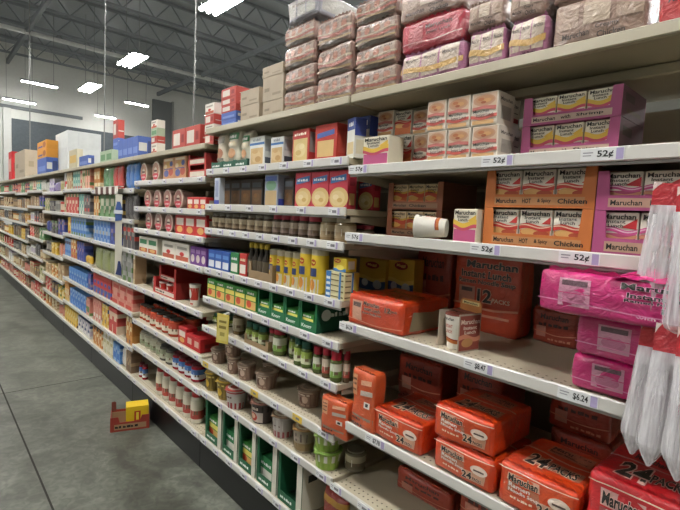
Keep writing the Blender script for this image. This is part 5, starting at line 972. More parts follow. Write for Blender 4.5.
 ('gbox',(('#8a8060','#3c4f9a','#b0302c'),('#8a8060','#3c4f9a','#3c4f9a'),('#b0302c','#b0302c','#b8423a'),('#b0302c','#3c4f9a','#b0302c'),('#b0302c','#b0302c','#b0302c'),('#b8423a','#b8423a','#b8423a')),'food_carton','box','red and blue box','fifth shelf of cake mix bay','red and blue box row',5,-4.9855,0.1166,1.32,0.7431,0.1131,0.09,0.1837,0,0),
 ('gbox',(('#b8423a','#b8423a','#c98c7c'),('#c98c7c','#c07c6c','#c07c6c'),('#b8423a','#c98c7c','#b8423a'),('#c07c6c','#c98c7c','#c07c6c'),('#c07c6c','#b8423a','#b8423a'),('#b86a60','#c07c6c','#c07c6c')),'food_carton','box','pink patterned box','fifth shelf of cake mix bay','pink patterned box row',3,-4.3375,0.1871,1.32,0.7431,0.1815,0.09,0.2029,0,0),
 ('gbox',(('#b86a60','#c07c6c','#d8d4c8'),('#c98c7c','#d8d4c8','#c98c7c'),('#b86a60','#c98c7c','#c98c7c'),('#c07c6c','#c98c7c','#c07c6c'),('#c98c7c','#b86a60','#c07c6c'),('#c07c6c','#c98c7c','#c98c7c')),'food_carton','box','pink patterned box','sixth shelf of cake mix bay','pink patterned box row',3,-4.9978,0.0912,1.32,0.4581,0.0885,0.09,0.2179,0,0),
 ('gbox',(('#d0ac44','#c9a034','#d8c890'),('#3c4a6c','#c9a034','#d0ac44'),('#d0ac44','#c9a034','#d8c890'),('#c9a034','#d8c890','#c9a034'),('#c9a034','#c9a034','#3c4a6c'),('#d0ac44','#d8c890','#d0ac44')),'food_carton','box','yellow box','sixth shelf of cake mix bay','yellow box row',2,-4.6879,0.0962,1.32,0.4581,0.0933,0.09,0.2122,0,0),
 ('gbox',(('#b8403c','#b8403c','#d0b8a0'),('#b8403c','#c04a44','#d0b8a0'),('#b8403c','#b8403c','#c04a44'),('#b8403c','#d0b8a0','#b8403c'),('#d0b8a0','#d0b8a0','#d0b8a0'),('#c04a44','#c04a44','#b8403c')),'food_carton','box','red box','sixth shelf of cake mix bay','red box row',2,-4.4538,0.1179,1.32,0.4581,0.1143,0.09,0.2226,0,0),
 ('gbox',(('#3c4a6c','#b97a3c','#c98f4c'),('#b97a3c','#c98f4c','#c98f4c'),('#d8c8a0','#b97a3c','#b97a3c'),('#b97a3c','#d8c8a0','#b97a3c'),('#d8c8a0','#b97a3c','#b97a3c'),('#b97a3c','#d8c8a0','#3c4a6c')),'food_carton','box','orange box','sixth shelf of cake mix bay','orange box row',2,-3.996,0.0754,1.32,0.4581,0.0731,0.09,0.2216,0,0),
 ('gbox',(('#d8c8a0','#b97a3c','#b97a3c'),('#b97a3c','#b97a3c','#d8c8a0'),('#b97a3c','#b97a3c','#d8c8a0'),('#b97a3c','#d8c8a0','#b97a3c'),('#b97a3c','#b97a3c','#d8c8a0'),('#c98f4c','#4a3a34','#b97a3c')),'food_carton','box','orange box','base of cake mix bay','orange box row',3,-4.9913,0.1045,1.32,0.2171,0.1014,0.09,0.1717,0,0),
 ('gbox',(('#d8d4c8','#c4bb9c','#a8a070'),('#d8d4c8','#d0c8ac','#c4bb9c'),('#c4bb9c','#d0c8ac','#c4bb9c'),('#c4bb9c','#a8a070','#c4bb9c'),('#d0c8ac','#d8d4c8','#c4bb9c'),('#a8a070','#d8d4c8','#c4bb9c')),'food_carton','box','cream box','base of cake mix bay','cream box row',3,-4.6445,0.1039,1.32,0.2171,0.1008,0.09,0.1882,0,0),
 ('gbox',(('#3f70b4','#8aa4c4','#5888c0'),('#3f70b4','#3f70b4','#5888c0'),('#5888c0','#3f70b4','#5888c0'),('#3f70b4','#8aa4c4','#3f70b4'),('#8aa4c4','#5888c0','#8aa4c4'),('#8aa4c4','#5888c0','#3f70b4')),'food_carton','box','blue box','base of cake mix bay','blue box row',2,-4.3348,0.0998,1.32,0.2171,0.0968,0.09,0.1639,0,0),
 ('gpouch',('#d0cfc8','#d8d6d0'),'food_pouch','bag','white pouch','base of cake mix bay',None,1,-4.1138,0.0936,1.305,0.2171,0.0908,0.05,0.1714,0,0),
 ('gbox',(('#75604c','#75604c','#75604c'),('#806a54','#75604c','#75604c'),('#a08868','#806a54','#a08868'),('#75604c','#a08868','#75604c'),('#a08868','#806a54','#806a54'),('#a08868','#75604c','#75604c')),'food_carton','box','brown box','base of cake mix bay','brown box row',2,-3.9931,0.0633,1.32,0.2171,0.0614,0.09,0.1705,0,0),
 ('gbox',(('#d8d6d0','#d0cfc8','#d8d6d0'),('#b0a8b4','#b8423a','#d0cfc8'),('#d8d6d0','#b8423a','#b8423a'),('#d0cfc8','#b0a8b4','#d0cfc8'),('#b0a8b4','#d8d6d0','#d0cfc8'),('#b0a8b4','#d8d6d0','#d0cfc8')),'food_carton','box','white box','first shelf of blue box bay',None,1,-6.2654,0.0943,1.32,1.7671,0.0915,0.09,0.1949,0,0),
 ('gbox',(('#a88a68','#a88a68','#c8b894'),('#c8b894','#a88a68','#a88a68'),('#b09474','#a88a68','#c8b894'),('#a88a68','#c8b894','#a88a68'),('#c8b894','#c8b894','#c8b894'),('#b09474','#b09474','#a88a68')),'food_carton','box','tan box','first shelf of blue box bay','tan box row',2,-6.1208,0.1206,1.32,1.7671,0.1169,0.09,0.1949,0,0),
 ('gbox',(('#5f9a90','#b8423a','#5f9a90'),('#a8c0b0','#a8c0b0','#5f9a90'),('#a8c0b0','#5f9a90','#5f9a90'),('#5f9a90','#a8c0b0','#5f9a90'),('#5f9a90','#5f9a90','#5f9a90'),('#a8c0b0','#a8c0b0','#5f9a90')),'food_carton','box','teal box','first shelf of blue box bay','teal box row',3,-5.8423,0.1027,1.32,1.7671,0.0996,0.09,0.1949,0,0),
 ('gbox',(('#d0b8a0','#c04a44','#b8403c'),('#d0b8a0','#d0b8a0','#b8423a'),('#d0b8a0','#c04a44','#c04a44'),('#b8403c','#d0b8a0','#b8403c'),('#b8403c','#d0b8a0','#b8403c'),('#d0b8a0','#c04a44','#c04a44')),'food_carton','box','red box','first shelf of blue box bay',None,1,-5.544,0.0831,1.32,1.7671,0.0806,0.09,0.1949,0,0),
 ('gbox',(('#c4bb9c','#c4bb9c','#c4bb9c'),('#a8a070','#c4bb9c','#5c7a44'),('#d0c8ac','#a8a070','#c4bb9c'),('#c4bb9c','#a8a070','#c4bb9c'),('#c4bb9c','#5c7a44','#5c7a44'),('#d0c8ac','#c4bb9c','#c4bb9c')),'food_carton','box','cream box','first shelf of blue box bay',None,1,-5.442,0.1209,1.32,1.7671,0.1173,0.09,0.1949,0,0),
 ('gbox',(('#c9806a','#d8a890','#c9806a'),('#c9806a','#d8a890','#5c7a44'),('#c9806a','#d8a890','#c9806a'),('#c9806a','#d8a890','#c9806a'),('#c9806a','#5c7a44','#d8a890'),('#c9806a','#5c7a44','#c9806a')),'food_carton','box','salmon box','first shelf of blue box bay','salmon box row',2,-5.3335,0.096,1.32,1.7671,0.0931,0.09,0.1949,0,0),
 ('gbox',(('#a8a070','#a8a070','#a8a070'),('#c4bb9c','#c4bb9c','#a8a070'),('#c4bb9c','#5c7a44','#c4bb9c'),('#c4bb9c','#a8a070','#c4bb9c'),('#d0c8ac','#a8a070','#a8a070'),('#c4bb9c','#c4bb9c','#c4bb9c')),'food_carton','box','cream box','second shelf of blue box bay',None,1,-6.2641,0.0947,1.32,1.4981,0.0918,0.09,0.1949,0,0),
 ('gbox',(('#d0b8a0','#b8403c','#c04a44'),('#b8403c','#c04a44','#d0b8a0'),('#d0b8a0','#b8403c','#c04a44'),('#b8403c','#d0b8a0','#b8403c'),('#b8403c','#b8403c','#b8403c'),('#b8403c','#5c7a44','#d0b8a0')),'food_carton','box','red box','second shelf of blue box bay','red box row',4,-6.1592,0.1407,1.32,1.4981,0.1364,0.09,0.2182,0,0),
 ('gbox',(('#5f9a90','#d8d4c8','#5f9a90'),('#5f9a90','#a8c0b0','#d8d4c8'),('#a8c0b0','#5f9a90','#d8d4c8'),('#5f9a90','#a8c0b0','#5f9a90'),('#5f9a90','#5f9a90','#5f9a90'),('#5f9a90','#5f9a90','#a8c0b0')),'food_carton','box','teal box','second shelf of blue box bay','teal box row',2,-5.572,0.1037,1.32,1.4981,0.1006,0.09,0.2157,0,0),
 ('gbox',(('#8c8880','#8c8880','#8c8880'),('#4c484c','#b8423a','#4c484c'),('#5a5658','#4c484c','#5a5658'),('#4c484c','#8c8880','#4c484c'),('#b8423a','#5a5658','#8c8880'),('#8c8880','#4c484c','#4c484c')),'food_carton','box','dark box','second shelf of blue box bay','dark box row',2,-5.3583,0.1164,1.32,1.4981,0.1129,0.09,0.2044,0,0),
 ('gbox',(('#c9a034','#b8423a','#c9a034'),('#d0ac44','#d0ac44','#d0ac44'),('#d0ac44','#c9a034','#d8c890'),('#c9a034','#d8c890','#c9a034'),('#c9a034','#c9a034','#b8423a'),('#d0ac44','#d0ac44','#c9a034')),'food_carton','box','yellow box','third shelf of blue box bay',None,1,-6.0547,0.1457,1.32,1.2611,0.1413,0.09,0.1877,0,0),
 ('gbox',(('#8aa4c4','#5c7a44','#8aa4c4'),('#3f70b4','#3f70b4','#5888c0'),('#3f70b4','#8aa4c4','#8aa4c4'),('#3f70b4','#8aa4c4','#3f70b4'),('#5c7a44','#3f70b4','#5c7a44'),('#5888c0','#8aa4c4','#8aa4c4')),'food_carton','box','blue box','third shelf of blue box bay','blue box row',6,-5.9277,0.1082,1.32,1.2611,0.105,0.09,0.1924,0,0),
 ('gbox',(('#8aa4c4','#5888c0','#8aa4c4'),('#3f70b4','#3f70b4','#5888c0'),('#8aa4c4','#5888c0','#8aa4c4'),('#3f70b4','#8aa4c4','#3f70b4'),('#4a3a34','#4a3a34','#3f70b4'),('#8aa4c4','#8aa4c4','#8aa4c4')),'food_carton','box','blue box','fourth shelf of blue box bay','blue box row',3,-6.2287,0.0996,1.32,0.9951,0.0966,0.09,0.2032,0,0),
 ('gbox',(('#b97a3c','#b8423a','#c98f4c'),('#b97a3c','#b97a3c','#c98f4c'),('#c98f4c','#b8423a','#d8c8a0'),('#b97a3c','#d8c8a0','#b97a3c'),('#c98f4c','#b97a3c','#c98f4c'),('#c98f4c','#d8c8a0','#c98f4c')),'food_carton','box','orange box','fourth shelf of blue box bay','orange box row',2,-5.9213,0.1156,1.32,0.9951,0.1121,0.09,0.2062,0,0),
 ('gbox',(('#8c7488','#34408a','#4a58a0'),('#34408a','#34408a','#4a58a0'),('#8c7488','#34408a','#4a58a0'),('#34408a','#8c7488','#34408a'),('#8c7488','#34408a','#4a58a0'),('#3c4a6c','#34408a','#8c7488')),'food_carton','box','navy blue box','fourth shelf of blue box bay','navy blue box row',3,-5.6541,0.0987,1.32,0.9951,0.0957,0.09,0.2028,0,0),
 ('gpouch',('#c9a034','#d0ac44'),'food_pouch','bag','yellow pouch','fourth shelf of blue box bay','yellow pouch row',2,-5.3395,0.0974,1.305,0.9951,0.0945,0.05,0.0768,0,0),
 ('gbox',(('#8aa4c4','#3f70b4','#5888c0'),('#3f70b4','#3f70b4','#8aa4c4'),('#3f70b4','#3f70b4','#3f70b4'),('#3f70b4','#8aa4c4','#3f70b4'),('#5888c0','#5888c0','#3f70b4'),('#3f70b4','#5888c0','#5888c0')),'food_carton','box','blue box','fifth shelf of blue box bay','blue box row',7,-6.0172,0.113,1.32,0.7371,0.1096,0.09,0.1414,0,0),
 ('gbox',(('#4a58a0','#34408a','#4a58a0'),('#34408a','#3c4a6c','#8c7488'),('#34408a','#8c7488','#4a58a0'),('#34408a','#8c7488','#34408a'),('#34408a','#4a58a0','#3c4a6c'),('#4a58a0','#34408a','#34408a')),'food_carton','box','navy blue box','fifth shelf of blue box bay',None,1,-5.187,0.1141,1.32,0.7371,0.1107,0.09,0.1609,0,0),
 ('gbox',(('#b97a3c','#c9a84c','#d8c8a0'),('#d8c8a0','#b97a3c','#d8c8a0'),('#d8c8a0','#d8c8a0','#b97a3c'),('#b97a3c','#d8c8a0','#b97a3c'),('#c98f4c','#c98f4c','#b97a3c'),('#d8c8a0','#b97a3c','#c98f4c')),'food_carton','box','orange box','sixth shelf of blue box bay','orange box row',3,-6.2437,0.0688,1.32,0.4581,0.0667,0.09,0.2139,0,0),
 ('gbox',(('#8aa4c4','#3f70b4','#3f70b4'),('#3f70b4','#3f70b4','#8aa4c4'),('#3f70b4','#3f70b4','#3f70b4'),('#3f70b4','#8aa4c4','#3f70b4'),('#3f70b4','#3f70b4','#8aa4c4'),('#5888c0','#8aa4c4','#3f70b4')),'food_carton','box','blue box','sixth shelf of blue box bay','blue box row',6,-5.9634,0.1175,1.32,0.4581,0.114,0.09,0.1797,0,0),
 ('gbox',(('#c98c7c','#c98c7c','#5c7a44'),('#b86a60','#5c7a44','#c07c6c'),('#5c7a44','#5c7a44','#c07c6c'),('#c07c6c','#c98c7c','#c07c6c'),('#c07c6c','#c07c6c','#c07c6c'),('#5c7a44','#c98c7c','#b86a60')),'food_carton','box','pink patterned box','sixth shelf of blue box bay',None,1,-5.2393,0.1555,1.32,0.4581,0.1509,0.09,0.1762,0,0),
 ('gbox',(('#c9a034','#c9a034','#4a3a34'),('#d8c890','#d0ac44','#c9a034'),('#d8c890','#d0ac44','#d0ac44'),('#c9a034','#d8c890','#c9a034'),('#d0ac44','#c9a034','#d8c890'),('#c9a034','#d0ac44','#d8c890')),'food_carton','box','yellow box','base of blue box bay','yellow box row',6,-6.2297,0.0975,1.32,0.2171,0.0946,0.09,0.1639,0,0),
 ('gbox',(('#d0cfc8','#d0cfc8','#d0cfc8'),('#b0a8b4','#d8d6d0','#b0a8b4'),('#d8d6d0','#3c4a6c','#b0a8b4'),('#d0cfc8','#b0a8b4','#d0cfc8'),('#d0cfc8','#b0a8b4','#3c4a6c'),('#b0a8b4','#b0a8b4','#d0cfc8')),'food_carton','box','white box','base of blue box bay','white box row',4,-5.5868,0.123,1.32,0.2171,0.1193,0.09,0.161,0,0),
 ('gpouch',('#d0cfc8','#d8d6d0'),'food_pouch','bag','white pouch','first shelf of sixth bay','white pouch row on first shelf of sixth bay',2,-7.4166,0.1469,1.31,1.7451,0.1395,0.05,0.1479,0,0),
 ('gbox',(('#d0ccd4','#a090ba','#8c7cac'),('#8c7cac','#8c7cac','#a090ba'),('#d0ccd4','#d0ccd4','#d0ccd4'),('#8c7cac','#d0ccd4','#8c7cac'),('#d8d4c8','#a090ba','#d0ccd4'),('#a090ba','#d0ccd4','#d0ccd4')),'food_carton','box','lilac box','first shelf of sixth bay','lilac box row on first shelf of sixth bay',2,-7.1228,0.1469,1.325,1.7451,0.1395,0.09,0.175,0,0),
 ('gpouch',('#8c7cac','#a090ba'),'food_pouch','bag','lilac pouch','first shelf of sixth bay','lilac pouch row on first shelf of sixth bay',2,-6.8291,0.1469,1.31,1.7451,0.1395,0.05,0.132,0,0),
 ('gcan',('#c4bb9c','#a8a070','#8a8880'),'food_can','can','cream can','first shelf of sixth bay','cream can row on first shelf of sixth bay',2,-6.5353,0.1469,1.3498,1.7451,0.1395,0.1395,0.14,0,0),
 ('gbox',(('#c4bb9c','#a8a070','#c4bb9c'),('#c4bb9c','#5c7a44','#a8a070'),('#c4bb9c','#a8a070','#5c7a44'),('#c4bb9c','#a8a070','#c4bb9c'),('#a8a070','#c4bb9c','#a8a070'),('#d0c8ac','#a8a070','#c4bb9c')),'food_carton','box','cream box','second shelf of sixth bay','cream box row on second shelf of sixth bay',2,-7.4166,0.1469,1.325,1.4951,0.1395,0.09,0.175,0,0),
 ('gbox',(('#5a5658','#4c484c','#4c484c'),('#8c8880','#4c484c','#8c8880'),('#5a5658','#4c484c','#8c8880'),('#4c484c','#8c8880','#4c484c'),('#4c484c','#8c8880','#4c484c'),('#4c484c','#4c484c','#4c484c')),'food_carton','box','dark box','second shelf of sixth bay','dark box row on second shelf of sixth bay',2,-7.1228,0.1469,1.325,1.4951,0.1395,0.09,0.1379,0,0),
 ('gcan',('#9a9a94','#7c7c78','#8a8880'),'food_can','can','grey can','second shelf of sixth bay','grey can row on second shelf of sixth bay',2,-6.8291,0.1469,1.3498,1.4951,0.1395,0.1395,0.14,0,0),
 ('gcan',('#b8403c','#d0b8a0','#8a8880'),'food_can','can','red can','second shelf of sixth bay','red can row on second shelf of sixth bay',2,-6.5353,0.1469,1.3498,1.4951,0.1395,0.1395,0.14,0,0),
 ('gpouch',('#34408a','#4a58a0'),'food_pouch','bag','navy blue pouch','third shelf of sixth bay','navy blue pouch row on third shelf of sixth bay',2,-7.3921,0.1958,1.31,1.2151,0.14,0.05,0.1475,0,0),
 ('gbox',(('#4c484c','#5a5658','#4c484c'),('#8c8880','#5a5658','#4c484c'),('#4c484c','#4c484c','#5c7a44'),('#4c484c','#8c8880','#4c484c'),('#4c484c','#8c8880','#8c8880'),('#5c7a44','#5c7a44','#5a5658')),'food_carton','box','dark box','third shelf of sixth bay','dark box row on third shelf of sixth bay',2,-7.0004,0.1958,1.325,1.2151,0.14,0.09,0.1586,0,0),
 ('gbox',(('#4a58a0','#34408a','#8c7488'),('#34408a','#34408a','#34408a'),('#4a58a0','#8c7488','#34408a'),('#34408a','#8c7488','#34408a'),('#5c7a44','#34408a','#8c7488'),('#8c7488','#8c7488','#4a58a0')),'food_carton','box','navy blue box','third shelf of sixth bay','navy blue box row on third shelf of sixth bay',2,-6.6088,0.1958,1.325,1.2151,0.14,0.09,0.1941,0,0),
 ('gcan',('#4c484c','#8c8880','#8a8880'),'food_can','can','dark can','fourth shelf of sixth bay','dark can row on fourth shelf of sixth bay',2,-7.3921,0.1958,1.35,0.9451,0.14,0.14,0.14,0,0),
 ('gbox',(('#d8c890','#c9a034','#d0ac44'),('#c9a034','#c9a034','#d0ac44'),('#c9a034','#c9a034','#c9a034'),('#c9a034','#d8c890','#c9a034'),('#d0ac44','#d0ac44','#d8c890'),('#c9a034','#d8c890','#d0ac44')),'food_carton','box','yellow box','fourth shelf of sixth bay','yellow box row on fourth shelf of sixth bay',2,-7.0004,0.1958,1.325,0.9451,0.14,0.09,0.1397,0,0),
 ('gpouch',('#c9806a','#c9806a'),'food_pouch','bag','salmon pouch','fourth shelf of sixth bay','salmon pouch row on fourth shelf of sixth bay',2,-6.6088,0.1958,1.31,0.9451,0.14,0.05,0.1611,0,0),
 ('gbox',(('#a88a68','#c8b894','#c8b894'),('#a88a68','#a88a68','#c8b894'),('#a88a68','#a88a68','#a88a68'),('#a88a68','#c8b894','#a88a68'),('#c8b894','#a88a68','#a88a68'),('#c8b894','#a88a68','#a88a68')),'food_carton','box','tan box','fifth shelf of sixth bay','tan box row on fifth shelf of sixth bay',2,-7.3921,0.1958,1.325,0.6551,0.14,0.09,0.1301,0,0),
 ('gbox',(('#b97a3c','#d8c8a0','#c98f4c'),('#b97a3c','#c98f4c','#d8c8a0'),('#c9a84c','#b97a3c','#b97a3c'),('#b97a3c','#d8c8a0','#b97a3c'),('#b97a3c','#b97a3c','#d8c8a0'),('#b97a3c','#d8c8a0','#d8c8a0')),'food_carton','box','orange box','fifth shelf of sixth bay','orange box row on fifth shelf of sixth bay',2,-7.0004,0.1958,1.325,0.6551,0.14,0.09,0.1447,0,0),
 ('gbox',(('#a88a68','#c8b894','#c8b894'),('#a88a68','#a88a68','#c8b894'),('#a88a68','#a88a68','#a88a68'),('#a88a68','#c8b894','#a88a68'),('#c8b894','#a88a68','#a88a68'),('#c8b894','#a88a68','#a88a68')),'food_carton','box','next tan box','fifth shelf of sixth bay','next tan box row on fifth shelf of sixth bay',2,-6.6088,0.1958,1.325,0.6551,0.14,0.09,0.1972,0,0),
 ('gbox',(('#d0b8a0','#d0b8a0','#c04a44'),('#b8403c','#d0b8a0','#c04a44'),('#b8403c','#c04a44','#d0b8a0'),('#b8403c','#d0b8a0','#b8403c'),('#b8423a','#c04a44','#d0b8a0'),('#c04a44','#c04a44','#d0b8a0')),'food_carton','box','red box','sixth shelf of sixth bay','red box row on sixth shelf of sixth bay',2,-7.3921,0.1958,1.325,0.4151,0.14,0.09,0.165,0,0),
 ('gbox',(('#a08868','#a08868','#75604c'),('#75604c','#75604c','#75604c'),('#806a54','#75604c','#3c4a6c'),('#75604c','#a08868','#75604c'),('#75604c','#a08868','#a08868'),('#75604c','#75604c','#a08868')),'food_carton','box','brown box','sixth shelf of sixth bay','brown box row on sixth shelf of sixth bay',2,-7.0004,0.1958,1.325,0.4151,0.14,0.09,0.152,0,0),
 ('gbox',(('#d0ac44','#d0ac44','#d8c890'),('#c9a034','#c9a034','#5c7a44'),('#c9a034','#d8c890','#d8c890'),('#c9a034','#d8c890','#c9a034'),('#5c7a44','#d0ac44','#d8c890'),('#c9a034','#5c7a44','#d0ac44')),'food_carton','box','yellow box','sixth shelf of sixth bay','yellow box row on sixth shelf of sixth bay',2,-6.6088,0.1958,1.325,0.4151,0.14,0.09,0.165,0,0),
 ('gbox',(('#d8c8a0','#b97a3c','#b97a3c'),('#b97a3c','#b97a3c','#c98f4c'),('#b97a3c','#d8c8a0','#b97a3c'),('#b97a3c','#d8c8a0','#b97a3c'),('#d8c8a0','#d8c8a0','#b97a3c'),('#5c7a44','#d8c8a0','#c98f4c')),'food_carton','box','orange box','base of sixth bay','orange box row on base of sixth bay',2,-7.3921,0.1958,1.325,0.2171,0.14,0.09,0.123,0,0),
 ('gbox',(('#b09474','#a88a68','#c8b894'),('#b09474','#c8b894','#b09474'),('#b09474','#a88a68','#c8b894'),('#a88a68','#c8b894','#a88a68'),('#a88a68','#c8b894','#c8b894'),('#c8b894','#c8b894','#a88a68')),'food_carton','box','tan box','base of sixth bay','tan box row on base of sixth bay',2,-7.0004,0.1958,1.325,0.2171,0.14,0.09,0.123,0,0),
 ('gcan',('#c07c6c','#c98c7c','#8a8880'),'food_can','can','pink patterned can','base of sixth bay','pink patterned can row on base of sixth bay',2,-6.6088,0.1958,1.35,0.2171,0.14,0.14,0.123,0,0),
 ('gbox',(('#5a8a5c','#7a9c70','#5a8a5c'),('#5a8a5c','#5a8a5c','#c9a84c'),('#7a9c70','#7a9c70','#5a8a5c'),('#5a8a5c','#d0cfb8','#5a8a5c'),('#7a9c70','#d0cfb8','#5a8a5c'),('#c9a84c','#d0cfb8','#7a9c70')),'food_carton','box','green box','first shelf of seventh bay','green box row on first shelf of seventh bay',2,-8.6516,0.1469,1.325,1.7751,0.1395,0.09,0.145,0,0),
 ('gbox',(('#b8403c','#4a3a34','#4a3a34'),('#d0b8a0','#d0b8a0','#d0b8a0'),('#b8403c','#d0b8a0','#4a3a34'),('#b8403c','#d0b8a0','#b8403c'),('#d0b8a0','#d0b8a0','#b8403c'),('#b8403c','#d0b8a0','#4a3a34')),'food_carton','box','red box','first shelf of seventh bay','red box row on first shelf of seventh bay',2,-8.3578,0.1469,1.325,1.7751,0.1395,0.09,0.145,0,0),
 ('gbox',(('#5f9a90','#a8c0b0','#5f9a90'),('#a8c0b0','#5f9a90','#5f9a90'),('#a8c0b0','#a8c0b0','#5f9a90'),('#5f9a90','#a8c0b0','#5f9a90'),('#a8c0b0','#c9a84c','#a8c0b0'),('#5f9a90','#5f9a90','#a8c0b0')),'food_carton','box','teal box','first shelf of seventh bay','teal box row on first shelf of seventh bay',2,-8.0641,0.1469,1.325,1.7751,0.1395,0.09,0.145,0,0),
 ('gpouch',('#d0cfc8','#d8d6d0'),'food_pouch','bag','white pouch','first shelf of seventh bay','white pouch row on first shelf of seventh bay',2,-7.7703,0.1469,1.31,1.7751,0.1395,0.05,0.145,0,0),
 ('gpouch',('#a88a68','#b09474'),'food_pouch','bag','tan pouch','second shelf of seventh bay','tan pouch row on second shelf of seventh bay',2,-8.6271,0.1958,1.31,1.5451,0.14,0.05,0.155,0,0),
 ('gbox',(('#a88a68','#b09474','#a88a68'),('#c8b894','#c8b894','#b09474'),('#c8b894','#a88a68','#b09474'),('#a88a68','#c8b894','#a88a68'),('#b09474','#a88a68','#b09474'),('#b09474','#a88a68','#b09474')),'food_carton','box','tan box','second shelf of seventh bay','tan box row on second shelf of seventh bay',2,-8.2354,0.1958,1.325,1.5451,0.14,0.09,0.1346,0,0),
 ('gbox',(('#5c7a44','#34408a','#34408a'),('#8c7488','#34408a','#5c7a44'),('#8c7488','#34408a','#5c7a44'),('#34408a','#8c7488','#34408a'),('#4a58a0','#34408a','#34408a'),('#34408a','#8c7488','#8c7488')),'food_carton','box','navy blue box','second shelf of seventh bay','navy blue box row on second shelf of seventh bay',2,-7.8438,0.1958,1.325,1.5451,0.14,0.09,0.155,0,0),
 ('gcan',('#d0cfc8','#b0a8b4','#8a8880'),'food_can','can','white can','third shelf of seventh bay','white can row on third shelf of seventh bay',2,-8.6271,0.1958,1.35,1.3151,0.14,0.14,0.14,0,0),
 ('gbox',(('#5a5658','#b8423a','#5a5658'),('#b8423a','#4c484c','#4c484c'),('#5a5658','#b8423a','#5a5658'),('#4c484c','#8c8880','#4c484c'),('#8c8880','#4c484c','#5a5658'),('#5a5658','#4c484c','#4c484c')),'food_carton','box','dark box','third shelf of seventh bay','dark box row on third shelf of seventh bay',2,-8.2354,0.1958,1.325,1.3151,0.14,0.09,0.155,0,0),
 ('gbox',(('#a08868','#75604c','#806a54'),('#d8d4c8','#806a54','#a08868'),('#75604c','#75604c','#a08868'),('#75604c','#a08868','#75604c'),('#a08868','#75604c','#75604c'),('#806a54','#806a54','#806a54')),'food_carton','box','brown box','third shelf of seventh bay','brown box row on third shelf of seventh bay',2,-7.8438,0.1958,1.325,1.3151,0.14,0.09,0.134,0,0),
 ('gbox',(('#c04a44','#c04a44','#d0b8a0'),('#c04a44','#c04a44','#c04a44'),('#b8403c','#b8403c','#d0b8a0'),('#b8403c','#d0b8a0','#b8403c'),('#b8403c','#b8403c','#d0b8a0'),('#b8403c','#d0b8a0','#5c7a44')),'food_carton','box','red box','fourth shelf of seventh bay','red box row on fourth shelf of seventh bay',2,-8.6271,0.1958,1.325,1.0751,0.14,0.09,0.165,0,0),
 ('gbox',(('#a08868','#75604c','#806a54'),('#806a54','#a08868','#a08868'),('#806a54','#4a3a34','#a08868'),('#75604c','#a08868','#75604c'),('#806a54','#4a3a34','#a08868'),('#75604c','#75604c','#806a54')),'food_carton','box','brown box','fourth shelf of seventh bay','brown box row on fourth shelf of seventh bay',2,-8.2354,0.1958,1.325,1.0751,0.14,0.09,0.165,0,0),
 ('gbox',(('#5a8a5c','#5a8a5c','#7a9c70'),('#d0cfb8','#7a9c70','#5a8a5c'),('#d0cfb8','#d0cfb8','#5a8a5c'),('#5a8a5c','#d0cfb8','#5a8a5c'),('#5a8a5c','#5a8a5c','#d0cfb8'),('#7a9c70','#7a9c70','#7a9c70')),'food_carton','box','green box','fourth shelf of seventh bay','green box row on fourth shelf of seventh bay',2,-7.8438,0.1958,1.325,1.0751,0.14,0.09,0.165,0,0),
 ('gcan',('#d0cfc8','#b0a8b4','#8a8880'),'food_can','can','white can','fifth shelf of seventh bay','white can row on fifth shelf of seventh bay',2,-8.6271,0.1958,1.35,0.7951,0.14,0.14,0.14,0,0),
 ('gpouch',('#4c484c','#5a5658'),'food_pouch','bag','dark pouch','fifth shelf of seventh bay','dark pouch row on fifth shelf of seventh bay',2,-8.2354,0.1958,1.31,0.7951,0.14,0.05,0.1889,0,0),
 ('gcan',('#a88a68','#c8b894','#8a8880'),'food_can','can','tan can','fifth shelf of seventh bay','tan can row on fifth shelf of seventh bay',2,-7.8438,0.1958,1.35,0.7951,0.14,0.14,0.1333,0,0),
 ('gbox',(('#c8b894','#a88a68','#b09474'),('#b09474','#a88a68','#b09474'),('#b09474','#a88a68','#b09474'),('#a88a68','#c8b894','#a88a68'),('#c8b894','#b09474','#b8423a'),('#c8b894','#c8b894','#b09474')),'food_carton','box','tan box','sixth shelf of seventh bay','tan box row on sixth shelf of seventh bay',2,-8.6271,0.1958,1.325,0.4951,0.14,0.09,0.1737,0,0),
 ('gbox',(('#c9a84c','#75604c','#806a54'),('#a08868','#75604c','#806a54'),('#806a54','#75604c','#806a54'),('#75604c','#a08868','#75604c'),('#806a54','#c9a84c','#75604c'),('#75604c','#75604c','#75604c')),'food_carton','box','brown box','sixth shelf of seventh bay','brown box row on sixth shelf of seventh bay',2,-8.2354,0.1958,1.325,0.4951,0.14,0.09,0.1383,0,0),
 ('gbox',(('#d0c8ac','#c4bb9c','#c4bb9c'),('#d0c8ac','#d0c8ac','#d0c8ac'),('#5c7a44','#a8a070','#c4bb9c'),('#c4bb9c','#a8a070','#c4bb9c'),('#d0c8ac','#a8a070','#5c7a44'),('#c4bb9c','#c4bb9c','#c4bb9c')),'food_carton','box','cream box','sixth shelf of seventh bay','cream box row on sixth shelf of seventh bay',2,-7.8438,0.1958,1.325,0.4951,0.14,0.09,0.1951,0,0),
 ('gcan',('#c07c6c','#c98c7c','#8a8880'),'food_can','can','pink patterned can','base of seventh bay','pink patterned can row on base of seventh bay',2,-8.6271,0.1958,1.35,0.2171,0.14,0.14,0.14,0,0),
 ('gbox',(('#d0b8a0','#b8403c','#d0b8a0'),('#b8403c','#d0b8a0','#d0b8a0'),('#b8403c','#b8403c','#c04a44'),('#b8403c','#d0b8a0','#b8403c'),('#d0b8a0','#b8403c','#c04a44'),('#b8403c','#b8403c','#b8403c')),'food_carton','box','red box','base of seventh bay','red box row on base of seventh bay',2,-8.2354,0.1958,1.325,0.2171,0.14,0.09,0.1925,0,0),
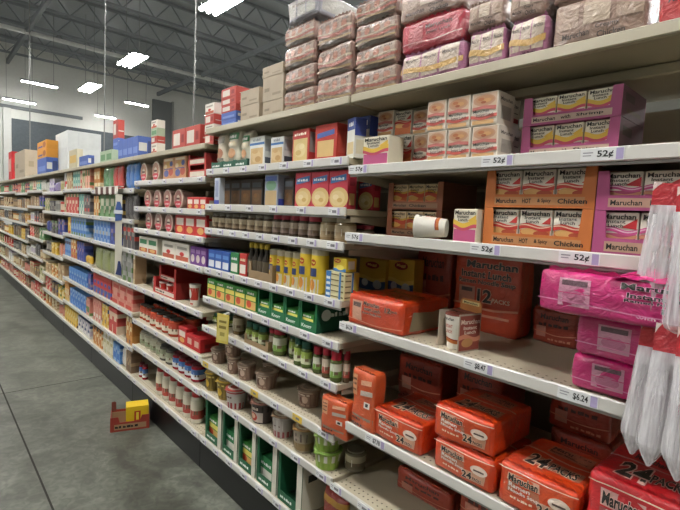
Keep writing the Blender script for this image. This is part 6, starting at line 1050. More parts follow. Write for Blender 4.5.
 ('gbox',(('#a88a68','#c8b894','#b8423a'),('#b09474','#a88a68','#c8b894'),('#b09474','#b8423a','#b8423a'),('#a88a68','#c8b894','#a88a68'),('#c8b894','#a88a68','#c8b894'),('#c8b894','#b8423a','#a88a68')),'food_carton','box','tan box','base of seventh bay','tan box row on base of seventh bay',2,-7.8438,0.1958,1.325,0.2171,0.14,0.09,0.1843,0,0),
 ('gbox',(('#c04a44','#3c4a6c','#d0b8a0'),('#c04a44','#b8403c','#d0b8a0'),('#b8403c','#c04a44','#d0b8a0'),('#b8403c','#d0b8a0','#b8403c'),('#c04a44','#b8403c','#b8403c'),('#c04a44','#d0b8a0','#b8403c')),'food_carton','box','red box','first shelf of eighth bay','red box row on first shelf of eighth bay',2,-9.8621,0.1958,1.325,1.7451,0.14,0.09,0.1713,0,0),
 ('gbox',(('#5a8a5c','#5a8a5c','#5a8a5c'),('#7a9c70','#5a8a5c','#5a8a5c'),('#5a8a5c','#d0cfb8','#5a8a5c'),('#5a8a5c','#d0cfb8','#5a8a5c'),('#7a9c70','#5a8a5c','#5a8a5c'),('#d0cfb8','#7a9c70','#5a8a5c')),'food_carton','box','green box','first shelf of eighth bay','green box row on first shelf of eighth bay',2,-9.4704,0.1958,1.325,1.7451,0.14,0.09,0.175,0,0),
 ('gbox',(('#c07c6c','#c07c6c','#b86a60'),('#b86a60','#c07c6c','#c07c6c'),('#c07c6c','#3c4a6c','#3c4a6c'),('#c07c6c','#c98c7c','#c07c6c'),('#b86a60','#b86a60','#3c4a6c'),('#b86a60','#3c4a6c','#b86a60')),'food_carton','box','pink patterned box','first shelf of eighth bay','pink patterned box row on first shelf of eighth bay',2,-9.0787,0.1958,1.325,1.7451,0.14,0.09,0.1603,0,0),
 ('gbox',(('#c8b894','#a88a68','#a88a68'),('#a88a68','#a88a68','#a88a68'),('#a88a68','#c8b894','#a88a68'),('#a88a68','#c8b894','#a88a68'),('#b09474','#b09474','#b09474'),('#b8423a','#c8b894','#a88a68')),'food_carton','box','tan box','second shelf of eighth bay','tan box row on second shelf of eighth bay',2,-9.8621,0.1958,1.325,1.4951,0.14,0.09,0.1446,0,0),
 ('gpouch',('#75604c','#806a54'),'food_pouch','bag','brown pouch','second shelf of eighth bay','brown pouch row on second shelf of eighth bay',2,-9.4704,0.1958,1.31,1.4951,0.14,0.05,0.1728,0,0),
 ('gbox',(('#c8b894','#a88a68','#a88a68'),('#a88a68','#a88a68','#a88a68'),('#a88a68','#c8b894','#a88a68'),('#a88a68','#c8b894','#a88a68'),('#b09474','#b09474','#b09474'),('#b8423a','#c8b894','#a88a68')),'food_carton','box','next tan box','second shelf of eighth bay','next tan box row on second shelf of eighth bay',2,-9.0787,0.1958,1.325,1.4951,0.14,0.09,0.1538,0,0),
 ('gpouch',('#9a9a94','#a8a8a2'),'food_pouch','bag','grey pouch','third shelf of eighth bay','grey pouch row on third shelf of eighth bay',2,-9.8621,0.1958,1.31,1.2551,0.14,0.05,0.1364,0,0),
 ('gbox',(('#75604c','#a08868','#3c4a6c'),('#3c4a6c','#806a54','#3c4a6c'),('#75604c','#806a54','#75604c'),('#75604c','#a08868','#75604c'),('#75604c','#75604c','#a08868'),('#806a54','#a08868','#a08868')),'food_carton','box','brown box','third shelf of eighth bay','brown box row on third shelf of eighth bay',2,-9.4704,0.1958,1.325,1.2551,0.14,0.09,0.1514,0,0),
 ('gbox',(('#c98f4c','#d8c8a0','#d8c8a0'),('#c9a84c','#b97a3c','#b97a3c'),('#c98f4c','#b97a3c','#c9a84c'),('#b97a3c','#d8c8a0','#b97a3c'),('#b97a3c','#c9a84c','#b97a3c'),('#c98f4c','#c9a84c','#d8c8a0')),'food_carton','box','orange box','third shelf of eighth bay','orange box row on third shelf of eighth bay',2,-9.0787,0.1958,1.325,1.2551,0.14,0.09,0.165,0,0),
 ('gbox',(('#5c7a44','#5c7a44','#a08868'),('#806a54','#806a54','#75604c'),('#a08868','#75604c','#806a54'),('#75604c','#a08868','#75604c'),('#75604c','#75604c','#75604c'),('#806a54','#806a54','#a08868')),'food_carton','box','brown box','fourth shelf of eighth bay','brown box row on fourth shelf of eighth bay',2,-9.8621,0.1958,1.325,0.9751,0.14,0.09,0.1998,0,0),
 ('gbox',(('#c9a034','#c9a034','#d0ac44'),('#d0ac44','#d8c890','#d0ac44'),('#d0ac44','#d0ac44','#c9a034'),('#c9a034','#d8c890','#c9a034'),('#c9a034','#d0ac44','#c9a034'),('#b8423a','#d0ac44','#d0ac44')),'food_carton','box','yellow box','fourth shelf of eighth bay','yellow box row on fourth shelf of eighth bay',2,-9.4704,0.1958,1.325,0.9751,0.14,0.09,0.1804,0,0),
 ('gbox',(('#4c484c','#5a5658','#8c8880'),('#4c484c','#5a5658','#4c484c'),('#4c484c','#8c8880','#4c484c'),('#4c484c','#8c8880','#4c484c'),('#4c484c','#4a3a34','#4c484c'),('#4c484c','#8c8880','#8c8880')),'food_carton','box','dark box','fourth shelf of eighth bay','dark box row on fourth shelf of eighth bay',2,-9.0787,0.1958,1.325,0.9751,0.14,0.09,0.1991,0,0),
 ('gpouch',('#4c484c','#5a5658'),'food_pouch','bag','dark pouch','fifth shelf of eighth bay','dark pouch row on fifth shelf of eighth bay',2,-9.8621,0.1958,1.31,0.7351,0.14,0.05,0.165,0,0),
 ('gbox',(('#b09474','#c8b894','#a88a68'),('#a88a68','#a88a68','#c8b894'),('#c8b894','#c8b894','#b09474'),('#a88a68','#c8b894','#a88a68'),('#5c7a44','#b09474','#c8b894'),('#c8b894','#a88a68','#a88a68')),'food_carton','box','tan box','fifth shelf of eighth bay','tan box row on fifth shelf of eighth bay',2,-9.4704,0.1958,1.325,0.7351,0.14,0.09,0.1466,0,0),
 ('gpouch',('#d0cfc8','#d8d6d0'),'food_pouch','bag','white pouch','fifth shelf of eighth bay','white pouch row on fifth shelf of eighth bay',2,-9.0787,0.1958,1.31,0.7351,0.14,0.05,0.1541,0,0),
 ('gbox',(('#a88a68','#a88a68','#d8d4c8'),('#b09474','#b09474','#b09474'),('#a88a68','#c8b894','#a88a68'),('#a88a68','#c8b894','#a88a68'),('#c8b894','#b09474','#a88a68'),('#c8b894','#a88a68','#d8d4c8')),'food_carton','box','tan box','sixth shelf of eighth bay','tan box row on sixth shelf of eighth bay',2,-9.8131,0.2937,1.325,0.4581,0.14,0.09,0.1619,0,0),
 ('gcan',('#c07c6c','#c98c7c','#8a8880'),'food_can','can','pink patterned can','sixth shelf of eighth bay','pink patterned can row on sixth shelf of eighth bay',2,-9.2256,0.2937,1.35,0.4581,0.14,0.14,0.14,0,0),
 ('gbox',(('#c9a84c','#c07c6c','#c98c7c'),('#b86a60','#b86a60','#c07c6c'),('#c07c6c','#c07c6c','#c07c6c'),('#c07c6c','#c98c7c','#c07c6c'),('#c07c6c','#c9a84c','#c98c7c'),('#c98c7c','#b86a60','#c9a84c')),'food_carton','box','pink patterned box','base of eighth bay','pink patterned box row on base of eighth bay',2,-9.8621,0.1958,1.325,0.2171,0.14,0.09,0.166,0,0),
 ('gbox',(('#b8403c','#d0b8a0','#b8403c'),('#b8403c','#c9a84c','#d0b8a0'),('#d0b8a0','#c04a44','#c04a44'),('#b8403c','#d0b8a0','#b8403c'),('#d0b8a0','#c9a84c','#b8403c'),('#d0b8a0','#d0b8a0','#b8403c')),'food_carton','box','red box','base of eighth bay','red box row on base of eighth bay',2,-9.4704,0.1958,1.325,0.2171,0.14,0.09,0.166,0,0),
 ('gbox',(('#75604c','#806a54','#806a54'),('#a08868','#b8423a','#75604c'),('#806a54','#a08868','#a08868'),('#75604c','#a08868','#75604c'),('#75604c','#806a54','#75604c'),('#a08868','#75604c','#806a54')),'food_carton','box','brown box','base of eighth bay','brown box row on base of eighth bay',2,-9.0787,0.1958,1.325,0.2171,0.14,0.09,0.166,0,0),
 ('gpouch',('#5a8a5c','#7a9c70'),'food_pouch','bag','green pouch','first shelf of tenth bay','green pouch row on first shelf of tenth bay',2,-12.2831,0.2937,1.31,1.7751,0.14,0.05,0.145,0,0),
 ('gcan',('#b8403c','#d0b8a0','#8a8880'),'food_can','can','red can','first shelf of tenth bay','red can row on first shelf of tenth bay',2,-11.6956,0.2937,1.35,1.7751,0.14,0.14,0.1375,0,0),
 ('gcan',('#75604c','#a08868','#8a8880'),'food_can','can','brown can','second shelf of tenth bay','brown can row on second shelf of tenth bay',2,-12.2831,0.2937,1.35,1.4951,0.14,0.14,0.14,0,0),
 ('gbox',(('#a88a68','#c8b894','#a88a68'),('#a88a68','#b09474','#c8b894'),('#5c7a44','#b09474','#c8b894'),('#a88a68','#c8b894','#a88a68'),('#b09474','#a88a68','#a88a68'),('#a88a68','#b09474','#b09474')),'food_carton','box','tan box','second shelf of tenth bay','tan box row on second shelf of tenth bay',2,-11.6956,0.2937,1.325,1.4951,0.14,0.09,0.1891,0,0),
 ('gbox',(('#a88a68','#b09474','#b09474'),('#a88a68','#c8b894','#a88a68'),('#a88a68','#b8423a','#a88a68'),('#a88a68','#c8b894','#a88a68'),('#c8b894','#a88a68','#a88a68'),('#b09474','#c8b894','#c8b894')),'food_carton','box','tan box','third shelf of tenth bay','tan box row on third shelf of tenth bay',2,-12.2831,0.2937,1.325,1.2551,0.14,0.09,0.1399,0,0),
 ('gpouch',('#4c484c','#5a5658'),'food_pouch','bag','dark pouch','third shelf of tenth bay','dark pouch row on third shelf of tenth bay',2,-11.6956,0.2937,1.31,1.2551,0.14,0.05,0.165,0,0),
 ('gpouch',('#75604c','#806a54'),'food_pouch','bag','brown pouch','fourth shelf of tenth bay','brown pouch row on fourth shelf of tenth bay',2,-12.2831,0.2937,1.31,0.9751,0.14,0.05,0.1617,0,0),
 ('gcan',('#b97a3c','#d8c8a0','#8a8880'),'food_can','can','orange can','fourth shelf of tenth bay','orange can row on fourth shelf of tenth bay',2,-11.6956,0.2937,1.35,0.9751,0.14,0.14,0.14,0,0),
 ('gbox',(('#a88a68','#b09474','#c8b894'),('#a88a68','#c8b894','#5c7a44'),('#a88a68','#a88a68','#a88a68'),('#a88a68','#c8b894','#a88a68'),('#a88a68','#5c7a44','#5c7a44'),('#a88a68','#c8b894','#a88a68')),'food_carton','box','tan box','fifth shelf of tenth bay','tan box row on fifth shelf of tenth bay',2,-12.2831,0.2937,1.325,0.7351,0.14,0.09,0.1635,0,0),
 ('gbox',(('#d0b8a0','#4a3a34','#d0b8a0'),('#4a3a34','#d0b8a0','#c04a44'),('#d0b8a0','#d0b8a0','#b8403c'),('#b8403c','#d0b8a0','#b8403c'),('#b8403c','#d0b8a0','#b8403c'),('#b8403c','#4a3a34','#b8403c')),'food_carton','box','red box','fifth shelf of tenth bay','red box row on fifth shelf of tenth bay',2,-11.6956,0.2937,1.325,0.7351,0.14,0.09,0.1629,0,0),
 ('gbox',(('#d0c8ac','#a8a070','#a8a070'),('#b8423a','#d0c8ac','#c4bb9c'),('#d0c8ac','#b8423a','#a8a070'),('#c4bb9c','#a8a070','#c4bb9c'),('#a8a070','#d0c8ac','#c4bb9c'),('#c4bb9c','#a8a070','#c4bb9c')),'food_carton','box','cream box','sixth shelf of tenth bay','cream box row on sixth shelf of tenth bay',2,-12.2831,0.2937,1.325,0.4581,0.14,0.09,0.1379,0,0),
 ('gpouch',('#a88a68','#b09474'),'food_pouch','bag','tan pouch','sixth shelf of tenth bay','tan pouch row on sixth shelf of tenth bay',2,-11.6956,0.2937,1.31,0.4581,0.14,0.05,0.1972,0,0),
 ('gcan',('#b8403c','#d0b8a0','#8a8880'),'food_can','can','red can','base of tenth bay','red can row on base of tenth bay',2,-12.2831,0.2937,1.35,0.2171,0.14,0.14,0.14,0,0),
 ('gbox',(('#b86a60','#c07c6c','#c98c7c'),('#b86a60','#c07c6c','#c98c7c'),('#c07c6c','#c98c7c','#c98c7c'),('#c07c6c','#c98c7c','#c07c6c'),('#c07c6c','#d8d4c8','#b86a60'),('#c07c6c','#b86a60','#c98c7c')),'food_carton','box','pink patterned box','base of tenth bay','pink patterned box row on base of tenth bay',2,-11.6956,0.2937,1.325,0.2171,0.14,0.09,0.1362,0,0),
 ('gbox',(('#b8403c','#d0b8a0','#b8403c'),('#b8403c','#d8d4c8','#c04a44'),('#d0b8a0','#d0b8a0','#b8403c'),('#b8403c','#d0b8a0','#b8403c'),('#d0b8a0','#d0b8a0','#d0b8a0'),('#b8403c','#b8403c','#b8403c')),'food_carton','box','red box','first shelf of eleventh bay','red box row on first shelf of eleventh bay',2,-13.5181,0.2937,1.325,1.7751,0.14,0.09,0.145,0,0),
 ('gpouch',('#a88a68','#b09474'),'food_pouch','bag','tan pouch','first shelf of eleventh bay','tan pouch row on first shelf of eleventh bay',2,-12.9306,0.2937,1.31,1.7751,0.14,0.05,0.145,0,0),
 ('gbox',(('#4a3a34','#4a3a34','#a88a68'),('#b09474','#4a3a34','#b09474'),('#a88a68','#a88a68','#b09474'),('#a88a68','#c8b894','#a88a68'),('#a88a68','#b09474','#b09474'),('#b09474','#a88a68','#4a3a34')),'food_carton','box','tan box','second shelf of eleventh bay','tan box row on second shelf of eleventh bay',2,-13.5181,0.2937,1.325,1.4951,0.14,0.09,0.1344,0,0),
 ('gbox',(('#a08868','#75604c','#806a54'),('#75604c','#75604c','#75604c'),('#5c7a44','#a08868','#75604c'),('#75604c','#a08868','#75604c'),('#a08868','#a08868','#806a54'),('#a08868','#5c7a44','#75604c')),'food_carton','box','brown box','second shelf of eleventh bay','brown box row on second shelf of eleventh bay',2,-12.9306,0.2937,1.325,1.4951,0.14,0.09,0.1786,0,0),
 ('gbox',(('#5a5658','#5a5658','#5a5658'),('#5c7a44','#5a5658','#5c7a44'),('#5c7a44','#4c484c','#8c8880'),('#4c484c','#8c8880','#4c484c'),('#8c8880','#4c484c','#4c484c'),('#4c484c','#4c484c','#8c8880')),'food_carton','box','dark box','third shelf of eleventh bay','dark box row on third shelf of eleventh bay',2,-13.5181,0.2937,1.325,1.2551,0.14,0.09,0.165,0,0),
 ('gbox',(('#806a54','#806a54','#75604c'),('#75604c','#806a54','#a08868'),('#a08868','#806a54','#75604c'),('#75604c','#a08868','#75604c'),('#75604c','#a08868','#75604c'),('#75604c','#3c4a6c','#75604c')),'food_carton','box','brown box','third shelf of eleventh bay','brown box row on third shelf of eleventh bay',2,-12.9306,0.2937,1.325,1.2551,0.14,0.09,0.165,0,0),
 ('gbox',(('#a08868','#75604c','#806a54'),('#75604c','#806a54','#806a54'),('#d8d4c8','#806a54','#75604c'),('#75604c','#a08868','#75604c'),('#806a54','#a08868','#806a54'),('#d8d4c8','#75604c','#a08868')),'food_carton','box','brown box','fourth shelf of eleventh bay','brown box row on fourth shelf of eleventh bay',2,-13.5181,0.2937,1.325,0.9751,0.14,0.09,0.1885,0,0),
 ('gbox',(('#b09474','#a88a68','#c8b894'),('#a88a68','#b09474','#3c4a6c'),('#a88a68','#3c4a6c','#b09474'),('#a88a68','#c8b894','#a88a68'),('#b09474','#a88a68','#c8b894'),('#b09474','#3c4a6c','#b09474')),'food_carton','box','tan box','fourth shelf of eleventh bay','tan box row on fourth shelf of eleventh bay',2,-12.9306,0.2937,1.325,0.9751,0.14,0.09,0.1839,0,0),
 ('gbox',(('#d0b8a0','#d0b8a0','#b8403c'),('#d0b8a0','#c04a44','#d0b8a0'),('#b8403c','#b8403c','#c9a84c'),('#b8403c','#d0b8a0','#b8403c'),('#c04a44','#b8403c','#c9a84c'),('#b8403c','#b8403c','#c04a44')),'food_carton','box','red box','fifth shelf of eleventh bay','red box row on fifth shelf of eleventh bay',2,-13.5181,0.2937,1.325,0.7351,0.14,0.09,0.165,0,0),
 ('gbox',(('#c8b894','#a88a68','#b09474'),('#a88a68','#5c7a44','#c8b894'),('#b09474','#c8b894','#c8b894'),('#a88a68','#c8b894','#a88a68'),('#a88a68','#a88a68','#b09474'),('#c8b894','#b09474','#a88a68')),'food_carton','box','tan box','fifth shelf of eleventh bay','tan box row on fifth shelf of eleventh bay',2,-12.9306,0.2937,1.325,0.7351,0.14,0.09,0.165,0,0),
 ('gpouch',('#d0cfc8','#d8d6d0'),'food_pouch','bag','white pouch','sixth shelf of eleventh bay','white pouch row on sixth shelf of eleventh bay',2,-13.5181,0.2937,1.31,0.4581,0.14,0.05,0.1896,0,0),
 ('gcan',('#a88a68','#c8b894','#8a8880'),'food_can','can','tan can','sixth shelf of eleventh bay','tan can row on sixth shelf of eleventh bay',2,-12.9306,0.2937,1.35,0.4581,0.14,0.14,0.14,0,0),
 ('gbox',(('#c98c7c','#b86a60','#c07c6c'),('#b86a60','#b86a60','#b86a60'),('#c07c6c','#c07c6c','#b86a60'),('#c07c6c','#c98c7c','#c07c6c'),('#b86a60','#c07c6c','#b86a60'),('#c07c6c','#c07c6c','#c07c6c')),'food_carton','box','pink patterned box','base of eleventh bay','pink patterned box row on base of eleventh bay',2,-13.5181,0.2937,1.325,0.2171,0.14,0.09,0.1528,0,0),
 ('gbox',(('#c8b894','#b09474','#c9a84c'),('#a88a68','#a88a68','#c9a84c'),('#b09474','#b09474','#b09474'),('#a88a68','#c8b894','#a88a68'),('#a88a68','#c8b894','#a88a68'),('#a88a68','#c9a84c','#a88a68')),'food_carton','box','tan box','base of eleventh bay','tan box row on base of eleventh bay',2,-12.9306,0.2937,1.325,0.2171,0.14,0.09,0.1624,0,0),
 ('gpouch',('#5a8a5c','#7a9c70'),'food_pouch','bag','green pouch','first shelf of ninth bay','green pouch row on first shelf of ninth bay',2,-11.0481,0.2937,1.31,1.7751,0.14,0.05,0.145,0,0),
 ('gbox',(('#c07c6c','#c98c7c','#c07c6c'),('#c07c6c','#c07c6c','#3c4a6c'),('#b86a60','#b86a60','#c07c6c'),('#c07c6c','#c98c7c','#c07c6c'),('#b86a60','#c07c6c','#c98c7c'),('#c07c6c','#c98c7c','#3c4a6c')),'food_carton','box','pink patterned box','first shelf of ninth bay','pink patterned box row on first shelf of ninth bay',2,-10.4606,0.2937,1.325,1.7751,0.14,0.09,0.145,0,0),
 ('gbox',(('#c8b894','#b09474','#c8b894'),('#c8b894','#4a3a34','#b09474'),('#c8b894','#b09474','#4a3a34'),('#a88a68','#c8b894','#a88a68'),('#a88a68','#c8b894','#a88a68'),('#a88a68','#4a3a34','#c8b894')),'food_carton','box','tan box','second shelf of ninth bay','tan box row on second shelf of ninth bay',2,-11.0481,0.2937,1.325,1.4951,0.14,0.09,0.1816,0,0),
 ('gcan',('#75604c','#a08868','#8a8880'),'food_can','can','brown can','second shelf of ninth bay','brown can row on second shelf of ninth bay',2,-10.4606,0.2937,1.35,1.4951,0.14,0.14,0.14,0,0),
 ('gbox',(('#806a54','#806a54','#a08868'),('#75604c','#a08868','#a08868'),('#806a54','#d8d4c8','#806a54'),('#75604c','#a08868','#75604c'),('#75604c','#806a54','#a08868'),('#75604c','#806a54','#75604c')),'food_carton','box','brown box','third shelf of ninth bay','brown box row on third shelf of ninth bay',2,-11.0481,0.2937,1.325,1.2551,0.14,0.09,0.165,0,0),
 ('gcan',('#b97a3c','#d8c8a0','#8a8880'),'food_can','can','orange can','third shelf of ninth bay','orange can row on third shelf of ninth bay',2,-10.4606,0.2937,1.35,1.2551,0.14,0.14,0.14,0,0),
 ('gbox',(('#c9a034','#c9a034','#d0ac44'),('#c9a034','#c9a034','#c9a034'),('#d0ac44','#d0ac44','#c9a034'),('#c9a034','#d8c890','#c9a034'),('#3c4a6c','#c9a034','#c9a034'),('#d8c890','#c9a034','#d8c890')),'food_carton','box','yellow box','fourth shelf of ninth bay','yellow box row on fourth shelf of ninth bay',2,-11.0481,0.2937,1.325,0.9751,0.14,0.09,0.1663,0,0),
 ('gpouch',('#75604c','#806a54'),'food_pouch','bag','brown pouch','fourth shelf of ninth bay','brown pouch row on fourth shelf of ninth bay',2,-10.4606,0.2937,1.31,0.9751,0.14,0.05,0.1986,0,0),
 ('gbox',(('#b8403c','#b8403c','#b8403c'),('#b8403c','#c04a44','#d0b8a0'),('#b8403c','#b8403c','#b8403c'),('#b8403c','#d0b8a0','#b8403c'),('#c04a44','#d0b8a0','#b8403c'),('#c04a44','#b8403c','#d0b8a0')),'food_carton','box','red box','fifth shelf of ninth bay','red box row on fifth shelf of ninth bay',2,-11.0481,0.2937,1.325,0.7351,0.14,0.09,0.165,0,0),
 ('gcan',('#4c484c','#8c8880','#8a8880'),'food_can','can','dark can','fifth shelf of ninth bay','dark can row on fifth shelf of ninth bay',2,-10.4606,0.2937,1.35,0.7351,0.14,0.14,0.14,0,0),
 ('gbox',(('#d8d6d0','#d8d6d0','#d0cfc8'),('#d8d6d0','#d8d6d0','#d8d4c8'),('#b0a8b4','#d0cfc8','#d0cfc8'),('#d0cfc8','#b0a8b4','#d0cfc8'),('#d8d4c8','#d0cfc8','#d0cfc8'),('#d0cfc8','#b0a8b4','#b0a8b4')),'food_carton','box','white box','sixth shelf of ninth bay','white box row on sixth shelf of ninth bay',2,-11.0481,0.2937,1.325,0.4581,0.14,0.09,0.1804,0,0),
 ('gcan',('#a88a68','#c8b894','#8a8880'),'food_can','can','tan can','sixth shelf of ninth bay','tan can row on sixth shelf of ninth bay',2,-10.4606,0.2937,1.35,0.4581,0.14,0.14,0.14,0,0),
 ('gpouch',('#c07c6c','#b86a60'),'food_pouch','bag','pink patterned pouch','base of ninth bay','pink patterned pouch row on base of ninth bay',2,-11.0481,0.2937,1.31,0.2171,0.14,0.05,0.166,0,0),
 ('gcan',('#b8403c','#d0b8a0','#8a8880'),'food_can','can','red can','base of ninth bay','red can row on base of ninth bay',2,-10.4606,0.2937,1.35,0.2171,0.14,0.14,0.14,0,0),
]
for kind, style, name, cat, desc, where, group, n, x, dx, y, z, w, d, h, rot, tilt in GOODS:
    for i in range(n):
        lab = f'{desc}, {where}' if n == 1 else f'{desc}, {ORD[i]} from left, {where}'
        place(kind, style, name, cat, lab, group, x + i * dx, y, z, w, d, h, rot, tilt)

# ---- price tags in the rails
def tag_set(key, col, text, end):
    tw = .1 if text else .07
    body = box_me('tag_card', tw, .0012, .031, M(col, 'card'), 0)
    pr = [('r', .82, .06, .98, .94, end), ('r', .06, .62, .3, .72, '#8a8a90'), ('r', .06, .4, .26, .48, '#8a8a90')]
    if text: pr.append(('t', text, .58, .5, .36, .6, '#16161c'))
    else: pr += [('r', .36, .3, .74, .66, '#77767c')]
    return body, print_me('price_print', pr, flat(tw, .031, -.0006), 'card', .0003)
TAGS = {}
def price_tag(x, zl, label, group, text=None, col='#d9dadb', end='#a79bc2'):
    k = (text, col)
    if k not in TAGS: TAGS[k] = tag_set(k, col, text, end)
    r = root('price_tag'); r.location = (x, FX - .0012, zl - .0335)
    link('tag_card', TAGS[k][0], r); link('price_print', TAGS[k][1], r)
    tag(r, label, 'price tag', group)
for x, lev, text, lab in [(-0.425, 0, '52¢', 'price tag reading 52 cents under the pink shrimp trays'), (-0.707, 0, '52¢', 'white price tag under the white soup cartons'), (-1.288, 0, '57¢', 'white price tag at the left end of the upper ramen shelf'), (-0.457, 1, '52¢', 'price tag reading 52 cents above the bright pink cases'), (-0.724, 1, '52¢', 'white price tag under the left edge of the orange trays'), (-1.29, 1, '57¢', 'white price tag at the left end of the second ramen shelf'), (-1.297, 2, '$6.24', 'white price tag below the orange case lying flat'), (-0.717, 2, '$8.47', 'price tag on the rail right of the paper soup cup'), (-0.429, 2, '$6.24', 'price tag reading 6.24 below the stacked pink cases'), (-1.119, 3, '$7.78', 'price tag on the rail below the leftmost orange pack'), (-1.319, 4, None, 'white price tag at the left end of the bare shelf'), (-1.156, 4, None, 'white price tag second from left on the bare shelf rail')]:
    price_tag(x, LEVELS[0][2][lev], lab, 'price tags of the ramen bay', text)
def tag_row(b, lev, n, skip=(), x0=.07, yellow=()):
    bn, _, lv = LEVELS[b]; xl = bay_x(b) - PITCH
    for i in range(n):
        if i in skip: continue
        x = xl + x0 + (PITCH - 2 * x0) * i / max(1, n - 1)
        nm = 'base shelf' if lev == len(lv) - 1 else ORD[lev] + ' shelf'
        ye = i in yellow
        price_tag(x, lv[lev], f"{'yellow sale' if ye else 'white'} price tag, {ORD[i]} from left on rail of {nm}, {bn}", f'price tags of the {bn}', None, '#d8b84a' if ye else '#d9dadb', '#d8b84a' if ye else '#a79bc2')
for lev, n in enumerate((7, 6, 9, 9, 8, 8, 7, 7, 8)):
    tag_row(1, lev, n, yellow=(0, 3, 5) if lev == 6 else ())
for lev, n in enumerate((5, 5, 6, 7, 7, 6, 6, 6)): tag_row(2, lev, n)
for lev, n in enumerate((4, 5, 5, 5, 5, 5, 5)): tag_row(3, lev, n)
for lev, n in enumerate((4, 4, 4, 4, 4, 4, 4)): tag_row(4, lev, n)

# ---- yellow flag sign clipped to the rail
r = root('shelf_flag'); r.location = (-2.225, 1.20, .888); r.rotation_euler = (.06, .06, .5)
link('card', box_me('card', .075, .003, .165, M('#d2c05c', 'card'), .0008), r)
link('front_print', print_me('front_print', [('r', .1, .1, .9, .9, '#d9ca78'), ('r', .2, .7, .8, .78, '#8c7d3a'), ('r', .2, .5, .8, .6, '#8c7d3a'), ('r', .3, .25, .7, .38, '#a8984c')], flat(.075, .165, -.0015)), r)
link('clip', box_me('clip', .02, .05, .012, M('#c9c7c1', 'plastic'), .001, .15, .025), r)
tag(r, 'yellow sale flag sticking out from the jar bay shelf rail', 'sign')

# ---- red display tray and yellow carton on the floor
t = place('tray', 'redfloor', 'cardboard_tray', 'tray', 'red and kraft cardboard tray lying on the concrete floor', None, -3.405, 1.112, .0005, .257, .15, .105, 1.25)
link('corner_flap', panel_me('corner_flap', [(-.125, .1), (-.095, .1), (-.095, .165), (-.105, .172), (-.125, .168)], .06, .003, M('#6e3a30', 'card')), t)
link('kraft_liner', box_me('kraft_liner', .245, .003, .085, M('#9a8466', 'card'), 0, .004, .066), t)
place('carton', 'floorcarton', 'bouillon_carton', 'box', 'yellow carton with red emblem inside the floor tray', None, -3.395, 1.158, .005, .15, .11, .158, 1.28, .0)

# ---- sleeves of clear plastic cutlery hung at the right
red_h = M('#b01e2a', 'film')
def sleeve(name, wt, wb, hgt, hh, label, group, loc, rot, pointed, rnd):
    r = root(name); r.location = loc; r.rotation_euler = rot
    nv, n = 26, 40
    def half(v): # half width, half thickness at v measured from the bottom
        k = min(1, v / (.2 if pointed else .1)); k = k if pointed else math.sqrt(k * (2 - k))
        wd = (wb + (wt - wb) * v) / 2 * ((.12 if pointed else .6) + (.88 if pointed else .4) * k)
        return wd, .02 * (.2 + .8 * k) * (1 - .8 * max(0, v - .65) / .35)
    bm = bmesh.new(); g = []
    for j in range(nv + 1):
        v = j / nv; a, b = half(v); row = []
        for i in range(n):
            q = 2 * PI * i / n; rip = 1 + .16 * noise.noise(Vector((math.cos(q) * 5, math.sin(q) * 5 + rnd * 3, v * 1.2))) + .07 * noise.noise(Vector((q * 6, rnd, v * 5)))
            row.append(bm.verts.new((a * math.cos(q) * rip, b * math.sin(q) * rip, v * hgt - hgt - hh)))
        g.append(row)
    for j in range(nv):
        for i in range(n):
            bm.faces.new((g[j][i], g[j][(i + 1) % n], g[j + 1][(i + 1) % n], g[j + 1][i]))
    bm.faces.new(g[0][::-1])
    me = bpy.data.meshes.new('sleeve_film'); bm.to_mesh(me); bm.free(); me.materials.append(CLEAR)
    link('sleeve_film', me, r)
    bm = bmesh.new(); rd = random.Random(rnd)
    for k in range(6):
        fx = (k - 2.5) / 3.6; yo = (rd.random() - .5) * .8
        for j in range(8):
            v0, v1 = .12 + .8 * j / 8, .12 + .8 * (j + 1) / 8
            a0, b0 = half(v0); a1, b1 = half(v1)
            bar(bm, (fx * a0, yo * b0, v0 * hgt - hgt - hh), (fx * a1, yo * b1, v1 * hgt - hgt - hh), .0055)
    me = bpy.data.meshes.new('cutlery'); bm.to_mesh(me); bm.free(); me.materials.append(M('#dcd9dc', 'plastic'))
    link('cutlery', me, r)
    link('header_card', panel_me('header_card', [(-wt * .5, -hh), (wt * .5, -hh), (wt * .5, 0), (wt * .1, -.004), (-wt * .5, 0)], -.0015, .003, red_h), r)
    link('header_print', print_me('header_print', [('p', [(0, .62), (.1, .8), (.26, 1), (0, 1)], '#d8c2be')], lambda u, v, e: ((u - .5) * wt, -.0015 - e, -hh + v * hh), 'film', .0006), r)
    tag(r, label, 'plastic cutlery', group)
    return r
G = 'sleeves of clear cutlery on the hanging strip'
sleeve('cutlery_sleeve', .07, .098, .255, .05, 'clear cutlery sleeve with red header, upper bunch, nearest the pink trays', G, (-.262, 1.205, 1.712), (0, .02, .1), False, 1)
sleeve('cutlery_sleeve', .1, .11, .255, .052, 'clear cutlery sleeve with red header, upper bunch, second from the left', G, (-.195, 1.165, 1.700), (0, -.02, -.05), False, 2)
sleeve('cutlery_sleeve', .09, .1, .25, .05, 'clear cutlery sleeve with red header, upper bunch, third from the left', G, (-.105, 1.19, 1.705), (0, -.04, 0), False, 3)
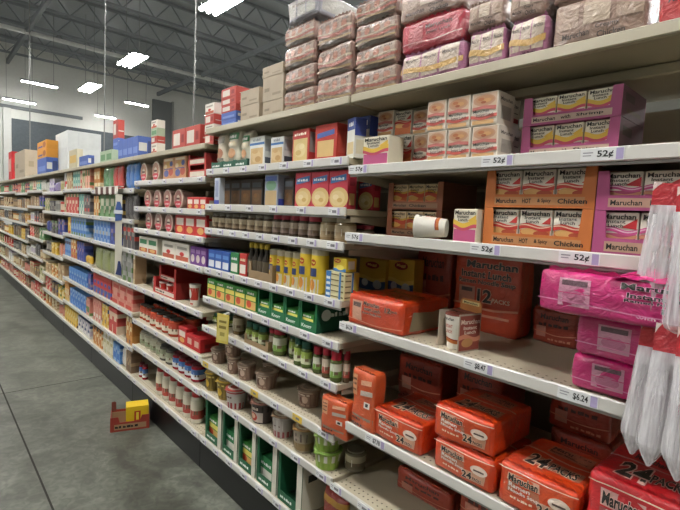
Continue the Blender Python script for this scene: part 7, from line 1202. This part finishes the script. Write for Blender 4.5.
for k, (x, y, z, ry, rz) in enumerate(((-.272, 1.21, 1.405, .05, .3), (-.235, 1.165, 1.41, .03, .2), (-.19, 1.13, 1.415, -.01, .1), (-.142, 1.18, 1.41, -.06, 0), (-.10, 1.20, 1.41, -.1, -.2))):
    sleeve('cutlery_sleeve', .042, .062, .255, .06, f'tapered clear cutlery sleeve with folded red header, lower bunch, {ORD[k]} from the left', G, (x, y, z), (0, ry, rz), True, 5 + k)
r = root('clip_strip'); r.location = (-.15, 1.226, 1.25)
link('strip', box_me('strip', .03, .002, .57, M('#cfcfcf', 'plastic'), 0), r)
for k in range(2): link('hook', box_me('hook', .008, .06, .006, M('#cfcfcf', 'plastic'), 0, .15 + .29 * k, -.028), r)
tag(r, 'pale hanging strip clipped to the ramen bay shelf', 'hanging strip')

# ---- striped awning and blue strip at the cake mix bay
r = root('shelf_awning'); r.location = (-4.385, 1.205, 1.765)
for k in range(8):
    link('awning_scallop', panel_me('awning_scallop', [(-.04, 0), (-.04, -.05), (-.028, -.062), (0, -.068), (.028, -.062), (.04, -.05), (.04, 0)], -.002, .003, M('#d8d4cc' if k % 2 else '#5c3a34', 'card')), r, (-.29 + .082 * k, 0, 0))
link('awning_top', box_me('awning_top', .66, .044, .004, M('#d4d0c8', 'card'), 0, .0, .02), r)
tag(r, 'striped scalloped awning along the cake mix bay rail', 'awning')
r = root('hanging_strip'); r.location = (-4.03, 1.205, 1.02); r.rotation_euler = (0, 0, .9)
link('strip', box_me('strip', .055, .004, .68, M('#c9c6b8', 'plastic'), .0005), r)
link('upper_card', panel_me('upper_card', [(-.026, .46), (.026, .47), (.03, .56), (.012, .62), (-.012, .62), (-.026, .55)], -.006, .003, M('#3f5a94', 'card')), r)
link('upper_band', box_me('upper_band', .07, .004, .03, M('#c9ced6', 'card'), 0, .52, -.009), r)
link('lower_card', panel_me('lower_card', [(-.02, .02), (.026, .01), (.028, .07), (.016, .13), (.0, .13), (-.008, .07)], -.006, .003, M('#34406c', 'card')), r)
tag(r, 'pale strip with blue cards hanging down the cake mix bay', 'hanging strip')
